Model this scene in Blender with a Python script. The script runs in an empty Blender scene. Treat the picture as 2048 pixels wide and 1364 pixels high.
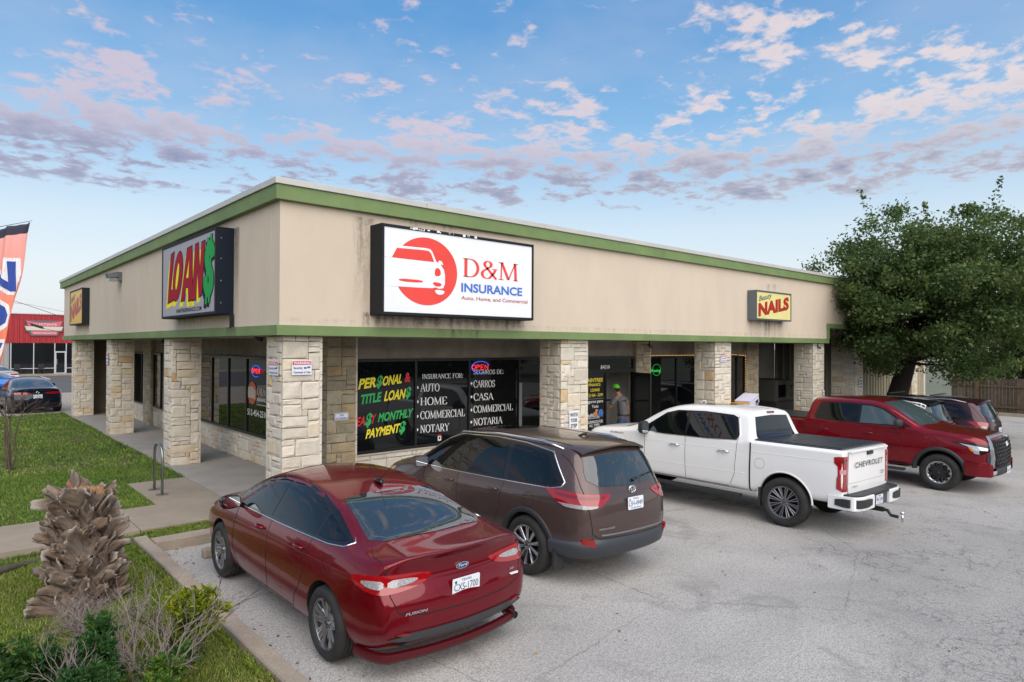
import bpy, bmesh, math, random
import numpy as np
from mathutils import Vector, Matrix, noise as mnoise
from mathutils.bvhtree import BVHTree
random.seed(7); np.random.seed(7)
S = bpy.context.scene; C = S.collection
R_ = math.radians
# ---------------------------------------------------------------- camera
CAM = Vector((-4.2259, -10.3180, 3.0))
_r = Vector((0.74854621, -0.66306439, 0.00491846))
_d = Vector((0.00859236, 0.00228261, -0.99996048))
_f = Vector((0.66302695, 0.74855889, 0.00740592))
cd = bpy.data.cameras.new('camera'); cam = bpy.data.objects.new('camera', cd); C.objects.link(cam)
mw = Matrix.Identity(4)
for i in range(3):
    mw[i][0] = _r[i]; mw[i][1] = -_d[i]; mw[i][2] = -_f[i]; mw[i][3] = CAM[i]
cam.matrix_world = mw
cd.sensor_width = 36; cd.lens = 1311.8*36/2048; cd.clip_end = 3000; cd.clip_start = .05
S.camera = cam
def proj(p):
    q = Vector(p)-CAM; z = q.dot(_f)
    if z < .05: return (-9e9, -9e9, z)
    return (1024+1311.8*q.dot(_r)/z, 682+1311.8*q.dot(_d)/z, z)
# ---------------------------------------------------------------- sun, sky, exposure
SUN_DIR = Vector((-0.28, -0.75, 0.76)).normalized()      # towards the sun
sl = bpy.data.lights.new('sun', 'SUN'); sl.energy = 1.5; sl.angle = R_(84); sl.color = (1, .92, .82)
so = bpy.data.objects.new('sun', sl); C.objects.link(so)
so.rotation_euler = SUN_DIR.to_track_quat('Z', 'Y').to_euler(); so.location = (0, -5, 30)
S.view_settings.view_transform = 'Standard'; S.view_settings.look = 'None'
S.view_settings.gamma = 1; S.view_settings.exposure = 1.52; S.view_settings.use_curve_mapping = False
W = bpy.data.worlds.new("World"); S.world = W; W.use_nodes = True
class G:                                                 # small node-graph helper
    def __init__(s, nt): s.nt = nt; s.n = nt.nodes; s.l = nt.links
    def set(s, inp, v):
        if v is None: return
        if isinstance(v, bpy.types.NodeSocket): s.l.new(v, inp)
        else:
            if inp.type == 'RGBA' and isinstance(v, (tuple, list)) and len(v) == 3: v = (*v, 1)
            inp.default_value = v
    def new(s, t, **kw):
        n = s.n.new(t)
        for k, v in kw.items(): setattr(n, k, v)
        return n
    def math(s, op, a, b=None, c=None, clamp=False):
        n = s.new('ShaderNodeMath', operation=op); n.use_clamp = clamp
        s.set(n.inputs[0], a); s.set(n.inputs[1], b); s.set(n.inputs[2], c); return n.outputs[0]
    def vmath(s, op, a, b=None):
        n = s.new('ShaderNodeVectorMath', operation=op); s.set(n.inputs[0], a); s.set(n.inputs[1], b)
        return n.outputs['Value'] if op in ('LENGTH', 'DOT_PRODUCT', 'DISTANCE') else n.outputs[0]
    def sep(s, v):
        n = s.new('ShaderNodeSeparateXYZ'); s.set(n.inputs[0], v); return n.outputs
    def comb(s, x, y, z):
        n = s.new('ShaderNodeCombineXYZ'); s.set(n.inputs[0], x); s.set(n.inputs[1], y); s.set(n.inputs[2], z); return n.outputs[0]
    def ramp(s, f, stops, interp='LINEAR'):
        n = s.new('ShaderNodeValToRGB'); cr = n.color_ramp; cr.interpolation = interp
        while len(cr.elements) < len(stops): cr.elements.new(.5)
        for e, (p, c) in zip(cr.elements, stops):
            e.position = p; e.color = (*c, 1) if isinstance(c, (tuple, list)) else (c, c, c, 1)
        s.set(n.inputs[0], f); return n.outputs[0]
    def mix(s, f, a, b, mode='MIX'):
        n = s.new('ShaderNodeMix', data_type='RGBA', blend_type=mode)
        s.set(n.inputs[0], f); s.set(n.inputs[6], a); s.set(n.inputs[7], b); return n.outputs[2]
    def noise(s, vec, scale, detail=4, rough=.55, dist=0, col=False):
        n = s.new('ShaderNodeTexNoise'); s.set(n.inputs['Vector'], vec); n.inputs['Scale'].default_value = scale
        n.inputs['Detail'].default_value = detail; n.inputs['Roughness'].default_value = rough
        n.inputs['Distortion'].default_value = dist; return n.outputs[1 if col else 0]
    def mapr(s, v, a, b, c=0., d=1., smooth=False):
        n = s.new('ShaderNodeMapRange'); n.interpolation_type = 'SMOOTHSTEP' if smooth else 'LINEAR'
        for i, x in enumerate((v, a, b, c, d)): s.set(n.inputs[i], x)
        return n.outputs[0]
def build_sky():
    g = G(W.node_tree); g.n.clear()
    tc = g.new('ShaderNodeTexCoord').outputs['Generated']
    sk = g.new('ShaderNodeTexSky'); sk.sky_type = 'NISHITA'; sk.sun_disc = False
    sk.sun_elevation = math.asin(SUN_DIR.z); sk.sun_rotation = math.atan2(SUN_DIR.x, SUN_DIR.y)
    sk.air_density = 1.2; sk.dust_density = 2; sk.ozone_density = 2
    g.set(sk.inputs[0], tc)
    nz = g.vmath('NORMALIZE', tc); X, Y, Z = g.sep(nz)
    el = g.math('ARCSINE', Z)                                   # radians
    # clear-sky colour falls from pale horizon to blue; K brings it into the range of the Nishita sky at this strength
    base = g.ramp(g.math('MULTIPLY', el, 1/1.2, clamp=True), [(0, (.80, .81, .86)), (.08, (.76, .82, .87)), (.14, (.64, .76, .86)), (.20, (.42, .62, .82)),
                  (.27, (.22, .46, .75)), (.38, (.10, .32, .65)), (.62, (.08, .25, .55)), (1, (.08, .22, .48))])
    K = 3.5
    base = g.mix(1.0, base, (K, K, K), 'MULTIPLY')
    base = g.mix(.12, base, sk.outputs[0])
    zz = g.math('ADD', g.math('MAXIMUM', Z, 0.0), .10)
    px = g.math('DIVIDE', X, zz); py = g.math('DIVIDE', Y, zz)
    P = g.comb(px, py, 0.)
    big = g.noise(g.vmath('ADD', P, (3.7, 1.2, 0)), .9, 3, .5)
    mid = g.noise(g.vmath('ADD', P, (8.1, 4.4, 0)), 4.3, 6, .56, .2)
    fin = g.noise(P, 11., 6, .62, .2)
    puff = g.math('ADD', g.math('MULTIPLY', mid, .52), g.math('MULTIPLY', fin, .48))
    # cover: puffs high up, a denser band lower, clear strip at the horizon
    cover = g.ramp(g.math('MULTIPLY', el, 2.0, clamp=True), [(0, .0), (.36, .0), (.42, .47), (.54, .50), (.62, .42), (.8, .385), (1, .37)])
    th = g.math('SUBTRACT', .672, g.math('ADD', g.math('MULTIPLY', cover, .44), g.math('MULTIPLY', g.math('SUBTRACT', big, .5), .30)))
    dens = g.mapr(puff, th, g.math('ADD', th, .10), 0., 1., True)
    dens = g.math('MULTIPLY', dens, g.mapr(el, .17, .22, 0., 1., True))
    # cloud colour: thin edges pink-white, thick parts lavender grey, warmer to the right
    thick = g.mapr(puff, g.math('ADD', th, .03), g.math('ADD', th, .22))
    right = g.mapr(g.math('ADD', g.math('MULTIPLY', X, .748), g.math('MULTIPLY', Y, -.663)), -.35, .5, 0., 1., True)
    lit = g.mix(right, (.70, .58, .67), (.96, .80, .74))
    low = g.mapr(el, .33, .24, 0., 1., True)
    dark = g.mix(low, (.55, .52, .66), (.17, .22, .38))
    cc = g.mix(g.math('MULTIPLY', g.math('ADD', g.math('MULTIPLY', thick, .55), g.math('MULTIPLY', low, .55)), .85, clamp=True), lit, dark)
    cc = g.mix(1.0, cc, (K, K, K), 'MULTIPLY')
    full = g.mix(g.math('MULTIPLY', dens, .84), base, cc)
    # thin high veil, soft
    veil = g.mapr(g.noise(g.vmath('ADD', P, (1.1, 7.7, 0)), .9, 5, .6), .45, .75)
    full = g.mix(g.math('MULTIPLY', g.math('MULTIPLY', veil, .35), g.mapr(el, .17, .27)), full, g.mix(1.0, (.66, .66, .76), (K, K, K), 'MULTIPLY'))
    bg = g.new('ShaderNodeBackground'); g.set(bg.inputs[0], full); bg.inputs[1].default_value = .1
    out = g.new('ShaderNodeOutputWorld'); g.l.new(bg.outputs[0], out.inputs[0])
build_sky()

# ---------------------------------------------------------------- materials
MATS = {}
def mat(name, col=(.5, .5, .5), rough=.6, metal=0, coat=0, var=0, vs=3., var2=None, bump=0, bs=60, bd=.01, spec=.5, emit=None, es=1, rand=0, rcol=None, obj=False, fn=None, coatr=.03, island=0, sheen=0):
    if name in MATS: return MATS[name]
    m = bpy.data.materials.new(name); m.use_nodes = True; MATS[name] = m
    g = G(m.node_tree); b = g.n['Principled BSDF']
    if obj: pos = g.new('ShaderNodeTexCoord').outputs['Object']
    else: pos = g.new('ShaderNodeNewGeometry').outputs['Position']
    c = (*col, 1)
    if var or fn or rand or island:
        rgb = g.new('ShaderNodeRGB'); rgb.outputs[0].default_value = c; c = rgb.outputs[0]
    if var:
        f = g.mapr(g.noise(pos, vs, 5, .6), .3, .7)
        d = var2 or tuple(x*(1-var) for x in col)
        c = g.mix(f, c, (*d, 1))
    if rand:
        oi = g.new('ShaderNodeObjectInfo').outputs['Random']
        if rcol: c = g.mix(g.ramp(oi, rcol), c, (1, 1, 1, 1), 'MULTIPLY') if False else g.mix(1.0, c, g.ramp(oi, rcol), 'MULTIPLY')
        else: c = g.mix(1.0, c, g.ramp(oi, [(0, 1-rand), (1, 1+rand*.3)]), 'MULTIPLY')
    if island:
        ri = g.new('ShaderNodeNewGeometry').outputs['Random Per Island']
        c = g.mix(1.0, c, g.ramp(ri, rcol or [(0, 1-island), (1, 1+island)]), 'MULTIPLY')
    r = rough
    if fn:
        res = fn(g, pos, c)
        c = res[0]
        if len(res) > 1: r = res[1]
    g.set(b.inputs['Base Color'], c); g.set(b.inputs['Roughness'], r); b.inputs['Metallic'].default_value = metal
    b.inputs['Coat Weight'].default_value = coat; b.inputs['Coat Roughness'].default_value = coatr
    b.inputs['Specular IOR Level'].default_value = spec
    if emit: b.inputs['Emission Color'].default_value = (*emit, 1); b.inputs['Emission Strength'].default_value = es
    if bump:
        bn = g.new('ShaderNodeBump'); bn.inputs['Strength'].default_value = bump; bn.inputs['Distance'].default_value = bd
        g.set(bn.inputs['Height'], g.noise(pos, bs, 5, .65)); g.l.new(bn.outputs[0], b.inputs['Normal'])
    return m
# ---------------------------------------------------------------- object helpers
def mk(name, verts, faces, m=None, parent=None, smooth=False, loc=None, mats=None, fmi=None):
    me = bpy.data.meshes.new(name); me.from_pydata([tuple(v) for v in verts], [], faces)
    return mko(name, me, m, parent, smooth, loc, mats, fmi)
def mko(name, me, m=None, parent=None, smooth=False, loc=None, mats=None, fmi=None):
    for x in (mats or ([m] if m else [])): me.materials.append(x)
    if fmi is not None: me.polygons.foreach_set('material_index', fmi)
    if smooth: me.polygons.foreach_set('use_smooth', [True]*len(me.polygons))
    me.update()
    o = bpy.data.objects.new(name, me); C.objects.link(o)
    if parent: o.parent = parent
    if loc is not None: o.location = loc
    return o
def bmo(name, bm, m=None, parent=None, smooth=False, loc=None, mats=None):
    me = bpy.data.meshes.new(name); bm.to_mesh(me); bm.free()
    return mko(name, me, m, parent, smooth, loc, mats)
def empty(name, loc=(0, 0, 0), rz=0, parent=None):
    o = bpy.data.objects.new(name, None); C.objects.link(o); o.location = loc; o.rotation_euler = (0, 0, rz)
    o.empty_display_size = .2
    if parent: o.parent = parent
    return o
def tag(o, label=None, cat=None, group=None, kind=None):
    if label: o['label'] = label
    if cat: o['category'] = cat
    if group: o['group'] = group
    if kind: o['kind'] = kind
    return o
class B:                                                # collects shapes for ONE mesh
    def __init__(s): s.v = []; s.f = []
    def add(s, v, f):
        n = len(s.v); s.v += [tuple(x) for x in v]; s.f += [tuple(i+n for i in q) for q in f]; return s
    def box(s, x0, x1, y0, y1, z0, z1, bev=0):
        if bev <= 0:
            v = [(x, y, z) for z in (z0, z1) for y in (y0, y1) for x in (x0, x1)]
            return s.add(v, [(0, 2, 3, 1), (4, 5, 7, 6), (0, 1, 5, 4), (2, 6, 7, 3), (0, 4, 6, 2), (1, 3, 7, 5)])
        bm = bmesh.new(); bmesh.ops.create_cube(bm, size=1)
        for q in bm.verts: q.co = ((x0+x1)/2+q.co.x*(x1-x0), (y0+y1)/2+q.co.y*(y1-y0), (z0+z1)/2+q.co.z*(z1-z0))
        bmesh.ops.bevel(bm, geom=bm.edges[:], offset=bev, segments=2, affect='EDGES', profile=.6)
        return s.addbm(bm)
    def addbm(s, bm, M=None):
        bm.verts.index_update()
        v = [(M @ q.co if M else q.co.copy()) for q in bm.verts]; f = [[q.index for q in p.verts] for p in bm.faces]
        bm.free(); return s.add(v, f)
    def tube(s, pts, r, n=8, cap=True):
        pts = [Vector(p) for p in pts]; k = len(pts); rs = r if isinstance(r, (list, tuple)) else [r]*k
        T0 = (pts[1]-pts[0]).normalized(); U = T0.orthogonal().normalized(); vs = []
        for i, p in enumerate(pts):
            T = (pts[min(i+1, k-1)]-pts[max(i-1, 0)]).normalized()
            U = (U-T*U.dot(T)); U = U.normalized() if U.length > 1e-6 else T.orthogonal().normalized(); V = T.cross(U)
            vs += [p+(U*math.cos(a)+V*math.sin(a))*rs[i] for a in [2*math.pi*j/n for j in range(n)]]
        fs = [(i*n+j, i*n+(j+1) % n, (i+1)*n+(j+1) % n, (i+1)*n+j) for i in range(k-1) for j in range(n)]
        if cap: fs += [tuple(range(n))[::-1], tuple((k-1)*n+j for j in range(n))]
        return s.add(vs, fs)
    def lathe(s, prof, n=32, M=None):                   # profile (r, h) about +Y
        vs = []
        for r, h in prof:
            for j in range(n):
                a = 2*math.pi*j/n; p = Vector((r*math.cos(a), h, r*math.sin(a))); vs.append(M @ p if M else p)
        fs = [(i*n+j, (i+1)*n+j, (i+1)*n+(j+1) % n, i*n+(j+1) % n) for i in range(len(prof)-1) for j in range(n)]
        return s.add(vs, fs)
    def prism(s, poly, o, u, v, w, d):                  # polygon (a,b) in plane o+u*a+v*b, thickness d along w
        o, u, v, w = map(Vector, (o, u, v, w)); n = len(poly)
        bot = [o+u*a+v*b for a, b in poly]; top = [p+w*d for p in bot]
        return s.add(bot+top, [tuple(range(n))[::-1], tuple(range(n, 2*n))]+[(i, (i+1) % n, n+(i+1) % n, n+i) for i in range(n)])
    def quad(s, a, b, c, d): return s.add([a, b, c, d], [(0, 1, 2, 3)])
    def build(s, name, m=None, parent=None, smooth=False, loc=None):
        return mk(name, s.v, s.f, m, parent, smooth, loc)
def bx(name, a, m, parent=None, bev=0): return B().box(*a, bev).build(name, m, parent)
def chaikin(p, n=2, closed=True):
    for _ in range(n):
        q = []
        L = len(p)
        for i in range(L if closed else L-1):
            a = Vector(p[i]); b = Vector(p[(i+1) % L]); q += [tuple(a*.75+b*.25), tuple(a*.25+b*.75)]
        if not closed: q = [p[0]]+q+[p[-1]]
        p = q
    return p
def grid_mesh(name, xs, ys, zf, m, parent=None, smooth=False):
    v = [(x, y, zf(x, y)) for y in ys for x in xs]; n = len(xs)
    f = [(j*n+i, j*n+i+1, (j+1)*n+i+1, (j+1)*n+i) for j in range(len(ys)-1) for i in range(n-1)]
    return mk(name, v, f, m, parent, smooth)
# ---------------------------------------------------------------- lettering
def text_bm(txt, width=None, height=None, bold=0, shear=0, space=1.0, depth=0.0, align='LEFT'):
    cu = bpy.data.curves.new('lettering', 'FONT'); cu.body = txt; cu.size = 1; cu.offset = bold; cu.shear = shear
    cu.space_character = space; cu.resolution_u = 3; cu.align_x = align; cu.extrude = 0
    ob = bpy.data.objects.new('lettering', cu); C.objects.link(ob)
    dg = bpy.context.evaluated_depsgraph_get(); me = bpy.data.meshes.new_from_object(ob.evaluated_get(dg))
    bpy.data.objects.remove(ob); bpy.data.curves.remove(cu)
    co = np.array([v.co[:2] for v in me.vertices]); fs = [tuple(p.vertices) for p in me.polygons]
    bpy.data.meshes.remove(me)
    if len(co) == 0: return co, fs
    # cap height of the font, so that descenders hang below the baseline
    x0, x1 = co[:, 0].min(), co[:, 0].max(); cap = .73
    co[:, 0] -= x0
    if width: co[:, 0] *= width/(x1-x0)
    if height: co[:, 1] *= height/cap
    return co, fs
def text_obj(name, txt, o, u, v, width, height, m, parent=None, bold=0, shear=0, space=1.0, rise=0, serif=False, depth=.002, lean=0, wrap=None):
    """lettering in the plane o + u*a + v*b; width and cap height in metres; rise lifts the right end of the line"""
    co, fs = (serif_text(txt, width, height) if serif else text_bm(txt, width, height, bold, shear, space))
    o, u, v = map(Vector, (o, u, v)); n = u.cross(v).normalized()
    vs = []
    for a, b in co:
        a += lean*b; b += rise*(a/max(width, 1e-6)); vs.append(o+u*a+v*b)
    ob = mk(name, vs, fs, m, parent)
    return ob
# a plain roman stroke alphabet with broad-nib contrast and slab ends
def arc(cx, cy, rx, ry, a0, a1, n=10): return [(cx+rx*math.cos(R_(a0+(a1-a0)*i/n)), cy+ry*math.sin(R_(a0+(a1-a0)*i/n))) for i in range(n+1)]
GLY = {
 'A': (.72, [[(.04, 0), (.36, 1)], [(.36, 1), (.68, 0)], [(.16, .35), (.56, .35)]], [(.06, 0), (.66, 0)]),
 'B': (.62, [[(.12, 0), (.12, 1)], [(.12, 1)]+arc(.32, .76, .2, .23, 90, -90)+[(.12, .53)], [(.12, .53)]+arc(.34, .27, .23, .26, 90, -90)+[(.12, .01)]], [(.12, 0), (.12, 1)]),
 'C': (.68, [arc(.38, .5, .32, .49, 42, 318, 18), [(.63, .68), (.63, .95)]], []),
 'D': (.72, [[(.13, 0), (.13, 1)], [(.13, .985), (.3, .985)]+arc(.32, .5, .33, .485, 90, -90, 14)+[(.13, .015)]], [(.13, 0), (.13, 1)]),
 'E': (.62, [[(.13, 0), (.13, 1)], [(.13, .98), (.54, .98), (.55, .80)], [(.13, .52), (.44, .52)], [(.13, .02), (.55, .02), (.58, .24)]], [(.12, 0), (.12, 1)]),
 'F': (.58, [[(.13, 0), (.13, 1)], [(.13, .98), (.53, .98), (.54, .78)], [(.13, .52), (.43, .52)]], [(.13, 0), (.12, 1)]),
 'G': (.72, [arc(.38, .5, .32, .49, 42, 330, 18), [(.62, .02), (.62, .42)], [(.63, .68), (.63, .95)]], [(.62, .42)]),
 'H': (.76, [[(.13, 0), (.13, 1)], [(.62, 0), (.62, 1)], [(.13, .52), (.62, .52)]], [(.13, 0), (.13, 1), (.62, 0), (.62, 1)]),
 'I': (.32, [[(.16, 0), (.16, 1)]], [(.16, 0), (.16, 1)]),
 'L': (.58, [[(.13, 0), (.13, 1)], [(.13, .02), (.53, .02), (.55, .26)]], [(.13, 0), (.13, 1)]),
 'M': (.92, [[(.10, 0), (.13, 1)], [(.13, 1), (.45, .04)], [(.45, .04), (.77, 1)], [(.77, 1), (.8, 0)]], [(.1, 0), (.8, 0), (.1, 1), (.8, 1)]),
 'N': (.74, [[(.12, 0), (.12, 1)], [(.12, 1), (.61, 0)], [(.61, 0), (.61, 1)]], [(.12, 0), (.1, 1), (.61, 1)]),
 'O': (.76, [arc(.38, .5, .32, .49, 0, 360, 24)], []),
 'R': (.68, [[(.13, 0), (.13, 1)], [(.13, .985)]+arc(.33, .75, .21, .235, 90, -90)+[(.13, .515)], [(.32, .5), (.62, 0)]], [(.13, 0), (.13, 1), (.62, 0)]),
 'S': (.56, [arc(.28, .74, .19, .24, 40, 270, 12)+arc(.28, .26, .21, .25, 90, -145, 12), [(.46, .74), (.46, .97)], [(.07, .05), (.07, .28)]], []),
 'T': (.64, [[(.32, 0), (.32, 1)], [(.04, .78), (.05, .98), (.59, .98), (.6, .78)]], [(.32, 0)]),
 'U': (.74, [[(.13, 1), (.13, .35)]+arc(.36, .33, .23, .32, 180, 360, 12)+[(.59, 1)]], [(.13, 1), (.59, 1)]),
 'Y': (.68, [[(.05, 1), (.34, .46)], [(.34, .46), (.63, 1)], [(.34, .48), (.34, 0)]], [(.34, 0), (.07, 1), (.62, 1)]),
 '&': (.80, [[(.72, .0), (.2, .72)]+arc(.34, .80, .15, .17, 200, -60, 12)+[(.14, .42)]+arc(.3, .25, .22, .24, 140, 300, 10)+[(.62, .36), (.68, .52)]], [(.66, .53)]),
 ':': (.24, [[(.12, .06), (.12, .2)], [(.12, .55), (.12, .69)]], []), ' ': (.32, [], []),
 '.': (.24, [[(.12, .0), (.12, .12)]], [])}
def serif_text(txt, width, height, thick=.13, thin=.045):
    vs = []; fs = []; x = 0
    for ch in txt:
        adv, lines, ser = GLY[ch]
        for ln in lines:
            pts = [(x+a, b) for a, b in ln]; n = len(pts); base = len(vs)
            for i, (a, b) in enumerate(pts):
                a0, b0 = pts[max(i-1, 0)]; a1, b1 = pts[min(i+1, n-1)]
                dx, dy = a1-a0, b1-b0; L = math.hypot(dx, dy) or 1; dx /= L; dy /= L
                w = thin+(thick-thin)*abs(dy)**1.5
                if dx*dy > .05 and abs(dy) > .6 and n == 2: w = thin*1.25
                if ch in 'MN' and abs(dx) < .05 and n == 2: w = (thick*.95 if ch == 'M' and a > x+.5 else thin*1.4)
                vs += [(a-dy*w/2, b+dx*w/2), (a+dy*w/2, b-dx*w/2)]
            fs += [(base+2*i, base+2*i+1, base+2*i+3, base+2*i+2) for i in range(n-1)]
        for a, b in ser:
            s_ = len(vs); hy = thin*.9; yy = b if b < .3 else b-hy if b > .9 else b
            vs += [(x+a-.12, yy), (x+a+.12, yy), (x+a+.12, yy+hy), (x+a-.12, yy+hy)]; fs.append((s_, s_+1, s_+2, s_+3))
        x += adv+.04
    co = np.array(vs); co[:, 0] *= width/(x-.04); co[:, 1] *= height
    return co, fs
def subsurf_mesh(v, f, lv, crease=None, mats=None):
    me = bpy.data.meshes.new('m'); me.from_pydata([tuple(x) for x in v], [], f)
    if crease:
        at = me.attributes.new('crease_edge', 'FLOAT', 'EDGE')
        for e in me.edges:
            c = crease(e.vertices[0], e.vertices[1])
            if c: at.data[e.index].value = c
    o = bpy.data.objects.new('m', me); C.objects.link(o)
    md = o.modifiers.new('s', 'SUBSURF'); md.levels = lv; md.render_levels = lv
    dg = bpy.context.evaluated_depsgraph_get(); r = bpy.data.meshes.new_from_object(o.evaluated_get(dg))
    bpy.data.objects.remove(o); bpy.data.meshes.remove(me); return r
# ================================================================ THE SETTING
def lot_z(x, y=0): return -.4*min(max((x-.3)/13.5, 0), 1)
def wm(g, pos, ax, a0, a1, z0, z1, soft=.08, fx=5, fz=.6, thr=.45):      # streaky stain mask inside a box of the wall
    s = g.sep(pos); a = s[ax]; z = s[2]
    f = g.math('MULTIPLY', g.mapr(a, a0-soft, a0+soft, 0., 1., True), g.mapr(a, a1-soft, a1+soft, 1., 0., True))
    h = g.math('MULTIPLY', g.mapr(z, z0, z1, 0., 1.), g.mapr(z, z1, z1+.03, 1., 0.))
    n = g.noise(g.comb(g.math('MULTIPLY', a, fx), 0., g.math('MULTIPLY', z, fz)), 1., 5, .7)
    n2 = g.noise(pos, 14, 4, .7)
    k = g.mapr(g.math('ADD', g.math('MULTIPLY', n, .75), g.math('MULTIPLY', n2, .25)), thr, thr+.16, 0., 1., True)
    return g.math('MULTIPLY', g.math('MULTIPLY', f, h), k)
def stains(lst):
    def fn(g, pos, c):
        sp = g.sep(pos)
        big = g.noise(g.comb(g.math('MULTIPLY', sp[0], 1.), g.math('MULTIPLY', sp[1], 1.), g.math('MULTIPLY', sp[2], .35)), 1.6, 5, .6)
        c = g.mix(g.mapr(big, .40, .80, 0., .15), c, (.20, .17, .14))
        fine = g.noise(pos, 90, 3, .7)
        c = g.mix(g.mapr(fine, .3, .7, 0., .16), c, (.18, .15, .12))
        for (ax, a0, a1, z0, z1, st, thr) in lst:
            c = g.mix(g.math('MULTIPLY', wm(g, pos, ax, a0, a1, z0, z1, thr=thr), st), c, (.035, .033, .03))
        return (c,)
    return fn
STUC_R = mat('stucco_front', (.63, .535, .425), .92, bump=.35, bs=55, bd=.01, fn=stains([
    (0, 1.3, 5.15, 3.25, 3.56, .85, .44), (0, 1.2, 1.58, 3.2, 5.2, .55, .42), (0, 15.5, 16.0, 3.3, 3.9, .9, .40),
    (0, 14.4, 16.7, 3.3, 3.88, .5, .47), (0, 15.6, 16.4, 4.72, 5.0, .7, .45), (0, 2.2, 3.4, 5.1, 5.3, .4, .45), (0, 0, 20, 3.28, 3.42, .25, .45)]))
STUC_L = mat('stucco_side', (.63, .535, .425), .92, bump=.35, bs=55, bd=.01, fn=stains([
    (1, 1.75, 2.15, 3.28, 5.1, .8, .36), (1, 3.9, 5.6, 3.28, 3.62, .55, .44), (1, 16.6, 17.1, 3.3, 3.8, .6, .42), (1, 2, 6, 5.05, 5.2, .3, .45), (1, 0, 22, 5.15, 5.3, .3, .48)]))
GREEN = mat('green_trim', (.175, .255, .095), .7, var=.25, vs=1.5, bump=.15, bs=80, fn=lambda g, pos, c: (
    g.mix(g.math('MULTIPLY', g.math('MAXIMUM', wm(g, pos, 1, 1.7, 2.2, 3.0, 3.33, thr=.32), wm(g, pos, 0, 2.9, 3.9, 3.0, 3.33, thr=.45)), .75), c, (.03, .035, .025)),))
COPING = mat('coping_metal', (.50, .50, .48), .45, var=.12, vs=2)
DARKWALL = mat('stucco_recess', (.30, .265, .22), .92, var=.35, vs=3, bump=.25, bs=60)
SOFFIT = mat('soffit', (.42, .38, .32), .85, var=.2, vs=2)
MORTAR = mat('mortar', (.42, .36, .275), .95, bump=.5, bs=80, var=.3, vs=9)
STONE = mat('limestone', (.70, .65, .56), .9, rand=.3, rcol=[(0, (.84, .82, .79)), (.15, (.92, .90, .87)), (.5, (.98, .97, .95)), (.74, (1.07, 1.05, 1.02)), (.92, (.97, .90, .78)), (.98, (.92, .76, .54)), (1, (.88, .66, .42))],
            var=.18, vs=6, bump=.8, bs=26, bd=.018,
            fn=lambda g, pos, c: (g.mix(g.math('MULTIPLY', g.mapr(g.sep(pos)[2], .62, .12, 0., 1.), g.mapr(g.noise(pos, 2.3, 4), .42, .62, 0., .75)), c, (.50, .30, .12)),))
STONE_B = mat('limestone_dark', (.50, .44, .34), .92, rand=.3, rcol=[(0, (.70, .68, .62)), (.4, (.9, .88, .82)), (.8, (1, .95, .85)), (1, (1.0, .82, .55))], var=.35, vs=5, bump=1, bs=26, bd=.025)  # darker, browner limestone for the pilasters
CONC = mat('concrete_walk', (.37, .345, .31), .9, var=.22, vs=1.6, bump=.25, bs=120, fn=lambda g, pos, c: (g.mix(g.mapr(g.noise(pos, 140, 3, .8), .35, .75, 0., .3), c, (.20, .18, .15)),))
CONC_W = mat('concrete_brown', (.345, .29, .225), .92, var=.25, vs=1.9, bump=.3, bs=120, fn=lambda g, pos, c: (g.mix(g.mapr(g.noise(pos, 110, 4, .85), .35, .75, 0., .5), c, (.17, .14, .10)),))
KERB = mat('concrete_kerb', (.40, .335, .265), .92, var=.3, vs=2.2, bump=.5, bs=60, fn=lambda g, pos, c: (g.mix(g.mapr(g.noise(pos, 38, 5, .85), .42, .72, 0., .65), c, (.15, .12, .09)),))
BLACKF = mat('black_frame', (.008, .008, .009), .4)
GLASS = mat('dark_glass', (.005, .006, .007), .02, spec=.5, obj=True)
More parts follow.
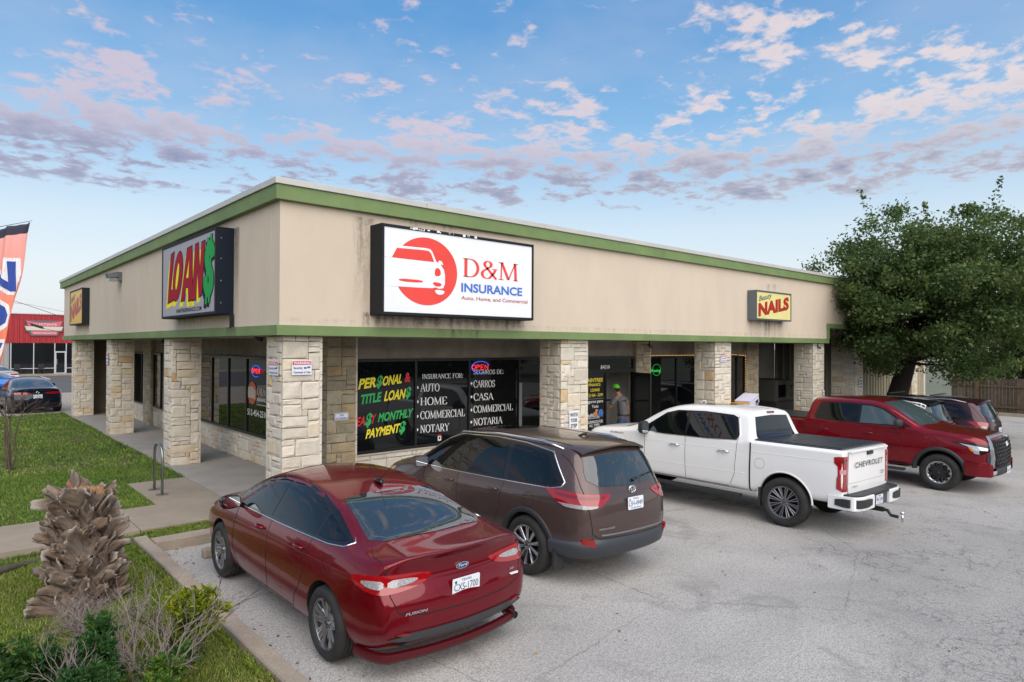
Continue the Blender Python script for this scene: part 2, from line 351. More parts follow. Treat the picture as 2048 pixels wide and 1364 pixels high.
def lotfn(g, pos, c):
    s = g.sep(pos); flat = g.comb(s[0], s[1], 0.)
    agg = g.noise(flat, 55, 2, .8); agg2 = g.noise(flat, 20, 5, .9)
    c = g.mix(g.mapr(agg, .43, .62, 0., .72), c, (.15, .145, .138))
    c = g.mix(g.mapr(agg2, .48, .60, 0., .55), c, (.19, .185, .175))
    pat = g.noise(flat, .38, 5, .6, .6)
    c = g.mix(g.mapr(pat, .42, .66, 0., .38), c, (.20, .195, .19))
    st = g.mapr(g.noise(flat, 1.1, 4, .65, .8), .56, .72, 0., .42)
    c = g.mix(st, c, (.13, .125, .12))
    for ox in (-.4, 2.7, 5.5, 8.2):          # drips under the parking bays
        dd = g.vmath('LENGTH', g.vmath('MULTIPLY', g.vmath('SUBTRACT', flat, (ox, -2.6, 0.)), (1.6, .62, 1.)))
        c = g.mix(g.math('MULTIPLY', g.mapr(dd, 1.6, .3, 0., .55, True), g.mapr(g.noise(flat, 2.6, 4, .7), .42, .62)), c, (.10, .095, .09))
    # cracks: edges of distorted cells, mostly toward the near right where the surface has worn
    warp = g.mix(.5, flat, g.noise(flat, 1.7, 5, .65, col=True))
    def cr(scale, wid):
        v = g.new('ShaderNodeTexVoronoi'); v.feature = 'DISTANCE_TO_EDGE'; v.inputs['Scale'].default_value = scale
        g.set(v.inputs['Vector'], g.vmath('ADD', flat, g.vmath('SCALE', g.vmath('SUBTRACT', g.noise(flat, 2.2, 6, .75, col=True), (.5, .5, .5)), None)))
        g.n[-1] if False else None
        return g.mapr(v.outputs['Distance'], 0., wid, 1., 0.)
    worn = g.mapr(g.math('ADD', g.math('SUBTRACT', g.math('MULTIPLY', s[0], .55), g.math('MULTIPLY', s[1], .95)), g.math('MULTIPLY', g.noise(flat, .5, 4), 4.)), 9.6, 11.8, 0., 1., True)
    worn = g.math('MULTIPLY', worn, g.mapr(s[0], 14, 9, 0., 1.))
    vs = g.new('ShaderNodeVectorMath', operation='SCALE'); g.set(vs.inputs[0], g.vmath('SUBTRACT', g.noise(flat, 3.1, 6, .8, col=True), (.5, .5, .5))); vs.inputs[3].default_value = .22
    wp = g.vmath('ADD', flat, vs.outputs[0])
    def crack(scale, wid):
        v = g.new('ShaderNodeTexVoronoi'); v.feature = 'DISTANCE_TO_EDGE'; v.inputs['Scale'].default_value = scale; g.set(v.inputs['Vector'], wp)
        return g.mapr(v.outputs['Distance'], 0., wid, 1., 0.)
    gate = g.mapr(g.noise(flat, 1.0, 4, .7), .46, .58)
    ck = g.math('MULTIPLY', g.math('MULTIPLY', crack(1.5, .012), gate), g.math('ADD', g.math('MULTIPLY', worn, .8), .08))
    ck2 = g.math('MULTIPLY', g.math('MULTIPLY', crack(5.5, .035), gate), g.math('MULTIPLY', worn, .75))
    big = g.math('MULTIPLY', g.math('MULTIPLY', crack(.22, .0028), .55), g.mapr(g.noise(flat, .6, 3), .40, .52))
    ck = g.math('MAXIMUM', g.math('MAXIMUM', ck, ck2), big)
    c = g.mix(g.math('MULTIPLY', worn, .28), c, (.15, .147, .145))
    c = g.mix(ck, c, (.045, .043, .04))
    return (c,)
LOT = mat('worn_asphalt', (.55, .525, .49), .95, bump=.4, bs=60, bd=.006, fn=lotfn)
ROAD = mat('road_asphalt', (.10, .10, .10), .9, var=.2, vs=.5, bump=.2, bs=80)
SOIL = mat('lawn_soil', (.085, .095, .03), .95, var=.35, vs=1.4, var2=(.12, .09, .045), bump=.6, bs=30)
FAR = mat('far_ground', (.16, .17, .11), .95, var=.3, vs=.05)

def build_ground():
    o = grid_mesh('ground', [-900, -300, -60, 0, 60, 300, 900], [-900, -300, -60, 0, 60, 300, 900], lambda x, y: -.62, FAR); tag(o, kind='structure')
    xs = [-1.79, 0, .3]+[.3+13.5*i/12 for i in range(1, 13)]+[20, 30, 37.5]
    o = grid_mesh('parking_lot', xs, [-60, -30, -12, -6, -3, 0, 2.2, 3.6], lot_z, LOT); tag(o, kind='structure')
    o = grid_mesh('parking_lot', [-1.79, -1.0, 0, .3], [-60, -30, -12], lambda x, y: -.004, LOT); bpy.data.objects.remove(o)
    # lawn: low by the kerb, level with the walk beyond the path
    def lz(x, y):
        a = .045+.012*math.sin(x*2.1)+.01*math.sin(y*1.7+x)
        b = .115+.012*math.sin(x*1.3+y*.9)
        t = min(max((y-1.2)/1.2, 0), 1); w = a*(1-t)+b*t
        if x < -8: w -= .02*(-8-x)*.5
        return w
    global lawn_z; lawn_z = lz
    v = []; xs = [-30, -16, -10, -8, -6.5, -5, -4, -3.3, -2.9, -2.5, -2.2, -1.965]; ys = [-14, -9, -6, -4.5, -3, -2, -1, 0, .5, 1.0]
    o = grid_mesh('lawn', xs, ys, lz, SOIL); tag(o, kind='structure')
    xs = [-30, -16, -10, -8, -6.5, -5, -4, -3, -2, -1.2, -.11]; ys = [2.6, 3.4, 4.905, 7, 9, 12, 15, 18, 20.5, 22.4]
    vs = []; fs = []
    o = grid_mesh('lawn', xs[:-1], ys[:3], lz, SOIL); tag(o, kind='structure')
    o = grid_mesh('lawn', xs, ys[2:], lz, SOIL); tag(o, kind='structure')
    o = grid_mesh('grass_strip', [-1.79, -1.2, -.5, -.11], [.43, .7, .99], lambda x, y: .10, SOIL); tag(o, kind='structure')
    # paths
    def slab(name, a, m):
        o = bx(name, a, m, None, .008); tag(o, kind='structure'); return o
    for i, x in enumerate([-.115, -1.80, -3.6, -5.4, -7.2, -9.0]):
        x0 = [-1.79, -3.59, -5.39, -7.19, -8.99, -20][i]
        slab('path', (x0, x, 1.0, 2.6, -.05, .15), CONC_W)
    slab('path', (-1.2, -.115, 2.61, 4.9, -.05, .148), CONC_W)
    ys = [-.3, 1.7, 3.2, 4.9, 6.9, 8.9, 10.9, 12.9, 14.9, 16.9, 18.9, 21.3]
    for a, b in zip(ys[:-1], ys[1:]): slab('walkway', (-.105, 1.75, a+.005, b-.005, -.3, .15), CONC)
    xs = [1.76+i*2.0 for i in range(11)]
    for a, b in zip(xs[:-1], xs[1:]):
        if a < 18: slab('walkway', (a+.005, min(b, 18.2)-.005, -.3, 1.7, -.6, .15), CONC)
    # kerbs
    bm = bmesh.new()
    path = [(-1.875, .62)]+[(-1.875, .3-i*.45) for i in range(12)]+[(-1.875, -5.0), (-1.86, -5.4), (-1.80, -5.8), (-1.68, -6.15), (-1.5, -6.4), (-1.2, -6.6), (-.8, -6.75)]
    vs = []; fs = []; rr = random.Random(3)
    prof = [(-.09, -.2), (-.09, .135), (-.078, .15), (.07, .15), (.088, .13), (.094, -.2)]
    for i, (x, y) in enumerate(path):
        x0, y0 = path[max(i-1, 0)]; x1, y1 = path[min(i+1, len(path)-1)]; d = Vector((x1-x0, y1-y0, 0)).normalized(); n = Vector((-d.y, d.x, 0))
        if i == 0: n = Vector((1, 0, 0))
        j = rr.uniform(-.004, .004)
        vs += [(x+n.x*a+j, y+n.y*a, z+(rr.uniform(-.004, .004) if z > 0 else 0)) for a, z in prof]
    k = len(prof)
    fs = [(i*k+j, i*k+j+1, (i+1)*k+j+1, (i+1)*k+j) for i in range(len(path)-1) for j in range(k-1)]+[tuple(range(k))]
    o = mk('kerb', vs, fs, KERB); tag(o, kind='structure')
    o = bx('kerb', (-1.785, -.11, .13, .425, -.2, .152), KERB, None, .012); tag(o, kind='structure')
    # background: side lot and street
    o = grid_mesh('side_lot', [-40, -10, -1, 4, 30], [22.3, 30, 38.0], lambda x, y: .0 if y > 22.4 else .05, mat('side_lot_concrete', (.36, .31, .25), .9, var=.2, vs=.6)); tag(o, kind='structure')
    o = grid_mesh('street', [-60, -10, 20, 60], [38, 50, 64.2], lambda x, y: .004, ROAD); tag(o, kind='structure')
    o = bx('pavement', (-60, 60, 64.2, 66.6, -.1, .14), CONC_W); tag(o, kind='structure')
    mk_ = mat('road_paint', (.7, .7, .68), .8, var=.3, vs=8)
    for i in range(5):
        b = B(); x = 3.2+i*2.7; b.box(x, x+.13, 56.5, 62.5, .005, .012); tag(b.build('parking_line', mk_), kind='structure')
build_ground()

# ---------------------------------------------------------------- stonework
_sc = {}
def stone_mesh(w, h, d, k):
    key = (round(w, 3), round(h, 3), round(d, 3), k)
    if key in _sc: return _sc[key]
    r = random.Random(hash(key) & 0xffff)
    J = lambda a: r.uniform(-a, a)
    us = [0, .16+J(.04), .84+J(.04), 1]; e = .006
    v = []
    for j, b in enumerate(us):
        for i, a in enumerate(us):
            edge = i in (0, 3) or j in (0, 3)
            x = a*w+(J(e) if i in (0, 3) else J(.012)); z = b*h+(J(e) if j in (0, 3) else J(.012))
            v.append((x, -(d-.008-abs(J(.004))) if edge else -(d+J(.009)), z))
    f = [(j*4+i, j*4+i+1, (j+1)*4+i+1, (j+1)*4+i) for j in range(3) for i in range(3)]
    ring = [0, 1, 2, 3, 7, 11, 15, 14, 13, 12, 8, 4]
    n = len(v)
    for q in ring: v.append((v[q][0], 0, v[q][2]))
    f += [(ring[i], n+i, n+(i+1) % 12, ring[(i+1) % 12]) for i in range(12)]
    me = bpy.data.meshes.new('stone'); me.from_pydata(v, [], f); _sc[key] = me
    return me
def layout(nu, nv, rr):
    occ = [[0]*nu for _ in range(nv)]; out = []
    sizes = [(3, 2), (4, 2), (2, 2), (3, 1), (2, 1), (1, 2), (4, 3), (3, 3), (2, 3), (1, 1), (5, 2), (4, 1)]
    wts = [14, 11, 9, 9, 6, 4, 5, 5, 4, 2, 4, 6]
    for j in range(nv):
        for i in range(nu):
            if occ[j][i]: continue
            for _ in range(12):
                a, b = rr.choices(sizes, wts)[0]
                if i+a <= nu and j+b <= nv and all(not occ[j][i+q] for q in range(a)): break
            else:
                a, b = 1, 1
            if i+a < nu and i+a == nu-1 and not occ[j][nu-1] and a < 4: a += 1
            for q in range(b):
                for p in range(a): occ[j+q][i+p] = 1
            out.append((i, j, a, b))
    return out
def stones(parent, o, face, w, h, m, seed, gu=.108, gv=.094, d=.055, mortar=.010):
    """face 'F' looks to -Y, its stones run along +X; 'S' looks to -X, its stones run along -Y from the origin"""
    rr = random.Random(seed); nu = max(2, round(w/gu)); nv = max(2, round(h/gv)); gu = w/nu; gv = h/nv
    for (i, j, a, b) in layout(nu, nv, rr):
        me = stone_mesh(a*gu-mortar, b*gv-mortar, d, rr.randint(0, 2))
        if not me.materials: me.materials.append(m)
        s = bpy.data.objects.new('stone', me); C.objects.link(s); s.parent = parent
        u = i*gu+mortar/2; z = j*gv+mortar/2
        if face == 'F': s.location = (o[0]+u, o[1], o[2]+z)
        else: s.location = (o[0], o[1]-u, o[2]+z); s.rotation_euler = (0, 0, -math.pi/2)
        if me.materials[0] != m: s.material_slots[0].link = 'OBJECT'; s.material_slots[0].material = m

# ================================================================ MAIN BUILDING
bld = tag(empty('commercial_building', (0, 0, 0)), 'long tan stucco strip building with green trim bands and limestone columns', 'building')
P = bld
def wbox(name, a, m, parent=P, bev=0): return bx(name, a, m, parent, bev)
wbox('fascia_wall', (-.1, 20.1, -.1, .25, 3.16, 5.42), STUC_R)
wbox('fascia_wall', (20.1, 32.5, -.1, .25, 3.83, 5.42), STUC_R)
wbox('fascia_wall', (-.102, .25, .252, 22.35, 3.16, 5.42), STUC_L)
GREEN2 = GREEN
# green bands: lower and upper, butted at the corner
wbox('lower_trim_band', (-.16, 20.13, -.16, .30, 3.150, 3.315), GREEN, bev=.006)
wbox('lower_trim_band', (-.163, .30, .302, 22.4, 3.150, 3.315), GREEN, bev=.006)
wbox('trim_upright', (20.02, 20.16, -.165, .24, 3.318, 3.70), GREEN)
wbox('lower_trim_band', (20.0, 32.5, -.16, .30, 3.702, 3.86), GREEN)
wbox('upper_trim_band', (-.20, 32.5, -.20, .26, 5.295, 5.53), GREEN, bev=.006)
wbox('upper_trim_band', (-.203, .26, .262, 22.75, 5.295, 5.53), GREEN, bev=.006)
xs = [-.23]+[2.6+3.05*i for i in range(10)]+[32.6]
for a, b in zip(xs[:-1], xs[1:]): wbox('coping', (a+.004, b-.004, -.23, .3, 5.532, 5.632), COPING, bev=.006)
ys = [.302]+[3.0+3.05*i for i in range(7)]+[22.8]
for a, b in zip(ys[:-1], ys[1:]): wbox('coping', (-.233, .3, a+.004, b-.004, 5.532, 5.632), COPING, bev=.006)
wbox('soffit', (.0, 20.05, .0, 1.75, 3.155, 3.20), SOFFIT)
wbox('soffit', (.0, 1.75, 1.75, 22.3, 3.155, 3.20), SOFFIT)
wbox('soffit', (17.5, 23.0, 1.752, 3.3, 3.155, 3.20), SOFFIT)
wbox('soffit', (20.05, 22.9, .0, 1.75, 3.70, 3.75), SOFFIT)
wbox('roof', (.25, 32.5, .25, 22.3, 5.1, 5.2), mat('roof_membrane', (.4, .4, .38), .9))
# walls under the canopy
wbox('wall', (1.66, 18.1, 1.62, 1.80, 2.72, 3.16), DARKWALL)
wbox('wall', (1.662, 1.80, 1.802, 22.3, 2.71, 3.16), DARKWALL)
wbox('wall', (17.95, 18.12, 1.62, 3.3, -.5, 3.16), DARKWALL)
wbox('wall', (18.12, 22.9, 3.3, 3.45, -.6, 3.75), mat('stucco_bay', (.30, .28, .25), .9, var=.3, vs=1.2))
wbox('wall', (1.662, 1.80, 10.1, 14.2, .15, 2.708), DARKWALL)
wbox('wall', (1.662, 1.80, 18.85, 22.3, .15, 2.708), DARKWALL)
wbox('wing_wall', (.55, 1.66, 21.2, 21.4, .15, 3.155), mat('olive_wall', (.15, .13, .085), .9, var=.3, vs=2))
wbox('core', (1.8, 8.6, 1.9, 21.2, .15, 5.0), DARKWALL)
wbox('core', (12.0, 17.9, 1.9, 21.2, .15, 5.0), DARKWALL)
def stone_wall(name, axis, a0, a1, z0, z1, seed, plane, m=STONE):
    """low wall under the windows: mortar body with its own stones"""
    if axis == 'x':
        o = bx(name, (a0, a1, plane, plane+.12, z0, z1), MORTAR, P); stones(o, (a0, plane+.004, z0), 'F', a1-a0, z1-z0, m, seed, .125, .10, .035)
        bx('sill', (a0, a1, plane-.055, plane+.10, z1+.001, z1+.035), mat('sill_stone', (.42, .38, .31), .8), P, .005)
    else:
        o = bx(name, (plane, plane+.12, a0, a1, z0, z1), MORTAR, P); stones(o, (plane+.004, a1, z0), 'S', a1-a0, z1-z0, m, seed, .125, .10, .035)
        bx('sill', (plane-.055, plane+.10, a0, a1, z1+.001, z1+.035), mat('sill_stone', (.42, .38, .31), .8), P, .005)
    return o
stone_wall('dado_wall', 'x', 2.10, 8.75, .15, .765, 5, 1.60)
stone_wall('dado_wall', 'x', 11.72, 17.2, .15, .765, 6, 1.60)
stone_wall('dado_wall', 'y', 2.15, 10.1, .15, .765, 7, 1.64)
stone_wall('dado_wall', 'y', 14.2, 15.2, .15, .765, 8, 1.64)
stone_wall('dado_wall', 'y', 16.25, 18.85, .15, .765, 9, 1.64)
o = bx('dado_wall', (1.64, 1.76, 10.1, 14.2, .15, .765), MORTAR, P); stones(o, (1.644, 14.2, .15), 'S', 4.1, .6, STONE, 17, .125, .10, .035)
def column(name, x, y, w, d, z0, z1, seed, mf=STONE, ms=STONE, core=MORTAR):
    o = empty(name, (x, y, 0), 0, P)
    i = .05
    b = B().box(i, w-.01, i, d-.01, z0, z1); b.build('core', core, o)
    rr = random.Random(seed)
    stones(o, (0, i, z0), 'F', w, z1-z0, mf, seed)
    stones(o, (i, d, z0), 'S', d-i+.0, z1-z0, ms, seed+50)
    # the faces turned away, joined
    bb = B()
    for (a, c, p, q) in layout(max(2, round(d/.125)), 28, rr):
        g = d/max(2, round(d/.125)); h = (z1-z0)/28
        bb.box(w-.012, w+.03, a*g+.006, (a+p)*g-.006, z0+c*h+.005, z0+(c+q)*h-.005)
    for (a, c, p, q) in layout(max(2, round(w/.125)), 28, rr):
        g = w/max(2, round(w/.125)); h = (z1-z0)/28
        bb.box(a*g+.006, (a+p)*g-.006, d-.012, d+.03, z0+c*h+.005, z0+(c+q)*h-.005)
    k = bb.build('stone_backing', STONE, o); k['kind'] = 'stuff'
    return o
for k, (x, y, w, d) in enumerate([(0, 0, .65, .655), (0, 6.46, .62, .68), (0, 13.42, .62, .68), (0, 20.35, .62, .68),
                                  (6.39, 0, .88, .66), (12.78, 0, .85, .66), (19.16, 0, .88, .66)]):
    column('stone_column', x, y, w, d, .15 if k < 4 else -.45, 3.15, 100+k*7)
for k, (x, y, w, d) in enumerate([(1.49, 1.5, .62, .5), (11.06, 1.5, .66, .25), (17.30, 1.5, .80, .25)]):
    column('stone_pilaster', x, y, w, d, .15, 3.15, 300+k*7, STONE_B, STONE_B)
column('stone_pilaster', 1.52, 15.2, .25, 1.05, .15, 3.15, 340, STONE_B, STONE_B)
column('stone_pier', 22.9, 0, .75, .9, -.45, 3.70, 360)
column('stone_pier', 29.3, 0, .76, .9, -.45, 3.70, 370)
# ribbed metal siding
def ribbed(name, p0, u, width, z0, z1, m, parent, pitch=.3, dep=.05, n=None):
    p0 = Vector(p0); u = Vector(u).normalized(); n = Vector(n); k = int(width/pitch); pts = []
    for i in range(k+1):
        for a, h in ((0, 0), (.60, 0), (.68, 1), (.92, 1)): 
            if (i+a)*pitch <= width: pts.append(p0+u*((i+a)*pitch)+n*(h*dep))
    v = [(p.x, p.y, z0) for p in pts]+[(p.x, p.y, z1) for p in pts]; q = len(pts)
    return mk(name, v, [(i, i+1, q+i+1, q+i) for i in range(q-1)], m, parent)
SIDING = mat('tan_siding', (.42, .37, .26), .5, var=.12, vs=1)
SIDING_D = mat('dark_siding', (.14, .125, .10), .55, var=.2, vs=1)
for i in range(3): ribbed('siding_panel', (23.65+i*1.885, .5, 0), (1, 0, 0), 1.88, -.5, 3.72, SIDING, P, n=(0, -1, 0))
for i in range(1): ribbed('siding_panel', (30.06+i*2.4, .5, 0), (1, 0, 0), 2.30, -.5, 3.72, SIDING, P, n=(0, -1, 0))
wbox('corner_post', (32.3, 32.55, .40, .7, -.5, 3.72), mat('pale_trim', (.56, .52, .42), .6))
ribbed('siding_panel', (22.93, .9, 0), (0, 1, 0), 2.4, -.5, 3.72, SIDING_D, P, n=(-1, 0, 0))
# ---------------------------------------------------------------- shop windows
WN = []
def window(axis, plane, cuts, z0, z1, name='shop_window', frame=.055):
    """one framed run of glass; cuts are mullion positions; glass looks to -Y ('x') or -X ('y')"""
    o = empty(name, (0, 0, 0), 0, P); f = B(); fr = []
    def bb(a0, a1, p0, p1, zz0, zz1, nm, m, e=.0):
        q = (a0, a1, p0, p1, zz0, zz1) if axis == 'x' else (p0, p1, a0, a1, zz0, zz1)
        return bx(nm, q, m, o, .004)
    bb(cuts[0], cuts[-1], plane-.045, plane+.02, z1-frame, z1, 'head_frame', BLACKF)
    bb(cuts[0], cuts[-1], plane-.045, plane+.02, z0, z0+frame, 'sill_frame', BLACKF)
    for c in cuts: bb(max(c-frame/2, cuts[0]), min(c+frame/2, cuts[-1]), plane-.043, plane+.02, z0+frame+.001, z1-frame-.001, 'mullion', BLACKF)
    for a, b in zip(cuts[:-1], cuts[1:]):
        a += frame/2+.002; b -= frame/2+.002
        q = bb(a, b, plane-.010, plane+.012, z0+frame+.002, z1-frame-.002, 'pane', GLASS)
    return o
w_main = window('x', 1.60, [2.13, 3.56, 5.01, 6.55, 8.05, 8.72], .805, 2.715)
window('x', 1.60, [11.73, 13.15, 14.6, 16.0, 16.75], .805, 2.70)
window('x', 1.60, [16.76, 17.28], .2, 2.70)
w_left = window('y', 1.64, [2.2, 3.5, 4.82, 6.15, 7.47, 8.80, 10.1], .805, 2.70)
window('y', 1.64, [14.2, 15.18], .805, 2.69)
window('y', 1.64, [16.28, 16.9, 18.83], .805, 2.69)
for q in (w_main,):
    pl = mat('pale_mullion', (.25, .25, .26), .4)
    bx('door_edge', (6.53, 6.62, 1.545, 1.553, .87, 2.1), pl, q)
# entrance door
ent = empty('entrance', (0, 0, 0), 0, P)
for a in [(8.74, 8.84, 1.54, 1.64, .15, 2.71), (10.97, 11.05, 1.54, 1.64, .15, 2.71), (8.842, 10.968, 1.54, 1.64, 2.27, 2.36), (8.842, 10.968, 1.54, 1.64, 2.65, 2.708), (9.73, 9.79, 1.545, 1.60, .16, 2.268)]:
    bx('door_frame', a, BLACKF, ent)
bx('transom_pane', (8.845, 10.965, 1.585, 1.60, 2.362, 2.648), GLASS, ent)
lf = bx('door_leaf', (8.85, 9.72, 1.57, 1.60, .17, 2.26), mat('poster_black', (.012, .011, .012), .35), ent)
# swung-open leaf
sw = empty('open_door_leaf', (10.95, 1.50, 0), R_(-112), ent); sw.name = 'door_leaf'
bx('leaf_frame', (0, .07, -.02, .02, .17, 2.26), BLACKF, sw); bx('leaf_frame', (.83, .9, -.02, .02, .17, 2.26), BLACKF, sw)
bx('leaf_frame', (.07, .83, -.02, .02, .17, .35), BLACKF, sw); bx('leaf_frame', (.07, .83, -.02, .02, 2.17, 2.26), BLACKF, sw)
bx('pane', (.07, .83, -.006, .006, .35, 2.17), mat('leaf_glass', (.02, .022, .024), .05, spec=.7), sw)
bx('notice', (.30, .62, .008, .010, 1.02, 1.30), mat('notice_paper', (.35, .35, .34), .7), sw)
bx('notice', (.30, .62, .008, .010, .62, .95), mat('notice_paper', (.35, .35, .34), .7), sw)
B().tube([(.78, .02, 1.0), (.78, .07, 1.02), (.78, .07, 1.3), (.78, .02, 1.32)], .012).build('handle', mat('steel', (.6, .6, .6), .25, 1), sw)
INT = mat('interior_wall', (.62, .60, .57), .8, var=.1)
bx('interior_wall', (9.3, 12.0, 3.2, 3.3, .15, 2.8), INT, ent); bx('interior_wall', (11.9, 12.0, 1.8, 3.2, .15, 2.8), INT, ent)
bx('interior_wall', (8.65, 8.75, 1.8, 3.3, .15, 2.8), INT, ent); bx('interior_floor', (8.65, 12, 1.62, 3.3, .12, .153), CONC, ent); bx('interior_ceiling', (8.65, 12, 1.66, 3.3, 2.72, 2.8), INT, ent)
bx('wall_rail', (10.0, 11.9, 3.17, 3.199, 1.28, 1.33), BLACKF, ent)
# string of lights along the second shop window
LED = mat('warm_led', (.9, .6, .2), .5, emit=(1, .55, .18), es=.55)
def lights(pts, label):
    t = tag(empty('rope_light', pts[0]), label, 'string lights', 'string lights round the nail shop windows')
    o0 = Vector(pts[0]); B().tube([Vector(p)-o0 for p in pts], .008, 5).build('cable', mat('cable_brown', (.12, .05, .02), .6), t)
    me = None
    for a, b in zip(pts[:-1], pts[1:]):
        a, b = Vector(a), Vector(b); n = int((b-a).length/.09)
        for i in range(n):
            p = a.lerp(b, (i+.5)/n)-o0
            if me is None:
                k = B(); bmm = bmesh.new(); bmesh.ops.create_icosphere(bmm, subdivisions=1, radius=.014); k.addbm(bmm); q = k.build('bulb', LED, t); me = q.data
            else: q = bpy.data.objects.new('bulb', me); C.objects.link(q); q.parent = t
            q.location = p
lights([(11.74, 1.53, 2.73), (16.7, 1.53, 2.73)], 'warm string of lights along the top of the wide dark window')
lights([(16.74, 1.515, 2.71), (17.26, 1.515, 2.71), (17.26, 1.515, .9)], 'warm string of lights bent round the corner of the narrow dark window')
# ---------------------------------------------------------------- window lettering (flat vinyl on the glass)
YEL = mat('vinyl_yellow', (.85, .72, .03), .5); GRN = mat('vinyl_green', (.03, .42, .10), .5); RED = mat('vinyl_red', (.62, .02, .03), .5)
WHT = mat('vinyl_white', (.80, .80, .80), .5); VY = 1.583
def wt(txt, x, z, w, h, m, rise=0, serif=False, bold=.02, lean=0, par=None, y=VY):
    return text_obj('lettering', txt, (x, y, z), (1, 0, 0), (0, 0, 1), w, h, m, par or w_main, bold=bold, rise=rise, serif=serif, lean=lean)
L_ = .22
wt('PER', 2.20, 2.118, .40, .20, YEL, .035, bold=.035, lean=L_); wt('$', 2.60, 2.15, .13, .22, GRN, .01, bold=.04, lean=L_); wt('ONAL', 2.74, 2.166, .47, .19, YEL, .045, bold=.035, lean=L_)
wt('&', 3.28, 2.228, .15, .20, RED, 0, bold=.04, lean=.1)
wt('TITLE', 2.24, 1.807, .47, .19, GRN, .045, bold=.035, lean=L_*.7); wt('LOAN', 2.79, 1.85, .49, .20, YEL, .035, bold=.035, lean=L_); wt('$', 3.30, 1.90, .12, .22, GRN, 0, bold=.04, lean=L_)
wt('EA', 2.155, 1.372, .20, .18, RED, .015, bold=.035, lean=L_); wt('$', 2.355, 1.38, .13, .24, GRN, 0, bold=.045, lean=L_); wt('Y', 2.47, 1.402, .11, .18, RED, .01, bold=.035, lean=L_)
wt('MONTHLY', 2.65, 1.427, .82, .175, GRN, .055, bold=.035, lean=L_)
wt('PAYMENT', 2.37, 1.11, .78, .18, YEL, .07, bold=.035, lean=L_); wt('$', 3.15, 1.17, .14, .23, GRN, 0, bold=.045, lean=L_)
wt('INSURANCE FOR:', 3.725, 2.272, 1.115, .105, WHT, -.004, True)
for t_, z, w in (('AUTO', 2.003, .50), ('HOME', 1.705, .705), ('COMMERCIAL', 1.407, 1.205), ('NOTARY', 1.11, .765)): wt(t_, 3.685, z, w, .17, WHT, -.012, True)
wt('SEGUROS DE:', 5.14, 2.34, .915, .105, WHT, -.012, True)
for t_, z, w in (('CARROS', 2.033, .64), ('CASA', 1.733, .59), ('COMMERCIAL', 1.449, 1.21), ('NOTARIA', 1.156, .875)): wt(t_, 5.14, z, w, .165, WHT, -.009, True)
for x, zz in ((3.605, (2.093, 1.79, 1.476, 1.187)), (5.073, (2.131, 1.824, 1.523, 1.243))):
    for z in zz: B().prism([(.026*math.cos(a*math.pi/6), .03*math.sin(a*math.pi/6)) for a in range(12)], (x+.005, VY, z), (1, 0, 0), (0, 0, 1), (0, -1, 0), .002).build('bullet', WHT, w_main)
bx('sticker', (4.145, 4.235, VY-.004, VY, .90, 1.035), WHT, w_main); bx('sticker_band', (4.145, 4.235, VY-.006, VY-.0045, 1.0, 1.036), RED, w_main)
bx('sticker_print', (4.17, 4.21, VY-.006, VY-.0045, .93, .985), BLACKF, w_main)
# left window: disc logo, name and phone number
def xt(txt, y, z, w, h, m, serif=False, bold=.02, x=1.613):
    return text_obj('lettering', txt, (x, y, z), (0, -1, 0), (0, 0, 1), w, h, m, w_left, bold=bold, serif=serif)
ORG = mat('vinyl_orange', (.55, .10, .04), .5)
B().prism([(.29*math.cos(a*math.pi/16), .27*math.sin(a*math.pi/16)) for a in range(32)], (1.618, 5.775, 1.83), (0, -1, 0), (0, 0, 1), (-1, 0, 0), .002).build('logo_disc', ORG, w_left)
B().prism([(-.27, -.12), (.12, -.13), (.20, -.16), (.21, .05), (.13, .10), (.06, .16), (-.24, .14), (-.27, .06)], (1.6155, 5.775, 1.83), (0, -1, 0), (0, 0, 1), (-1, 0, 0), .002).build('logo_car', mat('vinyl_cream', (.55, .48, .40), .6), w_left)
xt('D&M', 5.46, 1.80, .62, .18, mat('vinyl_cream', (.55, .48, .40), .6), True); xt('INSURANCE', 5.46, 1.66, .62, .075, WHT, bold=.02); xt('Auto, Home, and Commercial', 5.46, 1.56, .62, .035, WHT)
xt('512-454-2510', 6.07, 1.285, 1.25, .155, WHT, bold=.012)
# shop number and poster lettering on the door
def dt(txt, x, z, w, h, m, bold=.02, y=1.566): return text_obj('lettering', txt, (x, y, z), (1, 0, 0), (0, 0, 1), w, h, m, lf, bold=bold)
YP = mat('print_yellow', (.75, .62, .05), .5)
text_obj('shop_number', '8401', (9.58, 1.58, 2.37), (1, 0, 0), (0, 0, 1), .30, .115, WHT, ent, bold=.01); text_obj('shop_number', 'B', (9.90, 1.58, 2.385), (1, 0, 0), (0, 0, 1), .07, .09, WHT, ent, bold=.01)
dt('RAINTREE', 8.93, 2.03, .725, .105, YP, .03); dt('FINANCE', 9.07, 1.915, .49, .078, YP, .025); dt('LOANS', 9.155, 1.77, .365, .085, YP, .025); dt('(512) 454 - 3299', 8.93, 1.63, .725, .085, YP, .015)
dt('Seguros para', 8.93, 1.46, .735, .085, WHT, .01); dt('Todo', 9.205, 1.325, .27, .08, WHT, .01)
dt('AUTO, HOME, RENTERS, MOBILE HOMES,', 8.93, 1.075, .73, .03, WHT); dt('COMMERCIAL & MOTORCYCLES', 9.02, 1.03, .5, .03, WHT)
dt('INSURANCE FOR', 8.94, .905, .72, .082, WHT, .01); dt('ALL TYPES', 9.11, .81, .415, .078, WHT, .01); dt('HABLAMOS', 9.20, .67, .3, .06, mat('print_red', (.5, .03, .03), .5))
dt('MEX', 9.06, .555, .34, .085, GRN, .02)
bx('print_line', (8.86, 9.72, 1.5665, 1.568, 1.565, 1.572), mat('notice_paper', (.35, .35, .34), .7), lf)
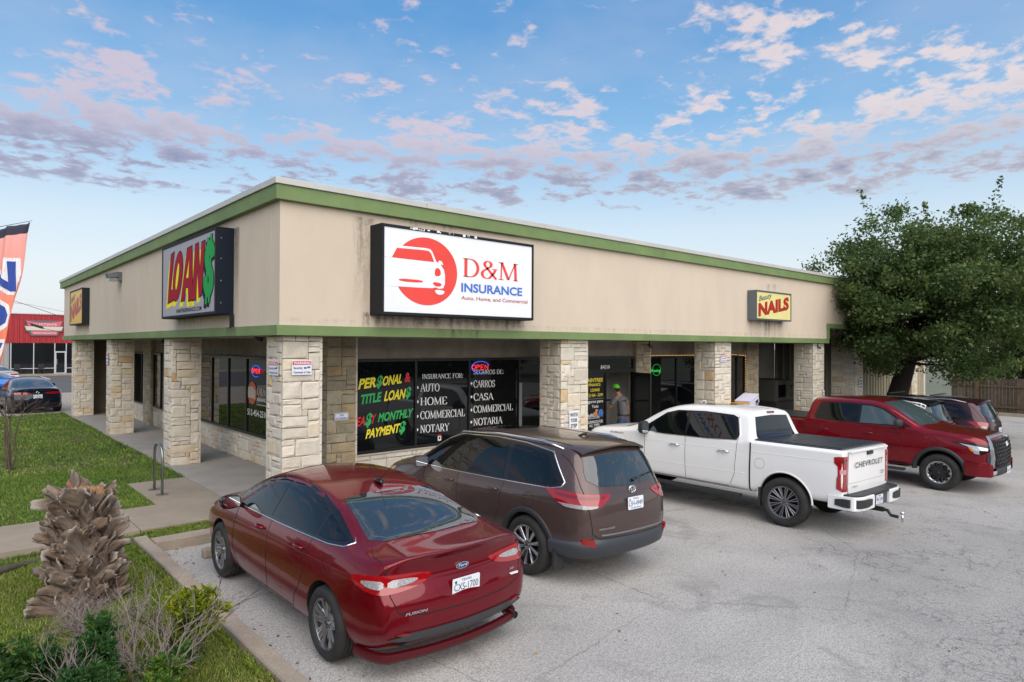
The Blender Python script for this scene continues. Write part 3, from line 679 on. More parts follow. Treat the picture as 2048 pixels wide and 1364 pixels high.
# small printed pictures of vehicles on the poster: plain shapes
PB = mat('print_blue', (.06, .16, .45), .5); PO = mat('print_tan', (.5, .25, .10), .5); PW = mat('print_grey', (.45, .45, .47), .5)
B().prism(chaikin([(-.09, -.09), (.09, -.10), (.11, .02), (.05, .11), (-.06, .09), (-.11, .0)], 1), (9.57, 1.567, 1.175), (1, 0, 0), (0, 0, 1), (0, -1, 0), .001).build('picture', PB, lf)
B().prism([(-.10, -.07), (.08, -.09), (.04, .02), (.09, .10), (-.02, .11), (-.04, .03), (-.12, .02)], (9.38, 1.567, 1.175), (1, 0, 0), (0, 0, 1), (0, -1, 0), .001).build('picture', PO, lf)
for xx in (9.02, 9.2): B().prism([(-.09, -.03), (.09, -.03), (.09, .01), (.03, .05), (-.04, .05), (-.09, .0)], (xx, 1.567, 1.12), (1, 0, 0), (0, 0, 1), (0, -1, 0), .001).build('picture', PW, lf)
# ---------------------------------------------------------------- neon OPEN signs
NR = mat('neon_red', (.6, .02, .02), .5, emit=(1, .03, .05), es=.5); NB = mat('neon_blue', (.02, .08, .5), .5, emit=(.04, .14, 1), es=.45)
def neon(o, u, w, h, label):
    o = Vector(o); u = Vector(u); v = Vector((0, 0, 1)); t = tag(empty('neon_sign', o), label, 'neon sign', 'red and blue neon OPEN signs')
    n = u.cross(v)
    def P2(a, b): return u*(a*w)+v*(b*h)
    k = B()
    L4 = [arc(.12, .5, .10, .3, 0, 360, 14), [(.29, .15), (.29, .8)]+arc(.34, .65, .12, .15, 90, -90, 8)+[(.29, .5)], [(.70, .8), (.54, .8), (.54, .15), (.70, .15)], [(.54, .48), (.67, .48)], [(.78, .15), (.78, .8), (.96, .15), (.96, .8)]]
    for ln in L4: k.tube([P2(a, b*.62+.22) for a, b in ln], .007, 6)
    k.build('word_tube', NR, t)
    for a0, a1 in ((200, 20), (-160, -60)):
        k = B(); k.tube([P2(.52+.52*math.cos(R_(a0+(a1-a0)*i/18)), .50+.55*math.sin(R_(a0+(a1-a0)*i/18))) for i in range(19)], .006, 6); k.build('oval_tube', NB, t)
neon((5.06, 1.553, 2.375), (1, 0, 0), .50, .25, 'glowing red OPEN in a blue oval in the window beside SEGUROS DE')
neon((1.583, 5.72, 2.24), (0, -1, 0), .52, .25, 'glowing red OPEN in a blue oval above the orange disc logo')
GN = mat('neon_green', (.02, .5, .08), .5, emit=(.03, .8, .12), es=.08)
t = tag(empty('neon_sign', (11.8, 1.57, 2.3)), 'dim green ring and word glowing in the dark shop window', 'neon sign')
k = B(); k.tube([(.32+.20*math.cos(a*math.pi/12), 0, .0+.17*math.sin(a*math.pi/12)) for a in range(25)], .007, 5); k.build('ring_tube', GN, t)
text_obj('word_tube', 'Waxing', (0, -.008, -.06), (1, 0, 0), (0, 0, 1), .5, .09, mat('neon_green_word', (.02, .5, .08), .5, emit=(.03, .9, .14), es=.2), t, bold=.01)
# ================================================================ SIGNS
SGB = mat('sign_cabinet_black', (.012, .014, .018), .65, spec=.25, bump=.1, bs=40); SCR = mat('bolt_grey', (.3, .3, .3), .4, .6)
FACEW = mat('sign_face_white', (.80, .82, .86), .35, var=.05, vs=1.2)
LR = mat('logo_red', (.70, .045, .03), .4, var=.18, vs=.7, var2=(.80, .075, .06)); LB = mat('logo_blue', (.05, .16, .55), .4)
sg = tag(empty('wall_sign', (0, 0, 0)), 'large white box sign with a red car disc and blue insurance lettering', 'sign')
bx('cabinet', (1.50, 5.06, -.47, -.101, 3.52, 5.09), SGB, sg, .012)
for a in [(1.505, 5.055, -.505, -.471, 3.525, 3.575), (1.505, 5.055, -.505, -.471, 5.035, 5.085), (1.505, 1.55, -.505, -.471, 3.576, 5.034), (5.01, 5.055, -.505, -.471, 3.576, 5.034)]: bx('retainer', a, SGB, sg, .004)
bx('face', (1.551, 5.009, -.49, -.472, 3.577, 5.033), FACEW, sg)
# peeled flakes on the retainer
rr = random.Random(5)
for cx, n in ((2.25, 9), (2.75, 6), (3.1, 2), (3.4, 4)):
    for i in range(n):
        a = cx+rr.uniform(-.2, .2); s = rr.uniform(.01, .035); bx('paint_flake', (a, a+s*1.8, -.508, -.5055, 5.04+rr.uniform(0, .015), 5.05+s), FACEW, sg)
def lg(name, poly, m, lay): return B().prism(poly, (0, -.4905-.0015*lay, 0), (1, 0, 0), (0, 0, 1), (0, -1, 0), .0012).build(name, m, sg)
cx, cz, rd = 2.42, 4.33, .668
circ = [(cx+rd*math.cos(a), cz+rd*.92*math.sin(a)) for a in [i*math.pi/40 for i in range(80)]]
circ = [(cx+.685*math.cos(i*math.pi/40), 4.328+.608*math.sin(i*math.pi/40)) for i in range(80)]
lg('logo_disc', circ, LR, 0)
carp = [(1.70, 4.66), (1.76, 4.735), (1.86, 4.735)]+[(2.40, 4.745), (2.50, 4.735), (2.545, 4.69)]+[(2.63, 4.525), (2.66, 4.50)]+[(2.70, 4.55), (2.755, 4.535), (2.79, 4.475), (2.725, 4.478)]+[(2.80, 4.39), (2.828, 4.28), (2.825, 4.13), (2.79, 4.05), (2.70, 4.03), (2.62, 4.055), (2.55, 4.035), (2.30, 4.028), (1.60, 4.02), (1.60, 4.66)]
lg('logo_car', carp, FACEW, 1)
lg('logo_window', [(1.70, 4.515), (1.80, 4.69), (2.38, 4.705), (2.475, 4.695), (2.515, 4.66), (2.585, 4.51)], LR, 2)
lg('logo_window_gap', [(1.55, 4.515), (1.70, 4.515), (1.80, 4.69), (1.82, 4.735), (1.70, 4.735)], FACEW, 3)
lg('logo_lamp', chaikin([(2.598, 4.25), (2.598, 4.37), (2.64, 4.41), (2.70, 4.40), (2.73, 4.35), (2.728, 4.27)], 1), LR, 2)
lg('logo_grille', chaikin([(1.83, 4.165), (2.35, 4.165), (2.33, 4.115), (1.87, 4.112)], 1), LR, 2)
lg('logo_fog_lamp', chaikin([(2.54, 4.15), (2.75, 4.14), (2.74, 4.075), (2.60, 4.07)], 1), LR, 2)
lg('logo_wheel', chaikin([(2.583, 4.012), (2.82, 4.008), (2.80, 3.935), (2.65, 3.92)], 1), FACEW, 3)
def st(txt, x, z, w, h, m, **k): return text_obj('lettering', txt, (x, -.4935, z), (1, 0, 0), (0, 0, 1), w, h, m, sg, **k)
st('D&M', 3.235, 4.30, 1.40, .345, LR, serif=True); st('INSURANCE', 3.20, 4.015, 1.545, .165, LB, bold=.03); st('Auto, Home, and Commercial', 3.20, 3.865, 1.695, .072, mat('logo_dark_red', (.42, .05, .05), .4), bold=.012)
# LOANS sign on the left face
sl_ = tag(empty('wall_sign', (0, 0, 0)), 'silver sign reading LOAN in red and yellow with a green dollar mark', 'sign')
bx('cabinet', (-.40, -.103, 1.99, 5.64, 3.55, 5.12), mat('sign_cabinet_navy', (.007, .012, .024), .7, spec=.2), sl_, .01)
for a in [(-.425, -.402, 1.995, 5.635, 3.555, 3.60), (-.425, -.402, 1.995, 5.635, 5.065, 5.115), (-.425, -.402, 1.995, 2.05, 3.601, 5.064), (-.425, -.402, 5.58, 5.635, 3.601, 5.064)]: bx('retainer', a, SGB, sl_, .003)
def silver(g, pos, c):
    s = g.sep(pos); return (g.mix(g.mapr(g.noise(pos, 30, 4, .8), .55, .75, 0., .35), c, (.30, .29, .28)),)
bx('face', (-.414, -.4025, 2.051, 5.579, 3.602, 5.063), mat('silver_face', (.34, .34, .38), .6, 0, spec=.3, fn=silver), sl_)
for z in (3.75, 4.15, 4.55, 4.92): B().prism([(.012*math.cos(a), .012*math.sin(a)) for a in [i*math.pi/3 for i in range(6)]], (-.33, 1.988, z), (1, 0, 0), (0, 0, 1), (0, -1, 0), .004).build('bolt', SCR, sl_)
def lp(name, poly, m, lay): return B().prism(poly, (-.4145-.0016*lay, 0, 0), (0, -1, 0), (0, 0, 1), (-1, 0, 0), .0012).build(name, m, sl_)
LRED = mat('loan_red', (.33, .008, .025), .7, spec=.15); LYEL = mat('loan_yellow', (.80, .72, .03), .7, spec=.15); LBLK = mat('loan_black', (.01, .01, .012), .7, spec=.15); LGRN = mat('loan_green', (.02, .33, .08), .7, spec=.15)
# letters in the plane: a = -Y, so a runs to the right as seen; the drawn outline of each letter
def tr(p, dx=0, dz=0): return [(a+dx, b+dz) for a, b in p]
Lp = [(-5.17, 3.88), (-4.70, 3.93), (-4.72, 4.16), (-4.96, 4.11), (-4.69, 4.93), (-4.93, 4.90), (-5.0, 4.7)]
Op = [(-4.42+.33*math.cos(R_(t))+.14*math.sin(R_(t)), 4.40+.50*math.sin(R_(t))) for t in range(0, 360, 20)]
Oi = [(-4.43+.09*math.cos(R_(t))+.09*math.sin(R_(t)), 4.40+.27*math.sin(R_(t))) for t in range(0, 360, 24)]
Ap = [(-4.17, 3.88), (-3.92, 3.89), (-3.84, 4.15), (-3.67, 4.14), (-3.65, 3.86), (-3.36, 3.88), (-3.44, 4.92), (-3.76, 4.90)]
Ai = [(-3.80, 4.32), (-3.66, 4.32), (-3.62, 4.66)]
Np = [(-3.40, 3.86), (-3.17, 3.87), (-3.08, 4.42), (-2.98, 3.90), (-2.80, 3.94), (-2.62, 4.93), (-2.83, 4.92), (-2.92, 4.42), (-3.03, 4.93), (-3.23, 4.92)]
for poly in (Lp, Op, Ap, Np): lp('letter_shadow', tr(poly, -.12, -.12), LYEL, 0)
def grow(p, k=.022):
    c0 = sum(a for a, b in p)/len(p); c1 = sum(b for a, b in p)/len(p); n = len(p); q = []
    ar = sum(p[i][0]*p[(i+1) % n][1]-p[(i+1) % n][0]*p[i][1] for i in range(n)); sg_ = 1 if ar > 0 else -1
    for i in range(n):
        e0 = (Vector(p[i])-Vector(p[i-1])).normalized(); e1 = (Vector(p[(i+1) % n])-Vector(p[i])).normalized()
        nn = Vector((e0.y+e1.y, -e0.x-e1.x))*sg_
        nn = nn.normalized()*k*min(1.8, 1/max(.4, math.sqrt((1+e0.dot(e1))/2))) if nn.length > 1e-3 else Vector((0, 0)); q.append((p[i][0]+nn.x, p[i][1]+nn.y))
    return q
for i, poly in enumerate((Lp, Op, Ap, Np)): lp('letter_outline', grow(poly), LBLK, 1+.3*i); lp('letter', poly, LRED, 3+.1*i)
lp('letter_hole', grow(Oi, .015), LBLK, 4); lp('letter_hole', Oi, LYEL, 5); lp('letter_hole', tr(Oi, -.06, -.02)[2:12], mat('silver_face', (.40, .40, .44), .35, .3), 6) if False else None
lp('letter_hole', Ai, LYEL, 4)
def dollar(dx, dz, m, lay, k=0):
    S_ = [(-2.56, 4.26), (-2.57, 4.12), (-2.48, 4.00), (-2.34, 3.99), (-2.24, 4.10), (-2.24, 4.26), (-2.34, 4.38), (-2.46, 4.48), (-2.50, 4.62), (-2.42, 4.76), (-2.28, 4.80), (-2.17, 4.72), (-2.14, 4.58)]
    b = B()
    def rib(pts, w, dl=0):
        vs = []; n = len(pts)
        for i in range(n):
            a = Vector(pts[max(i-1, 0)]); c = Vector(pts[min(i+1, n-1)]); d = (c-a).normalized(); q = Vector(pts[i])
            vs += [(-.4145-.0016*(lay+dl), -(q.x-d.y*w+dx), q.y+d.x*w+dz), (-.4145-.0016*(lay+dl), -(q.x+d.y*w+dx), q.y-d.x*w+dz)]
        b.add(vs, [(2*i, 2*i+1, 2*i+3, 2*i+2) for i in range(n-1)])
    S2 = chaikin(S_, 2, False); rib(S2, .13+k)
    rib([(-2.53, 3.74), (-2.42, 4.97)], .050+k, .35); rib([(-2.36, 3.76), (-2.23, 5.02)], .050+k, .7)
    b.v = [(x, -y if False else y, z) for x, y, z in b.v]
    return b.build('dollar_mark', m, sl_)
dollar(-.07, -.07, LBLK, 4, .02); dollar(0, 0, LBLK, 5, .02); dollar(0, 0, LGRN, 6.2)
text_obj('lettering', 'RAINTREEFINANCE.COM', (-.4165, 4.50, 3.645), (0, -1, 0), (0, 0, 1), 1.68, .082, LBLK, sl_, bold=.02)
B().box(-.18, -.12, 1.93, 1.985, 3.3, 3.56).build('conduit', SGB, sl_)
# nails signs
def nails(root, o, u, w, h, face, frame, dep, nrm, beauty):
    o, u, nrm = Vector(o), Vector(u), Vector(nrm); v = Vector((0, 0, 1))
    def bb(name, a0, a1, b0, b1, d0, d1, m):
        b = B(); ps = [o+u*a+v*z+nrm*d for d in (d0, d1) for z in (b0, b1) for a in (a0, a1)]
        b.add(ps, [(0, 2, 3, 1), (4, 5, 7, 6), (0, 1, 5, 4), (2, 6, 7, 3), (0, 4, 6, 2), (1, 3, 7, 5)]); return b.build(name, m, root)
    bb('cabinet', 0, w, 0, h, 0, dep, frame)
    for a in ((0, w, 0, .045), (0, w, h-.045, h), (0, .045, .046, h-.046), (w-.045, w, .046, h-.046)): bb('retainer', *a, dep+.001, dep+.025, frame)
    bb('face', .046, w-.046, .046, h-.046, dep+.001, dep+.012, face)
    q = o+nrm*(dep+.015)
    tx = 'NAILS'; ws = w*.86; x = w*.07
    R2 = mat('nails_red', (.42, .025, .02), .4); DK = mat('nails_shadow', (.08, .01, .01), .4)
    for dd, m_, off in ((-.012, DK, 0), (0, R2, .003)):
        text_obj('lettering', tx, q+u*(x+dd)+v*(h*.14+dd)+nrm*off, u, v, ws, h*.42, m_, root, bold=.045, rise=h*.32)
    text_obj('lettering', 'Beauty', q+u*(w*.08)+v*(h*.62), u, v, w*.34, h*.19, mat('nails_navy', (.02, .05, .12), .4), root, bold=.01, rise=h*.16, lean=.3)
r_ = tag(empty('wall_sign'), 'pale yellow sign with red slanted NAILS lettering near the tree', 'sign')
nails(r_, (14.40, -.102, 3.83), (1, 0, 0), 2.27, .90, mat('sign_face_yellow', (.78, .72, .30), .4, var=.15, vs=2), mat('sign_frame_grey', (.13, .15, .18), .4, .4), .27, (0, -1, 0), 1)
r_ = tag(empty('wall_sign'), 'amber yellow sign with red NAILS lettering at the far end of the side wall', 'sign')
nails(r_, (-.103, 19.2, 3.68), (0, -1, 0), 2.68, 1.27, mat('sign_face_amber', (.70, .42, .04), .4), SGB, .20, (-1, 0, 0), 1)
# small plates on the columns
PLW = mat('plate_white', (.72, .74, .78), .4); PLR = mat('plate_red', (.62, .02, .05), .4); PLB = mat('plate_blue', (.05, .09, .28), .4)
def plate(o, u, w, h, label, kind, nrm, sc=1, grp=None):
    o, u, nrm = Vector(o), Vector(u), Vector(nrm); v = Vector((0, 0, 1)); t = tag(empty('notice_plate', o), label, 'sign', grp)
    def pb(name, a0, a1, b0, b1, d, m):
        ps = [u*a+v*z+nrm*dd for dd in (d-.003, d) for z in (b0, b1) for a in (a0, a1)]
        return B().add(ps, [(0, 2, 3, 1), (4, 5, 7, 6), (0, 1, 5, 4), (2, 6, 7, 3), (0, 4, 6, 2), (1, 3, 7, 5)]).build(name, m, t)
    pb('panel', 0, w, 0, h, .004, PLW)
    def tt(s, x, z, ww, hh, m, b=.02): text_obj('lettering', s, u*x+v*z+nrm*.010, u, v, ww, hh, m, t, bold=b)
    if kind == 'warn':
        pb('header', .01, w-.01, h*.70, h*.95, .0075, PLR); tt('WARNING', w*.07, h*.74, w*.86, h*.17, PLW, .03)
        tt('Security', w*.07, h*.42, w*.46, h*.16, PLB); tt('Cameras in Use', w*.07, h*.12, w*.86, h*.16, PLB)
        pb('camera_print', w*.60, w*.74, h*.42, h*.54, .0075, PLB); pb('camera_print', w*.78, w*.92, h*.46, h*.58, .0075, PLB)
    elif kind == 'van':
        pb('border', .008, w-.008, .008, h-.008, .007, PLB); pb('inner', .016, w-.016, .016, h-.016, .0085, PLW)
        tt('VAN', w*.36, h*.56, w*.28, h*.26, PLB); tt('ACCESSIBLE', w*.08, h*.16, w*.84, h*.26, PLB)
    elif kind == 'step':
        for i, s in enumerate(('WATCH', 'YOUR', 'STEP')): tt(s, w*(.08+.06*(i > 0)), h*(.70-.29*i), w*(.84-.12*(i > 0)), h*.20, mat('print_black', (.02, .02, .025), .5), .02)
    else:
        for i in range(3): pb('print', w*.2, w*.8, h*(.15+.28*i), h*(.3+.28*i), .007, mat('print_grey2', (.12, .2, .25), .5))
    return t
plate((.14, -.03, 2.51), (1, 0, 0), .335, .235, 'white and red camera WARNING plate on the front of the corner column', 'warn', (0, -1, 0))
plate((-.03, .48, 2.50), (0, -1, 0), .385, .235, 'white and red camera WARNING plate on the shaded side of the corner column', 'warn', (-1, 0, 0))
plate((1.63, 1.47, 1.525), (1, 0, 0), .30, .155, 'small blue and white VAN ACCESSIBLE plate on the pilaster', 'van', (0, -1, 0))
plate((6.634, -.03, 1.09), (1, 0, 0), .297, .435, 'white upright WATCH YOUR STEP plate on a stone column', 'step', (0, -1, 0))
plate((13.01, -.03, 2.56), (1, 0, 0), .34, .20, 'faded camera WARNING plate on the column behind the white pickup', 'warn', (0, -1, 0))
plate((-.03, 13.95, 2.35), (0, -1, 0), .30, .38, 'narrow red and white plate on a side column, third from the corner', 'warn', (-1, 0, 0))
plate((23.2, -.03, 1.35), (1, 0, 0), .35, .42, 'small pale plate with dark print on the stone pier by the tree', 'x', (0, -1, 0))
plate((19.9, -.03, 1.05), (1, 0, 0), .12, .40, 'blue and white strip plate on the column beside the yellow nails sign', 'x', (0, -1, 0))
# cameras and lamps
def dome(p, label):
    t = tag(empty('security_camera', p), label, 'camera'); k = B(); k.lathe([(.001, .0), (.10, .0), (.10, .03), (.075, .035)], 16, Matrix.Rotation(-math.pi/2, 4, 'X')); k.v = [(x, y, -abs(z)) for x, y, z in k.v]; k.build('housing', mat('dark_metal', (.07, .065, .06), .5), t)
    k = B(); k.v = []; bmm = bmesh.new(); bmesh.ops.create_uvsphere(bmm, u_segments=14, v_segments=8, radius=.07); 
    for q in bmm.verts: q.co.z = min(q.co.z, 0)-.034
    k.addbm(bmm).build('dome', mat('smoked_dome', (.02, .02, .02), .1), t, True)
dome((.6, 2.6, 3.155), 'round dark dome camera under the canopy left of the corner column')
def bullet(p, d, label):
    t = tag(empty('security_camera', p), label, 'camera'); d = Vector(d).normalized()
    B().tube([(0, 0, 0), (0, 0, -.10)], .02).build('bracket', BLACKF, t); B().tube([Vector((0, 0, -.13))-d*.08, Vector((0, 0, -.13))+d*.12], .04, 10).build('barrel', mat('camera_body', (.10, .10, .10), .4), t)
    B().tube([Vector((0, 0, -.13))+d*.121, Vector((0, 0, -.13))+d*.125], .03, 10).build('lens', GLASS, t)
bullet((10.2, .4, 3.155), (-.5, -1, -.4), 'bullet camera hanging from the soffit above the parked white pickup')
bullet((.9, 11.0, 3.155), (.6, -1, -.3), 'bullet camera hanging from the soffit between two side columns')
bullet((19.5, -.02, 3.145), (-.2, -1, -.4), 'bullet camera at the top of the column nearest the tree')
t = tag(empty('wall_light', (-.103, 11.5, 4.95)), 'grey wall pack floodlight high on the side wall', 'floodlight')
B().box(-.10, 0, -.14, .14, -.13, .13, .01).build('back_box', mat('lamp_grey', (.10, .11, .12), .5), t)
B().add([(-.10, -.16, .14), (-.10, .16, .14), (-.38, -.16, .06), (-.38, .16, .06), (-.10, -.16, -.02), (-.10, .16, -.02), (-.34, -.16, -.06), (-.34, .16, -.06)], [(0, 1, 3, 2), (0, 2, 6, 4), (1, 5, 7, 3), (2, 3, 7, 6), (4, 6, 7, 5), (0, 4, 5, 1)]).build('hood', mat('lamp_grey', (.10, .11, .12), .5), t)
B().box(-.33, -.11, -.14, .14, -.14, -.055).build('lens', mat('lamp_lens', (.22, .23, .24), .2), t)
# bike rack
t = tag(empty('bike_rack', (-.93, 3.65, .15)), 'galvanised steel hoop bike rack on the concrete pad', 'bike rack')
STEEL = mat('galvanised', (.33, .36, .35), .35, .9, var=.25, vs=20)
B().tube([(.0, .29, 0), (0, .29, .72), (0, .26, .82), (0, .18, .90), (0, .08, .93), (0, -.08, .93), (0, -.18, .90), (0, -.26, .82), (0, -.29, .72), (0, -.29, 0)], .024, 12).build('hoop', STEEL, t, True)
for s in (-1, 1):
    k = B(); k.prism(chaikin([(-.10, -.06), (.10, -.06), (.10, .06), (-.10, .06)], 1), (0, s*.29, .001), (1, 0, 0), (0, 1, 0), (0, 0, 1), .012).build('foot_plate', STEEL, t)
    for a in (-.065, .065): B().tube([(a, s*.29, .012), (a, s*.29, .03)], .012, 6).build('bolt', STEEL, t)
# wheel stop
t = bx('wheel_stop', (-1.35, .45, -.62, -.46, 0, .13), KERB, None, .03); tag(t, 'short concrete wheel stop at the nose of the red sedan', 'wheel stop')
# ================================================================ VEHICLES
RUB = mat('tyre_rubber', (.012, .012, .012), .8, obj=True, var=.5, vs=6, var2=(.03, .028, .026), bump=.3, bs=50)
PLAS = mat('black_plastic', (.022, .024, .027), .55, obj=True, bump=.1, bs=300, bd=.002)
GAPM = mat('panel_gap', (.004, .004, .004), .8)
CHR = mat('chrome', (.75, .75, .76), .12, 1)
TINT = mat('car_glass', (.003, .004, .005), .015, spec=.45, obj=True)
SKYG = mat('car_glass_rear', (.022, .032, .038), .02, spec=.8, coat=.35, obj=True, coatr=.02)  # blue-grey base lifted to stand in for sky mirrored in the rear glass
WIN_L = mat('car_glass_sky_tint', (.05, .075, .078), .015, spec=.9, obj=True)  # pale teal base stands in for the sky mirrored in the red pickup's windows
TRIMB = mat('gloss_black_trim', (.006, .006, .007), .15)
LRED2 = mat('lamp_red', (.30, .003, .006), .08, coat=1)
LREDD = mat('lamp_red_dark', (.16, .002, .006), .08, coat=1)
LWHT = mat('lamp_clear', (.38, .38, .40), .12, coat=1, obj=True, var=.5, vs=60)
LORG = mat('lamp_amber', (.65, .22, .02), .1, coat=1)
WELL = mat('wheel_well', (.006, .006, .006), .9)
PLT = mat('plate_face', (.72, .75, .80), .4); PLK = mat('plate_ink', (.02, .03, .08), .5)
def paint(name, col, metal=.35, flake=.15, rough=.28):
    return mat(name, col, rough, metal, coat=.75, obj=True, var=flake, vs=900, spec=.12)
def ring_body(st, tail, nose, bulge_r=.06, bulge_f=.08, crease_lv=(), crease_st=(), lv=3, cw=.6):
    """st rows: x, z0, z1, z2, z3, z4, z5, z6, zc, y0, y1, y2, y3, y4, y5, y6 ; tail/nose: x offsets per level"""
    NL = 7; nx = len(st); V = []; idx = {}
    FR = (-1, -.5, 0, .5, 1)
    def put(key, p): idx[key] = len(V); V.append(p)
    def sect(i):
        r = st[i]; x = r[0]; z = r[1:8]; zc = r[8]; y = r[9:16]; off = tail if i == 0 else nose if i == nx-1 else (0,)*7
        return x, z, zc, y, off
    for i in range(nx):
        x, z, zc, y, off = sect(i)
        for l in range(NL):
            for s in (-1, 1): put((i, l, s), (x+off[l], s*y[l], z[l]))
        for k in (-.5, 0, .5):
            e = (bulge_r*(1-k*k)*(-1) if i == 0 else bulge_f*(1-k*k) if i == nx-1 else 0)
            put((i, 'b', k), (x+off[0]+e, k*y[0], z[0])); put((i, 't', k), (x+off[6]+e, k*y[6], z[6]+(zc-z[6])*(1-k*k)))
    for i, b in ((0, -bulge_r), (nx-1, bulge_f)):
        x, z, zc, y, off = sect(i)
        for l in range(1, NL-1):
            for k in (-.5, 0, .5): put((i, l, k), (x+off[l]+b*(1-k*k), k*y[l], z[l]))
    F = []
    q = lambda *k: F.append(tuple(idx[a] for a in k))
    for i in range(nx-1):
        for l in range(NL-1):
            q((i, l, 1), (i, l+1, 1), (i+1, l+1, 1), (i+1, l, 1)); q((i, l, -1), (i+1, l, -1), (i+1, l+1, -1), (i, l+1, -1))
        for nm in ('b', 't'):
            lv0 = 0 if nm == 'b' else 6
            ks = [(lv0, -1), (nm, -.5), (nm, 0), (nm, .5), (lv0, 1)]
            for a, b in zip(ks[:-1], ks[1:]):
                f = ((i, *a), (i, *b), (i+1, *b), (i+1, *a)); q(*(f if nm == 'b' else f[::-1]))
    for i in (0, nx-1):
        def kk(l, k):
            if k in (-1, 1): return (i, l, k)
            return (i, 'b' if l == 0 else 't' if l == 6 else l, k)
        for l in range(NL-1):
            for a, b in zip(FR[:-1], FR[1:]):
                f = (kk(l, a), kk(l+1, a), kk(l+1, b), kk(l, b)); q(*(f if i == 0 else f[::-1]))
    inv = {v: k for k, v in idx.items()}
    def cr(a, b):
        A, Bk = inv[a], inv[b]; w = 0
        if A[1] == Bk[1] and A[2] == Bk[2] and A[0] != Bk[0]:
            for l, c in crease_lv:
                if A[1] == l: w = max(w, c)
        if A[0] == Bk[0]:
            for s_, c in crease_st:
                if A[0] == s_: w = max(w, c)
        return w
    return subsurf_mesh(V, F, lv, cr)
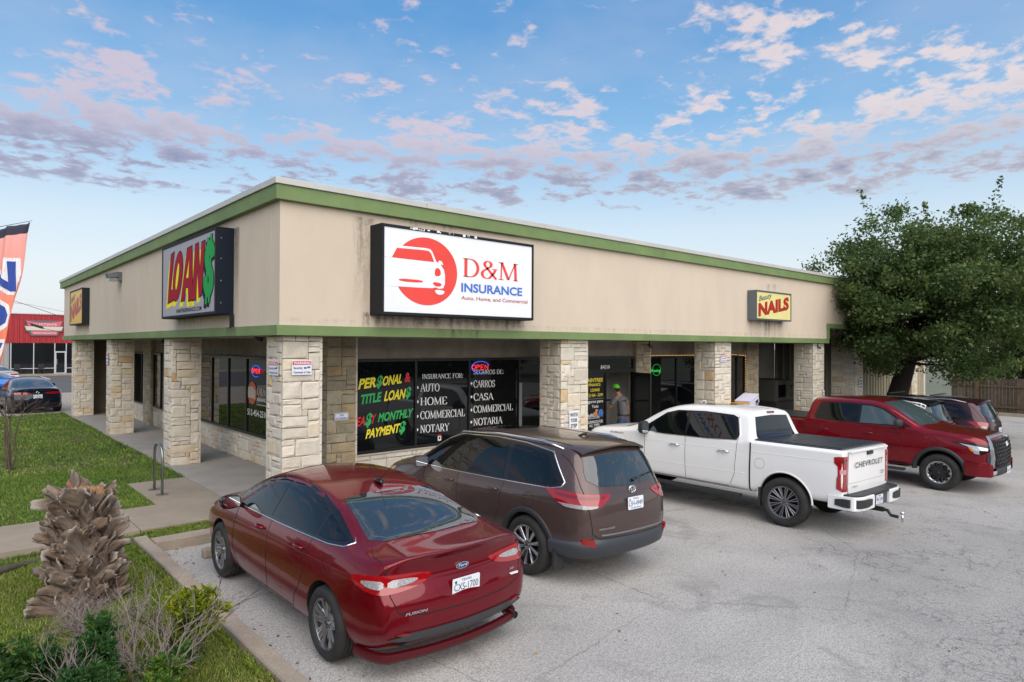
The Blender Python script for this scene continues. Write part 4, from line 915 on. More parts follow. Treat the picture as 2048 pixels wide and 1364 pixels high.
class Car:
    def __init__(s, name, label, cat, loc, rz, me, pnt, sc=1.045, roll=0, grp='vehicles parked in front of the building'):
        s.root = tag(empty(name, loc), label, cat, grp)
        s.root.rotation_euler = (Matrix.Rotation(roll, 4, 'Y') @ Matrix.Rotation(rz, 4, 'Z')).to_euler(); s.root.scale = (sc,)*3
        s.me = me; s.pnt = pnt
        bm = bmesh.new(); bm.from_mesh(me); s.bvh = BVHTree.FromBMesh(bm); bm.free()
    def arches(s, axles, r, yo, depth=.42, zc=None):
        b = B()
        for ax in axles:
            for sd in (-1, 1):
                M = Matrix.Translation((ax, sd*(yo+.25), zc if zc else s.wr))
                b.lathe([(.0005, -.25-depth), (r, -.25-depth), (r, .25), (.0005, .25)], 40, M if sd > 0 else M @ Matrix.Rotation(math.pi, 4, 'Z'))
        c = b.build('cutter', WELL); bm = bmesh.new(); bm.from_mesh(c.data); bmesh.ops.remove_doubles(bm, verts=bm.verts, dist=.002); bmesh.ops.recalc_face_normals(bm, faces=bm.faces); bm.to_mesh(c.data); bm.free()
        bo = bpy.data.objects.new('body', s.me); C.objects.link(bo); s.me.materials.clear(); s.me.materials.append(s.pnt); 
        s.me.polygons.foreach_set('use_smooth', [True]*len(s.me.polygons))
        md = bo.modifiers.new('b', 'BOOLEAN'); md.object = c; md.operation = 'DIFFERENCE'; md.solver = 'EXACT'; md.material_mode = 'TRANSFER'
        dg = bpy.context.evaluated_depsgraph_get(); r_ = bpy.data.meshes.new_from_object(bo.evaluated_get(dg)); bo.modifiers.clear(); old = bo.data; bo.data = r_
        bpy.data.objects.remove(c); bo.name = 'body'; bo.parent = s.root; s.body = bo
        # keep the cut edge crisp
        at = bo.data.attributes.get('sharp_edge') or bo.data.attributes.new('sharp_edge', 'BOOLEAN', 'EDGE')
        mi = {}
        for p in bo.data.polygons:
            for k in p.edge_keys: mi.setdefault(k, set()).add(p.material_index)
        for e in bo.data.edges:
            if len(mi.get(tuple(sorted(e.vertices)), ())) > 1: at.data[e.index].value = True
        return bo
    def cast(s, p, d):
        d = Vector(d).normalized(); p = Vector(p); o = p-d*3
        h = s.bvh.ray_cast(o, d)
        if h[0] is None or (h[0]-p).length > 1.2:
            n = s.bvh.find_nearest(p); return n[0], n[1]
        return h[0], h[1]
    def patch(s, name, pts, d, m, off=.004, step=.07, rnd=0, skirt=.012, both=True, parent=None, label=None, smooth=True):
        """thin panel lying on the body: outline pts (3D, near the surface) seen along direction d"""
        out = []
        for sd in ((1, -1) if both else (1,)):
            P3 = [Vector((p[0], p[1]*sd, p[2])) for p in pts]; dd = Vector((d[0], d[1]*sd, d[2])).normalized()
            up = Vector((0, 0, 1)) if abs(dd.z) < .8 else Vector((1, 0, 0)); e1 = up.cross(dd).normalized(); e2 = dd.cross(e1).normalized()
            c0 = sum(P3, Vector())/len(P3)
            P2 = [((p-c0).dot(e1), (p-c0).dot(e2)) for p in P3]
            if rnd: P2 = chaikin(P2, rnd)
            bm = bmesh.new(); f = bm.faces.new([bm.verts.new((a, b, 0)) for a, b in P2])
            for ax in (0, 1):
                lo = min(q[ax] for q in P2); hi = max(q[ax] for q in P2); k = max(1, int((hi-lo)/step))
                for i in range(1, k):
                    co = [0, 0, 0]; co[ax] = lo+(hi-lo)*i/k; no = [0, 0, 0]; no[ax] = 1
                    bmesh.ops.bisect_plane(bm, geom=bm.verts[:]+bm.edges[:]+bm.faces[:], plane_co=co, plane_no=no, dist=1e-5)
            for v in bm.verts:
                w = c0+e1*v.co.x+e2*v.co.y; h, n = s.cast(w, dd); v.co = h-dd*off if off < .02 else h-dd*off
            if skirt:
                be = [e for e in bm.edges if e.is_boundary]
                r = bmesh.ops.extrude_edge_only(bm, edges=be)
                for v in r['geom']:
                    if isinstance(v, bmesh.types.BMVert): v.co += dd*(skirt+off)
            bmesh.ops.recalc_face_normals(bm, faces=bm.faces)
            # recalc may flip an open shell: make the front face the viewer
            tot = sum((f.normal*f.calc_area() for f in bm.faces), Vector())
            if tot.dot(-dd) < 0: bmesh.ops.reverse_faces(bm, faces=bm.faces)
            o = bmo(name, bm, m, parent or s.root, smooth)
            if label: o['label'] = label
            if smooth and skirt:
                o.data.set_sharp_from_angle(angle=R_(50))
            out.append(o)
        return out
    def line(s, name, pts, d, m, r=.004, sink=0., closed=False, both=True, parent=None, n=6, step=.05):
        for sd in ((1, -1) if both else (1,)):
            P3 = [Vector((p[0], p[1]*sd, p[2])) for p in pts]; dd = Vector((d[0], d[1]*sd, d[2])).normalized()
            if closed: P3.append(P3[0])
            q = []
            for a, b in zip(P3[:-1], P3[1:]):
                k = max(1, int((b-a).length/step)); q += [a.lerp(b, i/k) for i in range(k)]
            q.append(P3[-1]); w = []
            for p in q:
                h, nn = s.cast(p, dd); w.append(h-dd*(-sink))
            B().tube(w, r, n).build(name, m, parent or s.root, True)
    def add(s, name, b, m, parent=None, smooth=False, label=None):
        o = b.build(name, m, parent or s.root, smooth)
        if label: o['label'] = label
        return o
    def wheels(s, axles, y, kind, rr, tr, tw=.225):
        """rr rim radius, tr tyre radius"""
        s.wr = tr
        w0 = None; ob = []
        w = tw/2; tire = B(); prof = [(rr*.96, -w*.8), (rr+.012, -w*.98), (rr+(tr-rr)*.5, -w*1.03), (tr-.025, -w*.9), (tr-.004, -w*.72), (tr, -w*.4), (tr, -w*.36), (tr-.009, -w*.35), (tr-.009, -w*.30), (tr, -w*.29), (tr, -.01), (tr-.009, -.008), (tr-.009, .008), (tr, .01), (tr, w*.29), (tr-.009, w*.3), (tr-.009, w*.35), (tr, w*.36), (tr, w*.4), (tr-.004, w*.72), (tr-.025, w*.9), (rr+(tr-rr)*.5, w*1.03), (rr+.012, w*.98), (rr*.96, w*.8)]
        tire.lathe(prof, 56); tm = tire.build('tyre', RUB, None, True); tmd = tm.data; bpy.data.objects.remove(tm)
        drum = B(); drum.lathe([(.001, w*.05), (rr*.62, w*.05), (rr*.62, w*.1), (rr*.90, -w*.5), (rr*.97, -w*.8), (rr*.99, w*.8), (rr*.93, w*.86), (rr*.91, w*.6), (rr*.9, -w*.3), (rr*.6, -w*.3)], 40)
        dm = drum.build('wheel', mat('wheel_barrel', (.05, .05, .055), .4, .8), None, True); dmd = dm.data; bpy.data.objects.remove(dm)
        rim = B(); fy = w*.80
        SIL = mat('alloy_silver', (.42, .43, .45), .28, .9); GUN = mat('alloy_gunmetal', (.30, .30, .33), .3, .85); MAC = mat('alloy_machined', (.50, .50, .52), .2, .95); BLKA = mat('alloy_black', (.012, .012, .013), .3)
        rim.lathe([(rr*.89, fy-.03), (rr*.90, fy), (rr*.97, fy+.008), (rr*.985, fy-.02)], 48)
        hub = .062
        rim.lathe([(.0005, fy-.02), (.028, fy-.02), (.03, fy-.028), (hub, fy-.03), (hub+.01, fy-.07)], 24)
        def spoke(a, r0, r1, w0, w1, y0, y1, th=.028, tw0=0):
            ca, sa = math.cos(a), math.sin(a); vs = []
            for r, ww, yy, sh in ((r0, w0, y0, 0), ((r0+r1)/2, (w0+w1)/2, (y0+y1)/2+.002, tw0/2), (r1, w1, y1, tw0)):
                for t, u in ((-1, yy-.004), (-.6, yy), (.6, yy), (1, yy-.004), (.8, yy-th), (-.8, yy-th)):
                    x = r; z = t*ww+sh; vs.append((x*ca-z*sa, u, x*sa+z*ca))
            fs = []
            for k in range(2):
                for j in range(6): fs.append((k*6+j, k*6+(j+1) % 6, (k+1)*6+(j+1) % 6, (k+1)*6+j))
            rim.add(vs, fs)
        R = rr*.92
        if kind == 'sedan':
            for i in range(5):
                a = 2*math.pi*i/5+math.pi/2
                spoke(a-.11, hub*.6, R, .024, .030, fy-.03, fy-.004, .04, -.022); spoke(a+.11, hub*.6, R, .024, .030, fy-.03, fy-.004, .04, .022)
                spoke(a+.63, hub*.8, R*.62, .014, .008, fy-.035, fy-.02); spoke(a+.63-.14, R*.55, R, .010, .016, fy-.03, fy-.006, .03, -.01)
            m = SIL
        elif kind == 'suv':
            for i in range(10): a = 2*math.pi*i/10; spoke(a-.05, hub*.7, R, .010, .016, fy-.03, fy-.004, .03, .018); spoke(a+.10, hub*.7, R, .008, .007, fy-.034, fy-.008, .02, .012)
            m = MAC
        elif kind == 'multi':
            for i in range(12):
                a = 2*math.pi*i/12; spoke(a-.07, hub*.8, R, .007, .010, fy-.03, fy-.004, .026, -.004); spoke(a+.07, hub*.8, R, .007, .010, fy-.03, fy-.004, .026, .004)
            m = GUN
        elif kind == 'offroad':
            for i in range(6):
                a = 2*math.pi*i/6; spoke(a, hub*.7, R, .040, .045, fy-.02, fy-.01, .05); spoke(a+.52, hub*.7, R, .018, .022, fy-.03, fy-.015, .03)
            m = BLKA
        elif kind == 'steel':
            for i in range(8): a = 2*math.pi*i/8; spoke(a, hub*.7, R, .03, .045, fy-.02, fy-.01, .05)
            m = SIL
        else:
            for i in range(5): a = 2*math.pi*i/5; spoke(a, hub*.7, R, .03, .035, fy-.03, fy-.006, .04); 
            m = SIL
        ro = rim.build('rim', m, None, False); rmd = ro.data; bpy.data.objects.remove(ro)
        extra = []
        if kind == 'offroad':
            k = B(); k.lathe([(rr*.86, fy-.004), (rr*.90, fy+.004), (rr*.975, fy+.012), (rr*.99, fy-.015)], 48)
            for i in range(12):
                a = 2*math.pi*i/12+.26; k.prism([(-.024, -.02), (.024, -.02), (.016, .02), (-.016, .02)], (math.cos(a)*rr*.84, fy, math.sin(a)*rr*.84), (-math.sin(a), 0, math.cos(a)), (-math.cos(a), 0, -math.sin(a)), (0, 1, 0), .008)
            e = k.build('rim_edge', MAC); extra.append(('rim_edge', e.data)); bpy.data.objects.remove(e)
        k = B()
        for i in range(5): a = 2*math.pi*i/5; k.lathe([(.0005, fy-.018), (.009, fy-.018), (.009, fy-.04)], 8, Matrix.Translation((math.cos(a)*.043, 0, math.sin(a)*.043)))
        k.lathe([(.0005, fy-.014), (.022, fy-.014), (.024, fy-.022)], 16)
        e = k.build('hub_cap', mat('hub_metal', (.12, .12, .13), .3, .8)); extra.append(('hub_cap', e.data)); bpy.data.objects.remove(e)
        for ax in axles:
            for sd in (1, -1):
                o = bpy.data.objects.new('wheel', dmd); C.objects.link(o); o.parent = s.root
                o.location = (ax, sd*y, tr); o.rotation_euler = (0, random.uniform(0, 6), 0) if sd > 0 else (0, random.uniform(0, 6), math.pi)
                for nm, md in [('tyre', tmd), ('rim', rmd)]+extra:
                    c = bpy.data.objects.new(nm, md); C.objects.link(c); c.parent = o
    def handle(s, x, z, m, y=1.0, ln=.19):
        s.patch('handle_recess', [(x-ln*.42, y, z-.035), (x+ln*.38, y, z-.035), (x+ln*.38, y, z+.03), (x-ln*.42, y, z+.03)], (0, -1, 0), s.pnt if m is not CHR else s.pnt, off=.0015, rnd=2, skirt=.004)
        for sd in (1, -1):
            h, n = s.cast((x, y*sd, z), (0, -sd, 0)); b = B()
            pts = [(x-ln/2, h.y+sd*.004, z), (x-ln/2+.03, h.y+sd*.035, z+.003), (x, h.y+sd*.042, z+.005), (x+ln/2-.03, h.y+sd*.035, z+.003), (x+ln/2, h.y+sd*.004, z)]
            b.tube(pts, [.010, .014, .016, .014, .010], 8); b.v = [(a, c, z+(e-z)*1.15) for a, c, e in b.v]; b.build('door_handle', m, s.root, True)
    def mirror(s, x, z, y, m, sz=(.11, .13, .085), arm=PLAS, back=None):
        for sd in (1, -1):
            bm = bmesh.new(); bmesh.ops.create_uvsphere(bm, u_segments=20, v_segments=12, radius=1)
            for v in bm.verts:
                c = v.co; c.x = math.copysign(abs(c.x)**.8, c.x); c.y = math.copysign(abs(c.y)**.6, c.y); c.z = math.copysign(abs(c.z)**.6, c.z)
                if c.x < -.35: c.x = -.35
                v.co = (x+c.x*sz[0], sd*(y+sz[1]*.75)+c.y*sz[1], z+c.z*sz[2]+.05)
            o = bmo('mirror', bm, m, s.root, True); o.data.set_sharp_from_angle(angle=R_(40))
            bm = bmesh.new(); bmesh.ops.create_grid(bm, x_segments=6, y_segments=6, size=1)
            for v in bm.verts:
                r = max(abs(v.co.x), abs(v.co.y)); a = v.co.x; c = v.co.y; k = .84; v.co = (x-.36*sz[0]-.002, sd*(y+sz[1]*.75)+a*sz[1]*k*(1-.10*c*c), z+.05+c*sz[2]*k*(1-.12*a*a))
            bmo('mirror_glass', bm, mat('mirror_glass', (.55, .60, .65), .02, 1), o)
            B().tube([(x+.02, sd*(y-.06), z-.01), (x+.02, sd*(y+.05), z+.03)], .03, 8).build('mirror_arm', arm, o, True)
    def plate(s, p, n_, txt, sub='TEXAS', w=.305, h=.155):
        """licence plate: p centre, n_ outward normal"""
        p = Vector(p); n = Vector(n_).normalized(); u = Vector((0, 0, 1)).cross(n).normalized(); v = n.cross(u)
        b = B(); b.prism(chaikin([(-w/2, -h/2), (w/2, -h/2), (w/2, h/2), (-w/2, h/2)], 1) if False else [(-w/2, -h/2+.01), (-w/2+.01, -h/2), (w/2-.01, -h/2), (w/2, -h/2+.01), (w/2, h/2-.01), (w/2-.01, h/2), (-w/2+.01, h/2), (-w/2, h/2-.01)], p, u, v, n, .004)
        o = b.build('licence_plate', PLT, s.root)
        text_obj('lettering', txt, p+u*(-w*.44)+v*(-h*.22)+n*.0055, u, v, w*.88, h*.42, PLK, o, bold=.0)
        text_obj('lettering', sub, p+u*(-w*.18)+v*(h*.29)+n*.0055, u, v, w*.36, h*.13, PLK, o, bold=.01)
        b = B(); b.prism([(-w*.34, -h*.42), (w*.34, -h*.42), (w*.34, -h*.33), (-w*.34, -h*.33)], p, u, v, n, .0052); b.build('print', mat('plate_print', (.25, .33, .50), .5), o)
        star = [((.5 if i % 2 else 1)*.018*math.cos(math.pi/2+i*math.pi/5)-w*.38, (.5 if i % 2 else 1)*.018*math.sin(math.pi/2+i*math.pi/5)+h*.28) for i in range(10)]
        B().prism(star, p, u, v, n, .0052).build('star', PLK, o)
        return o
def wrap_path(c, z, ymax, xs, sgn=-1):
    """points and outward normals round the tail of a body at height z"""
    out = []
    for x in xs:
        h, n = c.cast((x, -1.2, z), (0, 1, 0)); out.append((h, Vector((n.x*.3, -1, 0)).normalized()))
    k = 22
    for i in range(k+1):
        y = -ymax+2*ymax*i/k; h, n = c.cast((sgn*3, y, z), (-sgn, 0, 0)); nn = Vector((n.x, n.y, 0)); out.append((h, nn.normalized() if nn.length > .1 else Vector((sgn, 0, 0))))
    for x in xs[::-1]:
        h, n = c.cast((x, 1.2, z), (0, -1, 0)); out.append((h, Vector((n.x*.3, 1, 0)).normalized()))
    return out
def wrap_band(c, name, z, ymax, xs, prof, m, zf=None, sgn=-1):
    """prof: (outward offset, height) pairs"""
    P_ = wrap_path(c, z, ymax, xs, sgn); V = []; k = len(prof); n = len(P_)
    for i, (p, nn) in enumerate(P_):
        dz = zf(i/(n-1)) if zf else 0
        for o, zz in prof: V.append((p.x+nn.x*o, p.y+nn.y*o, zz+dz*(1 if prof.index((o, zz)) < 2 else .3)))
    o = mk(name, V, [(i*k+j, (i+1)*k+j, (i+1)*k+j+1, i*k+j+1) for i in range(n-1) for j in range(k-1)], m, c.root, True)
    bm = bmesh.new(); bm.from_mesh(o.data); bmesh.ops.recalc_face_normals(bm, faces=bm.faces)
    if sum((f.normal.x*f.calc_area() for f in bm.faces if f.calc_center_median().x < -2.1), 0) > 0 and sgn < 0: bmesh.ops.reverse_faces(bm, faces=bm.faces)
    bm.to_mesh(o.data); bm.free(); o.data.set_sharp_from_angle(angle=R_(45)); return o
def vlerp(st, xs):
    """resample a station table at xs"""
    out = []
    for x in xs:
        for a, b in zip(st[:-1], st[1:]):
            if a[0] <= x <= b[0]+1e-9:
                t = (x-a[0])/(b[0]-a[0]); out.append([p+(q-p)*t for p, q in zip(a, b)]); break
    return out
def roll_at(x): return math.atan(.4/13.5) if .3 < x < 13.8 else 0
def rowz(x, z0, z1, z2, z3, z4, z5, z6, zc, W, y4, y5, y6, w0=.90, w1=.975, w2=1.0, w3=.985):
    return (x, z0, z1, z2, z3, z4, z5, z6, zc, W*w0, W*w1, W*w2, W*w3, y4, y5, y6)
FR = math.pi/2
# ---------------------------------------------------------------- red mid-size sedan (nose to the building)
def sedan_mesh(lv=3):
    st = [rowz(-2.20, .28, .43, .66, .885, 1.00, 1.045, 1.062, 1.072, .79, .73, .60, .48),
          rowz(-2.06, .22, .40, .64, .875, 1.012, 1.055, 1.072, 1.085, .88, .79, .63, .50),
          rowz(-1.78, .19, .35, .62, .855, 1.015, 1.068, 1.09, 1.105, .92, .825, .66, .54),
          rowz(-1.40, .18, .33, .60, .84, 1.01, 1.17, 1.215, 1.245, .93, .84, .655, .56),
          rowz(-.90, .17, .32, .58, .83, .995, 1.295, 1.35, 1.385, .935, .85, .635, .54),
          rowz(-.35, .17, .31, .57, .82, .980, 1.345, 1.405, 1.445, .935, .857, .625, .53),
          rowz(.25, .17, .31, .56, .81, .970, 1.345, 1.405, 1.448, .935, .857, .63, .53),
          rowz(.70, .17, .31, .56, .80, .960, 1.25, 1.325, 1.38, .935, .855, .665, .57),
          rowz(1.10, .17, .31, .56, .79, .950, 1.075, 1.13, 1.18, .93, .85, .73, .65),
          rowz(1.38, .18, .32, .56, .78, .925, .975, .995, 1.02, .925, .845, .77, .68),
          rowz(1.75, .19, .33, .56, .76, .885, .93, .95, .97, .915, .825, .73, .58),
          rowz(2.10, .20, .34, .55, .71, .815, .855, .87, .885, .865, .765, .67, .50),
          rowz(2.34, .22, .34, .50, .62, .70, .74, .755, .765, .76, .66, .56, .42)]
    return ring_body(st, (.05, -.07, -.07, .02, -.01, -.05, -.07), (-.05, .02, .04, .03, .0, -.03, -.06), .09, .13, crease_lv=((4, .35), (3, .15)), crease_st=((0, .35),), lv=lv)
RP = paint('paint_ruby', (.155, .002, .009), .35, .10)
def sedan_body(c, m, glass=TINT):
    T = (0, -1, 0)
    # side glass: black surround, three panes, chrome sill line
    out = [(1.22, 1, .975), (.98, 1, 1.14), (.62, 1, 1.30), (.28, 1, 1.375), (-.20, 1, 1.395), (-.70, 1, 1.347), (-1.12, 1, 1.248), (-1.50, 1, 1.115), (-1.62, 1, 1.075), (-1.56, 1, 1.045), (-1.30, 1, 1.022), (-.3, 1, .998), (.6, 1, .985)]
    c.patch('window_surround', out, T, TRIMB, .004, .045)
    c.patch('side_window', [(1.0, 1, 1.005), (.88, 1, 1.16), (.56, 1, 1.285), (.22, 1, 1.352), (.02, 1, 1.36), (.0, 1, 1.02), (.5, 1, 1.008)], T, glass, .008, .045)
    c.patch('side_window', [(-.07, 1, 1.02), (-.05, 1, 1.36), (-.25, 1, 1.365), (-.66, 1, 1.322), (-.99, 1, 1.245), (-1.02, 1, 1.04), (-.5, 1, 1.028)], T, glass, .008, .045)
    c.patch('side_window', [(-1.07, 1, 1.045), (-1.05, 1, 1.222), (-1.28, 1, 1.155), (-1.53, 1, 1.085), (-1.50, 1, 1.07), (-1.30, 1, 1.05)], T, glass, .008, .045)
    c.line('chrome_sill', [(1.20, 1, .968), (.6, 1, .978), (-.3, 1, .991), (-1.30, 1, 1.015), (-1.56, 1, 1.037), (-1.635, 1, 1.075), (-1.58, 1, 1.10)], T, CHR, .0085)
    # glass fore and aft, seen from above
    c.patch('rear_window', [(-1.02, .50, 1.4), (-.98, 0, 1.4), (-1.02, -.50, 1.4), (-1.42, -.575, 1.2), (-1.72, -.63, 1.1), (-1.83, -.52, 1.1), (-1.88, 0, 1.1), (-1.83, .52, 1.1), (-1.72, .63, 1.1), (-1.42, .575, 1.2)], (.35, 0, -1), SKYG, .006, .08, both=False)
    c.patch('windscreen', [(.50, .50, 1.4), (.55, 0, 1.4), (.50, -.50, 1.4), (.95, -.62, 1.2), (1.26, -.66, 1.0), (1.34, 0, 1.0), (1.26, .66, 1.0), (.95, .62, 1.2)], (-.4, 0, -1), glass, .006, .08, both=False)
    # shut lines
    c.line('door_gap', [(.95, 1, .97), (.93, 1, .80), (.97, 1, .55), (.90, 1, .36), (.80, 1, .28)], T, GAPM, .0035)
    c.line('door_gap', [(-.035, 1, .99), (-.06, 1, .75), (-.07, 1, .45), (-.03, 1, .28)], T, GAPM, .0035)
    c.line('door_gap', [(-1.02, 1, 1.01), (-.98, 1, .85), (-.98, 1, .72), (-.90, 1, .55), (-.76, 1, .40), (-.70, 1, .28)], T, GAPM, .0035)
    c.line('sill_gap', [(-.70, 1, .275), (.80, 1, .275)], T, GAPM, .004)
    c.line('side_crease', [(-2.0, 1, .875), (-1.2, 1, .86), (0, 1, .835), (1.0, 1, .80)], T, m, .006, .004)
def make_fusion():
    c = Car('parked_car', 'dark red sedan parked nose-in nearest the curb', 'car', (-.46, -2.99, 0.01), FR, sedan_mesh(), RP)
    c.wheels((1.425, -1.425), .815, 'sedan', .235, .332, .235); c.arches((1.425, -1.425), .372, .95, .42, .345)
    sedan_body(c, RP)
    T = (0, -1, 0); A = (1, 0, 0)
    c.handle(.18, .88, RP); c.handle(-.83, .895, RP); c.mirror(.86, .985, .90, mat('mirror_black_gloss', (.012, .012, .013), .12), (.12, .115, .075), TRIMB)
    # boot lid cut line, spoiler lip, backlight heater edge
    c.line('boot_gap', [(-2.6, .72, 1.0), (-2.6, .735, .90), (-2.6, .715, .75), (-2.6, .66, .62), (-2.6, .45, .575), (-2.6, 0, .565), (-2.6, -.45, .575), (-2.6, -.66, .62), (-2.6, -.715, .75), (-2.6, -.735, .90), (-2.6, -.72, 1.0)], A, GAPM, .005, both=False)
    c.line('boot_gap', [(-2.20, .73, 1.2), (-1.98, .73, 1.2), (-1.86, .68, 1.2)], (0, 0, -1), GAPM, .004)
    c.line('boot_crease', [(-2.6, .62, .86), (-2.6, .40, .835), (-2.6, 0, .83), (-2.6, -.40, .835), (-2.6, -.62, .86)], A, RP, .010, .006, both=False)
    # tail lamps wrap round the corners
    D = (1, -.95, 0)
    lens = [(-1.86, .93, .875), (-2.02, .91, .915), (-2.18, .80, .925), (-2.27, .62, .920), (-2.31, .42, .905), (-2.32, .36, .880), (-2.30, .43, .82), (-2.27, .60, .785), (-2.18, .78, .775), (-2.02, .90, .80)]
    c.patch('tail_lamp', lens, D, LRED2, .010, .05, 1, .03)
    c.patch('lamp_lens', [(-2.00, .90, .865), (-2.12, .84, .885), (-2.20, .76, .885), (-2.20, .76, .820), (-2.10, .85, .825)], D, LWHT, .016, .04, 1, .01)
    c.patch('lamp_lens', [(-2.22, .735, .885), (-2.28, .58, .882), (-2.31, .48, .865), (-2.29, .56, .835), (-2.22, .735, .820)], D, LWHT, .016, .04, 1, .01)
    c.line('lamp_gap', [(-2.42, .738, .94), (-2.42, .735, .78)], A, GAPM, .005)
    # bumper: black valance, gap above the loose lower skirt, skirt, reflectors
    c.patch('rear_valance', [(-2.5, .74, .395), (-2.5, .55, .345), (-2.5, 0, .33), (-2.5, -.55, .345), (-2.5, -.74, .395), (-2.5, -.60, .435), (-2.5, 0, .425), (-2.5, .60, .435)], A, mat('valance_grey', (.045, .05, .058), .4), .02, .06, 0, .03, both=False)
    c.patch('bumper_opening', [(-2.5, .66, .335), (-2.5, .52, .255), (-2.5, 0, .245), (-2.5, -.52, .255), (-2.5, -.66, .335), (-2.5, 0, .325)], A, GAPM, .006, .06, 0, .01, both=False)
    c.patch('reflector', [(-2.5, .70, .445), (-2.5, .58, .412), (-2.5, .56, .435), (-2.5, .62, .452)], A, LREDD, .022, .04, 0, .02)
    wrap_band(c, 'lower_skirt', .36, .78, (-1.86, -1.95, -2.05), [(-.06, .268), (-.018, .264), (-.012, .21), (-.035, .175), (-.10, .16)], mat('paint_ruby_shaded', (.085, .003, .008), .4, .2), lambda t: -.025*math.sin(math.pi*t))  # same red as the body, darkened in its colour for the shade down there
    B().tube([(-2.1, -.68, .24), (-2.245, -.68, .24)], .034, 16, False).build('exhaust_tip', CHR, c.root, True)
    B().tube([(-2.1, -.68, .24), (-2.235, -.68, .24)], .029, 12).build('exhaust_inside', GAPM, c.root)
    h, n_ = c.cast((-2.6, 0, .73), A)
    c.patch('plate_recess', [(-2.6, .33, .80), (-2.6, .25, .655), (-2.6, -.25, .655), (-2.6, -.33, .80)], A, RP, .002, .06, 1, .003, both=False)
    c.plate((h.x-.012, 0, .725), (-1, 0, -.04), 'CXS-1700')
    h, n_ = c.cast((-2.6, 0, .885), A)
    o = B().prism([(.072*math.cos(i*math.pi/12), .030*math.sin(i*math.pi/12)) for i in range(24)], (h.x-.004, 0, .885), (0, -1, 0), (0, 0, 1), (-1, 0, 0), .008).build('badge', CHR, c.root)
    B().prism([(.064*math.cos(i*math.pi/12), .024*math.sin(i*math.pi/12)) for i in range(24)], (h.x-.012, 0, .885), (0, -1, 0), (0, 0, 1), (-1, 0, 0), .002).build('badge_field', mat('badge_blue', (.01, .04, .18), .2, coat=1), o)
    text_obj('lettering', 'Ford', (h.x-.0155, .045, .877), (0, -1, 0), (0, 0, 1), .09, .026, PLT, o, lean=.3, bold=.0)
    h, n_ = c.cast((-2.6, .52, .60), A)
    text_obj('model_lettering', 'FUSION', (h.x-.008, .62, .60), Vector((-.12, -1, 0)).normalized(), (0, 0, 1), .20, .022, CHR, c.root, bold=.03, lean=.4)
    h, n_ = c.cast((-2.6, -.60, .70), A)
    text_obj('model_lettering', 'SE', (h.x-.008, -.56, .72), Vector((.12, -1, 0)).normalized(), (0, 0, 1), .06, .018, CHR, c.root, bold=.03)
    B().box(h.x-.012, h.x-.004, -.665, -.555, .67, .69).build('trim_badge', PLT, c.root)
    # fuel flap, aerial, third brake lamp
    cc = [(-1.42+.085*math.cos(i*math.pi/8), 1, .865+.08*math.sin(i*math.pi/8)) for i in range(16)]
    c.line('fuel_flap_gap', cc, T, GAPM, .0025, closed=True)
    b = B(); h, n_ = c.cast((-.80, 0, 2), (0, 0, -1)); b.tube([(h.x+.09, 0, h.z+.005), (h.x+.03, 0, h.z+.03), (h.x-.05, 0, h.z+.02), (h.x-.08, 0, h.z+.003)], [.012, .032, .03, .01], 10); b.tube([(h.x+.0, 0, h.z+.03), (h.x-.24, 0, h.z+.20)], .0035, 5); b.build('aerial', TRIMB, c.root, True)
    c.patch('brake_lamp', [(-1.02, .16, 1.4), (-1.02, -.16, 1.4), (-1.05, -.16, 1.4), (-1.05, .16, 1.4)], (.35, 0, -1), LREDD, .010, .1, 0, .01, both=False)
    c.line('heater_edge', [(-1.10, .48, 1.4), (-1.10, -.48, 1.4), (-1.42, -.53, 1.2), (-1.68, -.57, 1.1), (-1.78, -.48, 1.1), (-1.82, 0, 1.1), (-1.78, .48, 1.1), (-1.68, .57, 1.1), (-1.42, .53, 1.2)], (.35, 0, -1), mat('heater_line', (.10, .14, .16), .4), .0022, -.0055, closed=True, both=False)
    c.patch('head_lamp', [(1.85, .85, .80), (2.15, .80, .76), (2.30, .62, .70), (2.30, .62, .64), (2.1, .84, .66)], (-1, -.9, 0), LWHT, .008, .06, 1, .02)
    return c
make_fusion()
# ---------------------------------------------------------------- SUVs
def suv_mesh(k=1.0, lv=3, zs=1.0, slant=(.04, -.08, -.07, -.03, .04, .20, .30)):
    st = [rowz(-2.25, .40, .56, .84, 1.05, 1.18, 1.53, 1.63, 1.665, .84, .80, .66, .54),
          rowz(-1.82, .30, .46, .78, 1.01, 1.15, 1.575, 1.66, 1.70, .945, .885, .71, .61),
          rowz(-1.50, .27, .42, .75, .98, 1.13, 1.59, 1.67, 1.71, .965, .90, .72, .62),
          rowz(-.70, .25, .40, .70, .94, 1.09, 1.615, 1.69, 1.73, .965, .90, .72, .62),
          rowz(.0, .25, .39, .68, .91, 1.07, 1.605, 1.685, 1.725, .965, .90, .72, .62),
          rowz(.50, .25, .39, .68, .90, 1.06, 1.52, 1.62, 1.66, .965, .90, .73, .64),
          rowz(.95, .26, .40, .68, .90, 1.05, 1.28, 1.37, 1.42, .96, .895, .78, .70),
          rowz(1.30, .27, .40, .68, .89, 1.03, 1.10, 1.14, 1.17, .955, .885, .82, .74),
          rowz(1.70, .28, .41, .67, .87, 1.00, 1.05, 1.075, 1.09, .94, .86, .76, .60),
          rowz(2.08, .29, .42, .64, .82, .93, .98, 1.0, 1.01, .90, .80, .70, .52),
          rowz(2.28, .31, .42, .60, .74, .83, .88, .90, .91, .80, .70, .60, .44)]
    st = [[r[0]*k]+[z*zs if i < 8 else z for i, z in enumerate(r[1:])] for r in st]
    return ring_body(st, slant, (-.03, .02, .05, .04, 0, -.03, -.05), .09, .14, crease_lv=((4, .35),), lv=lv)
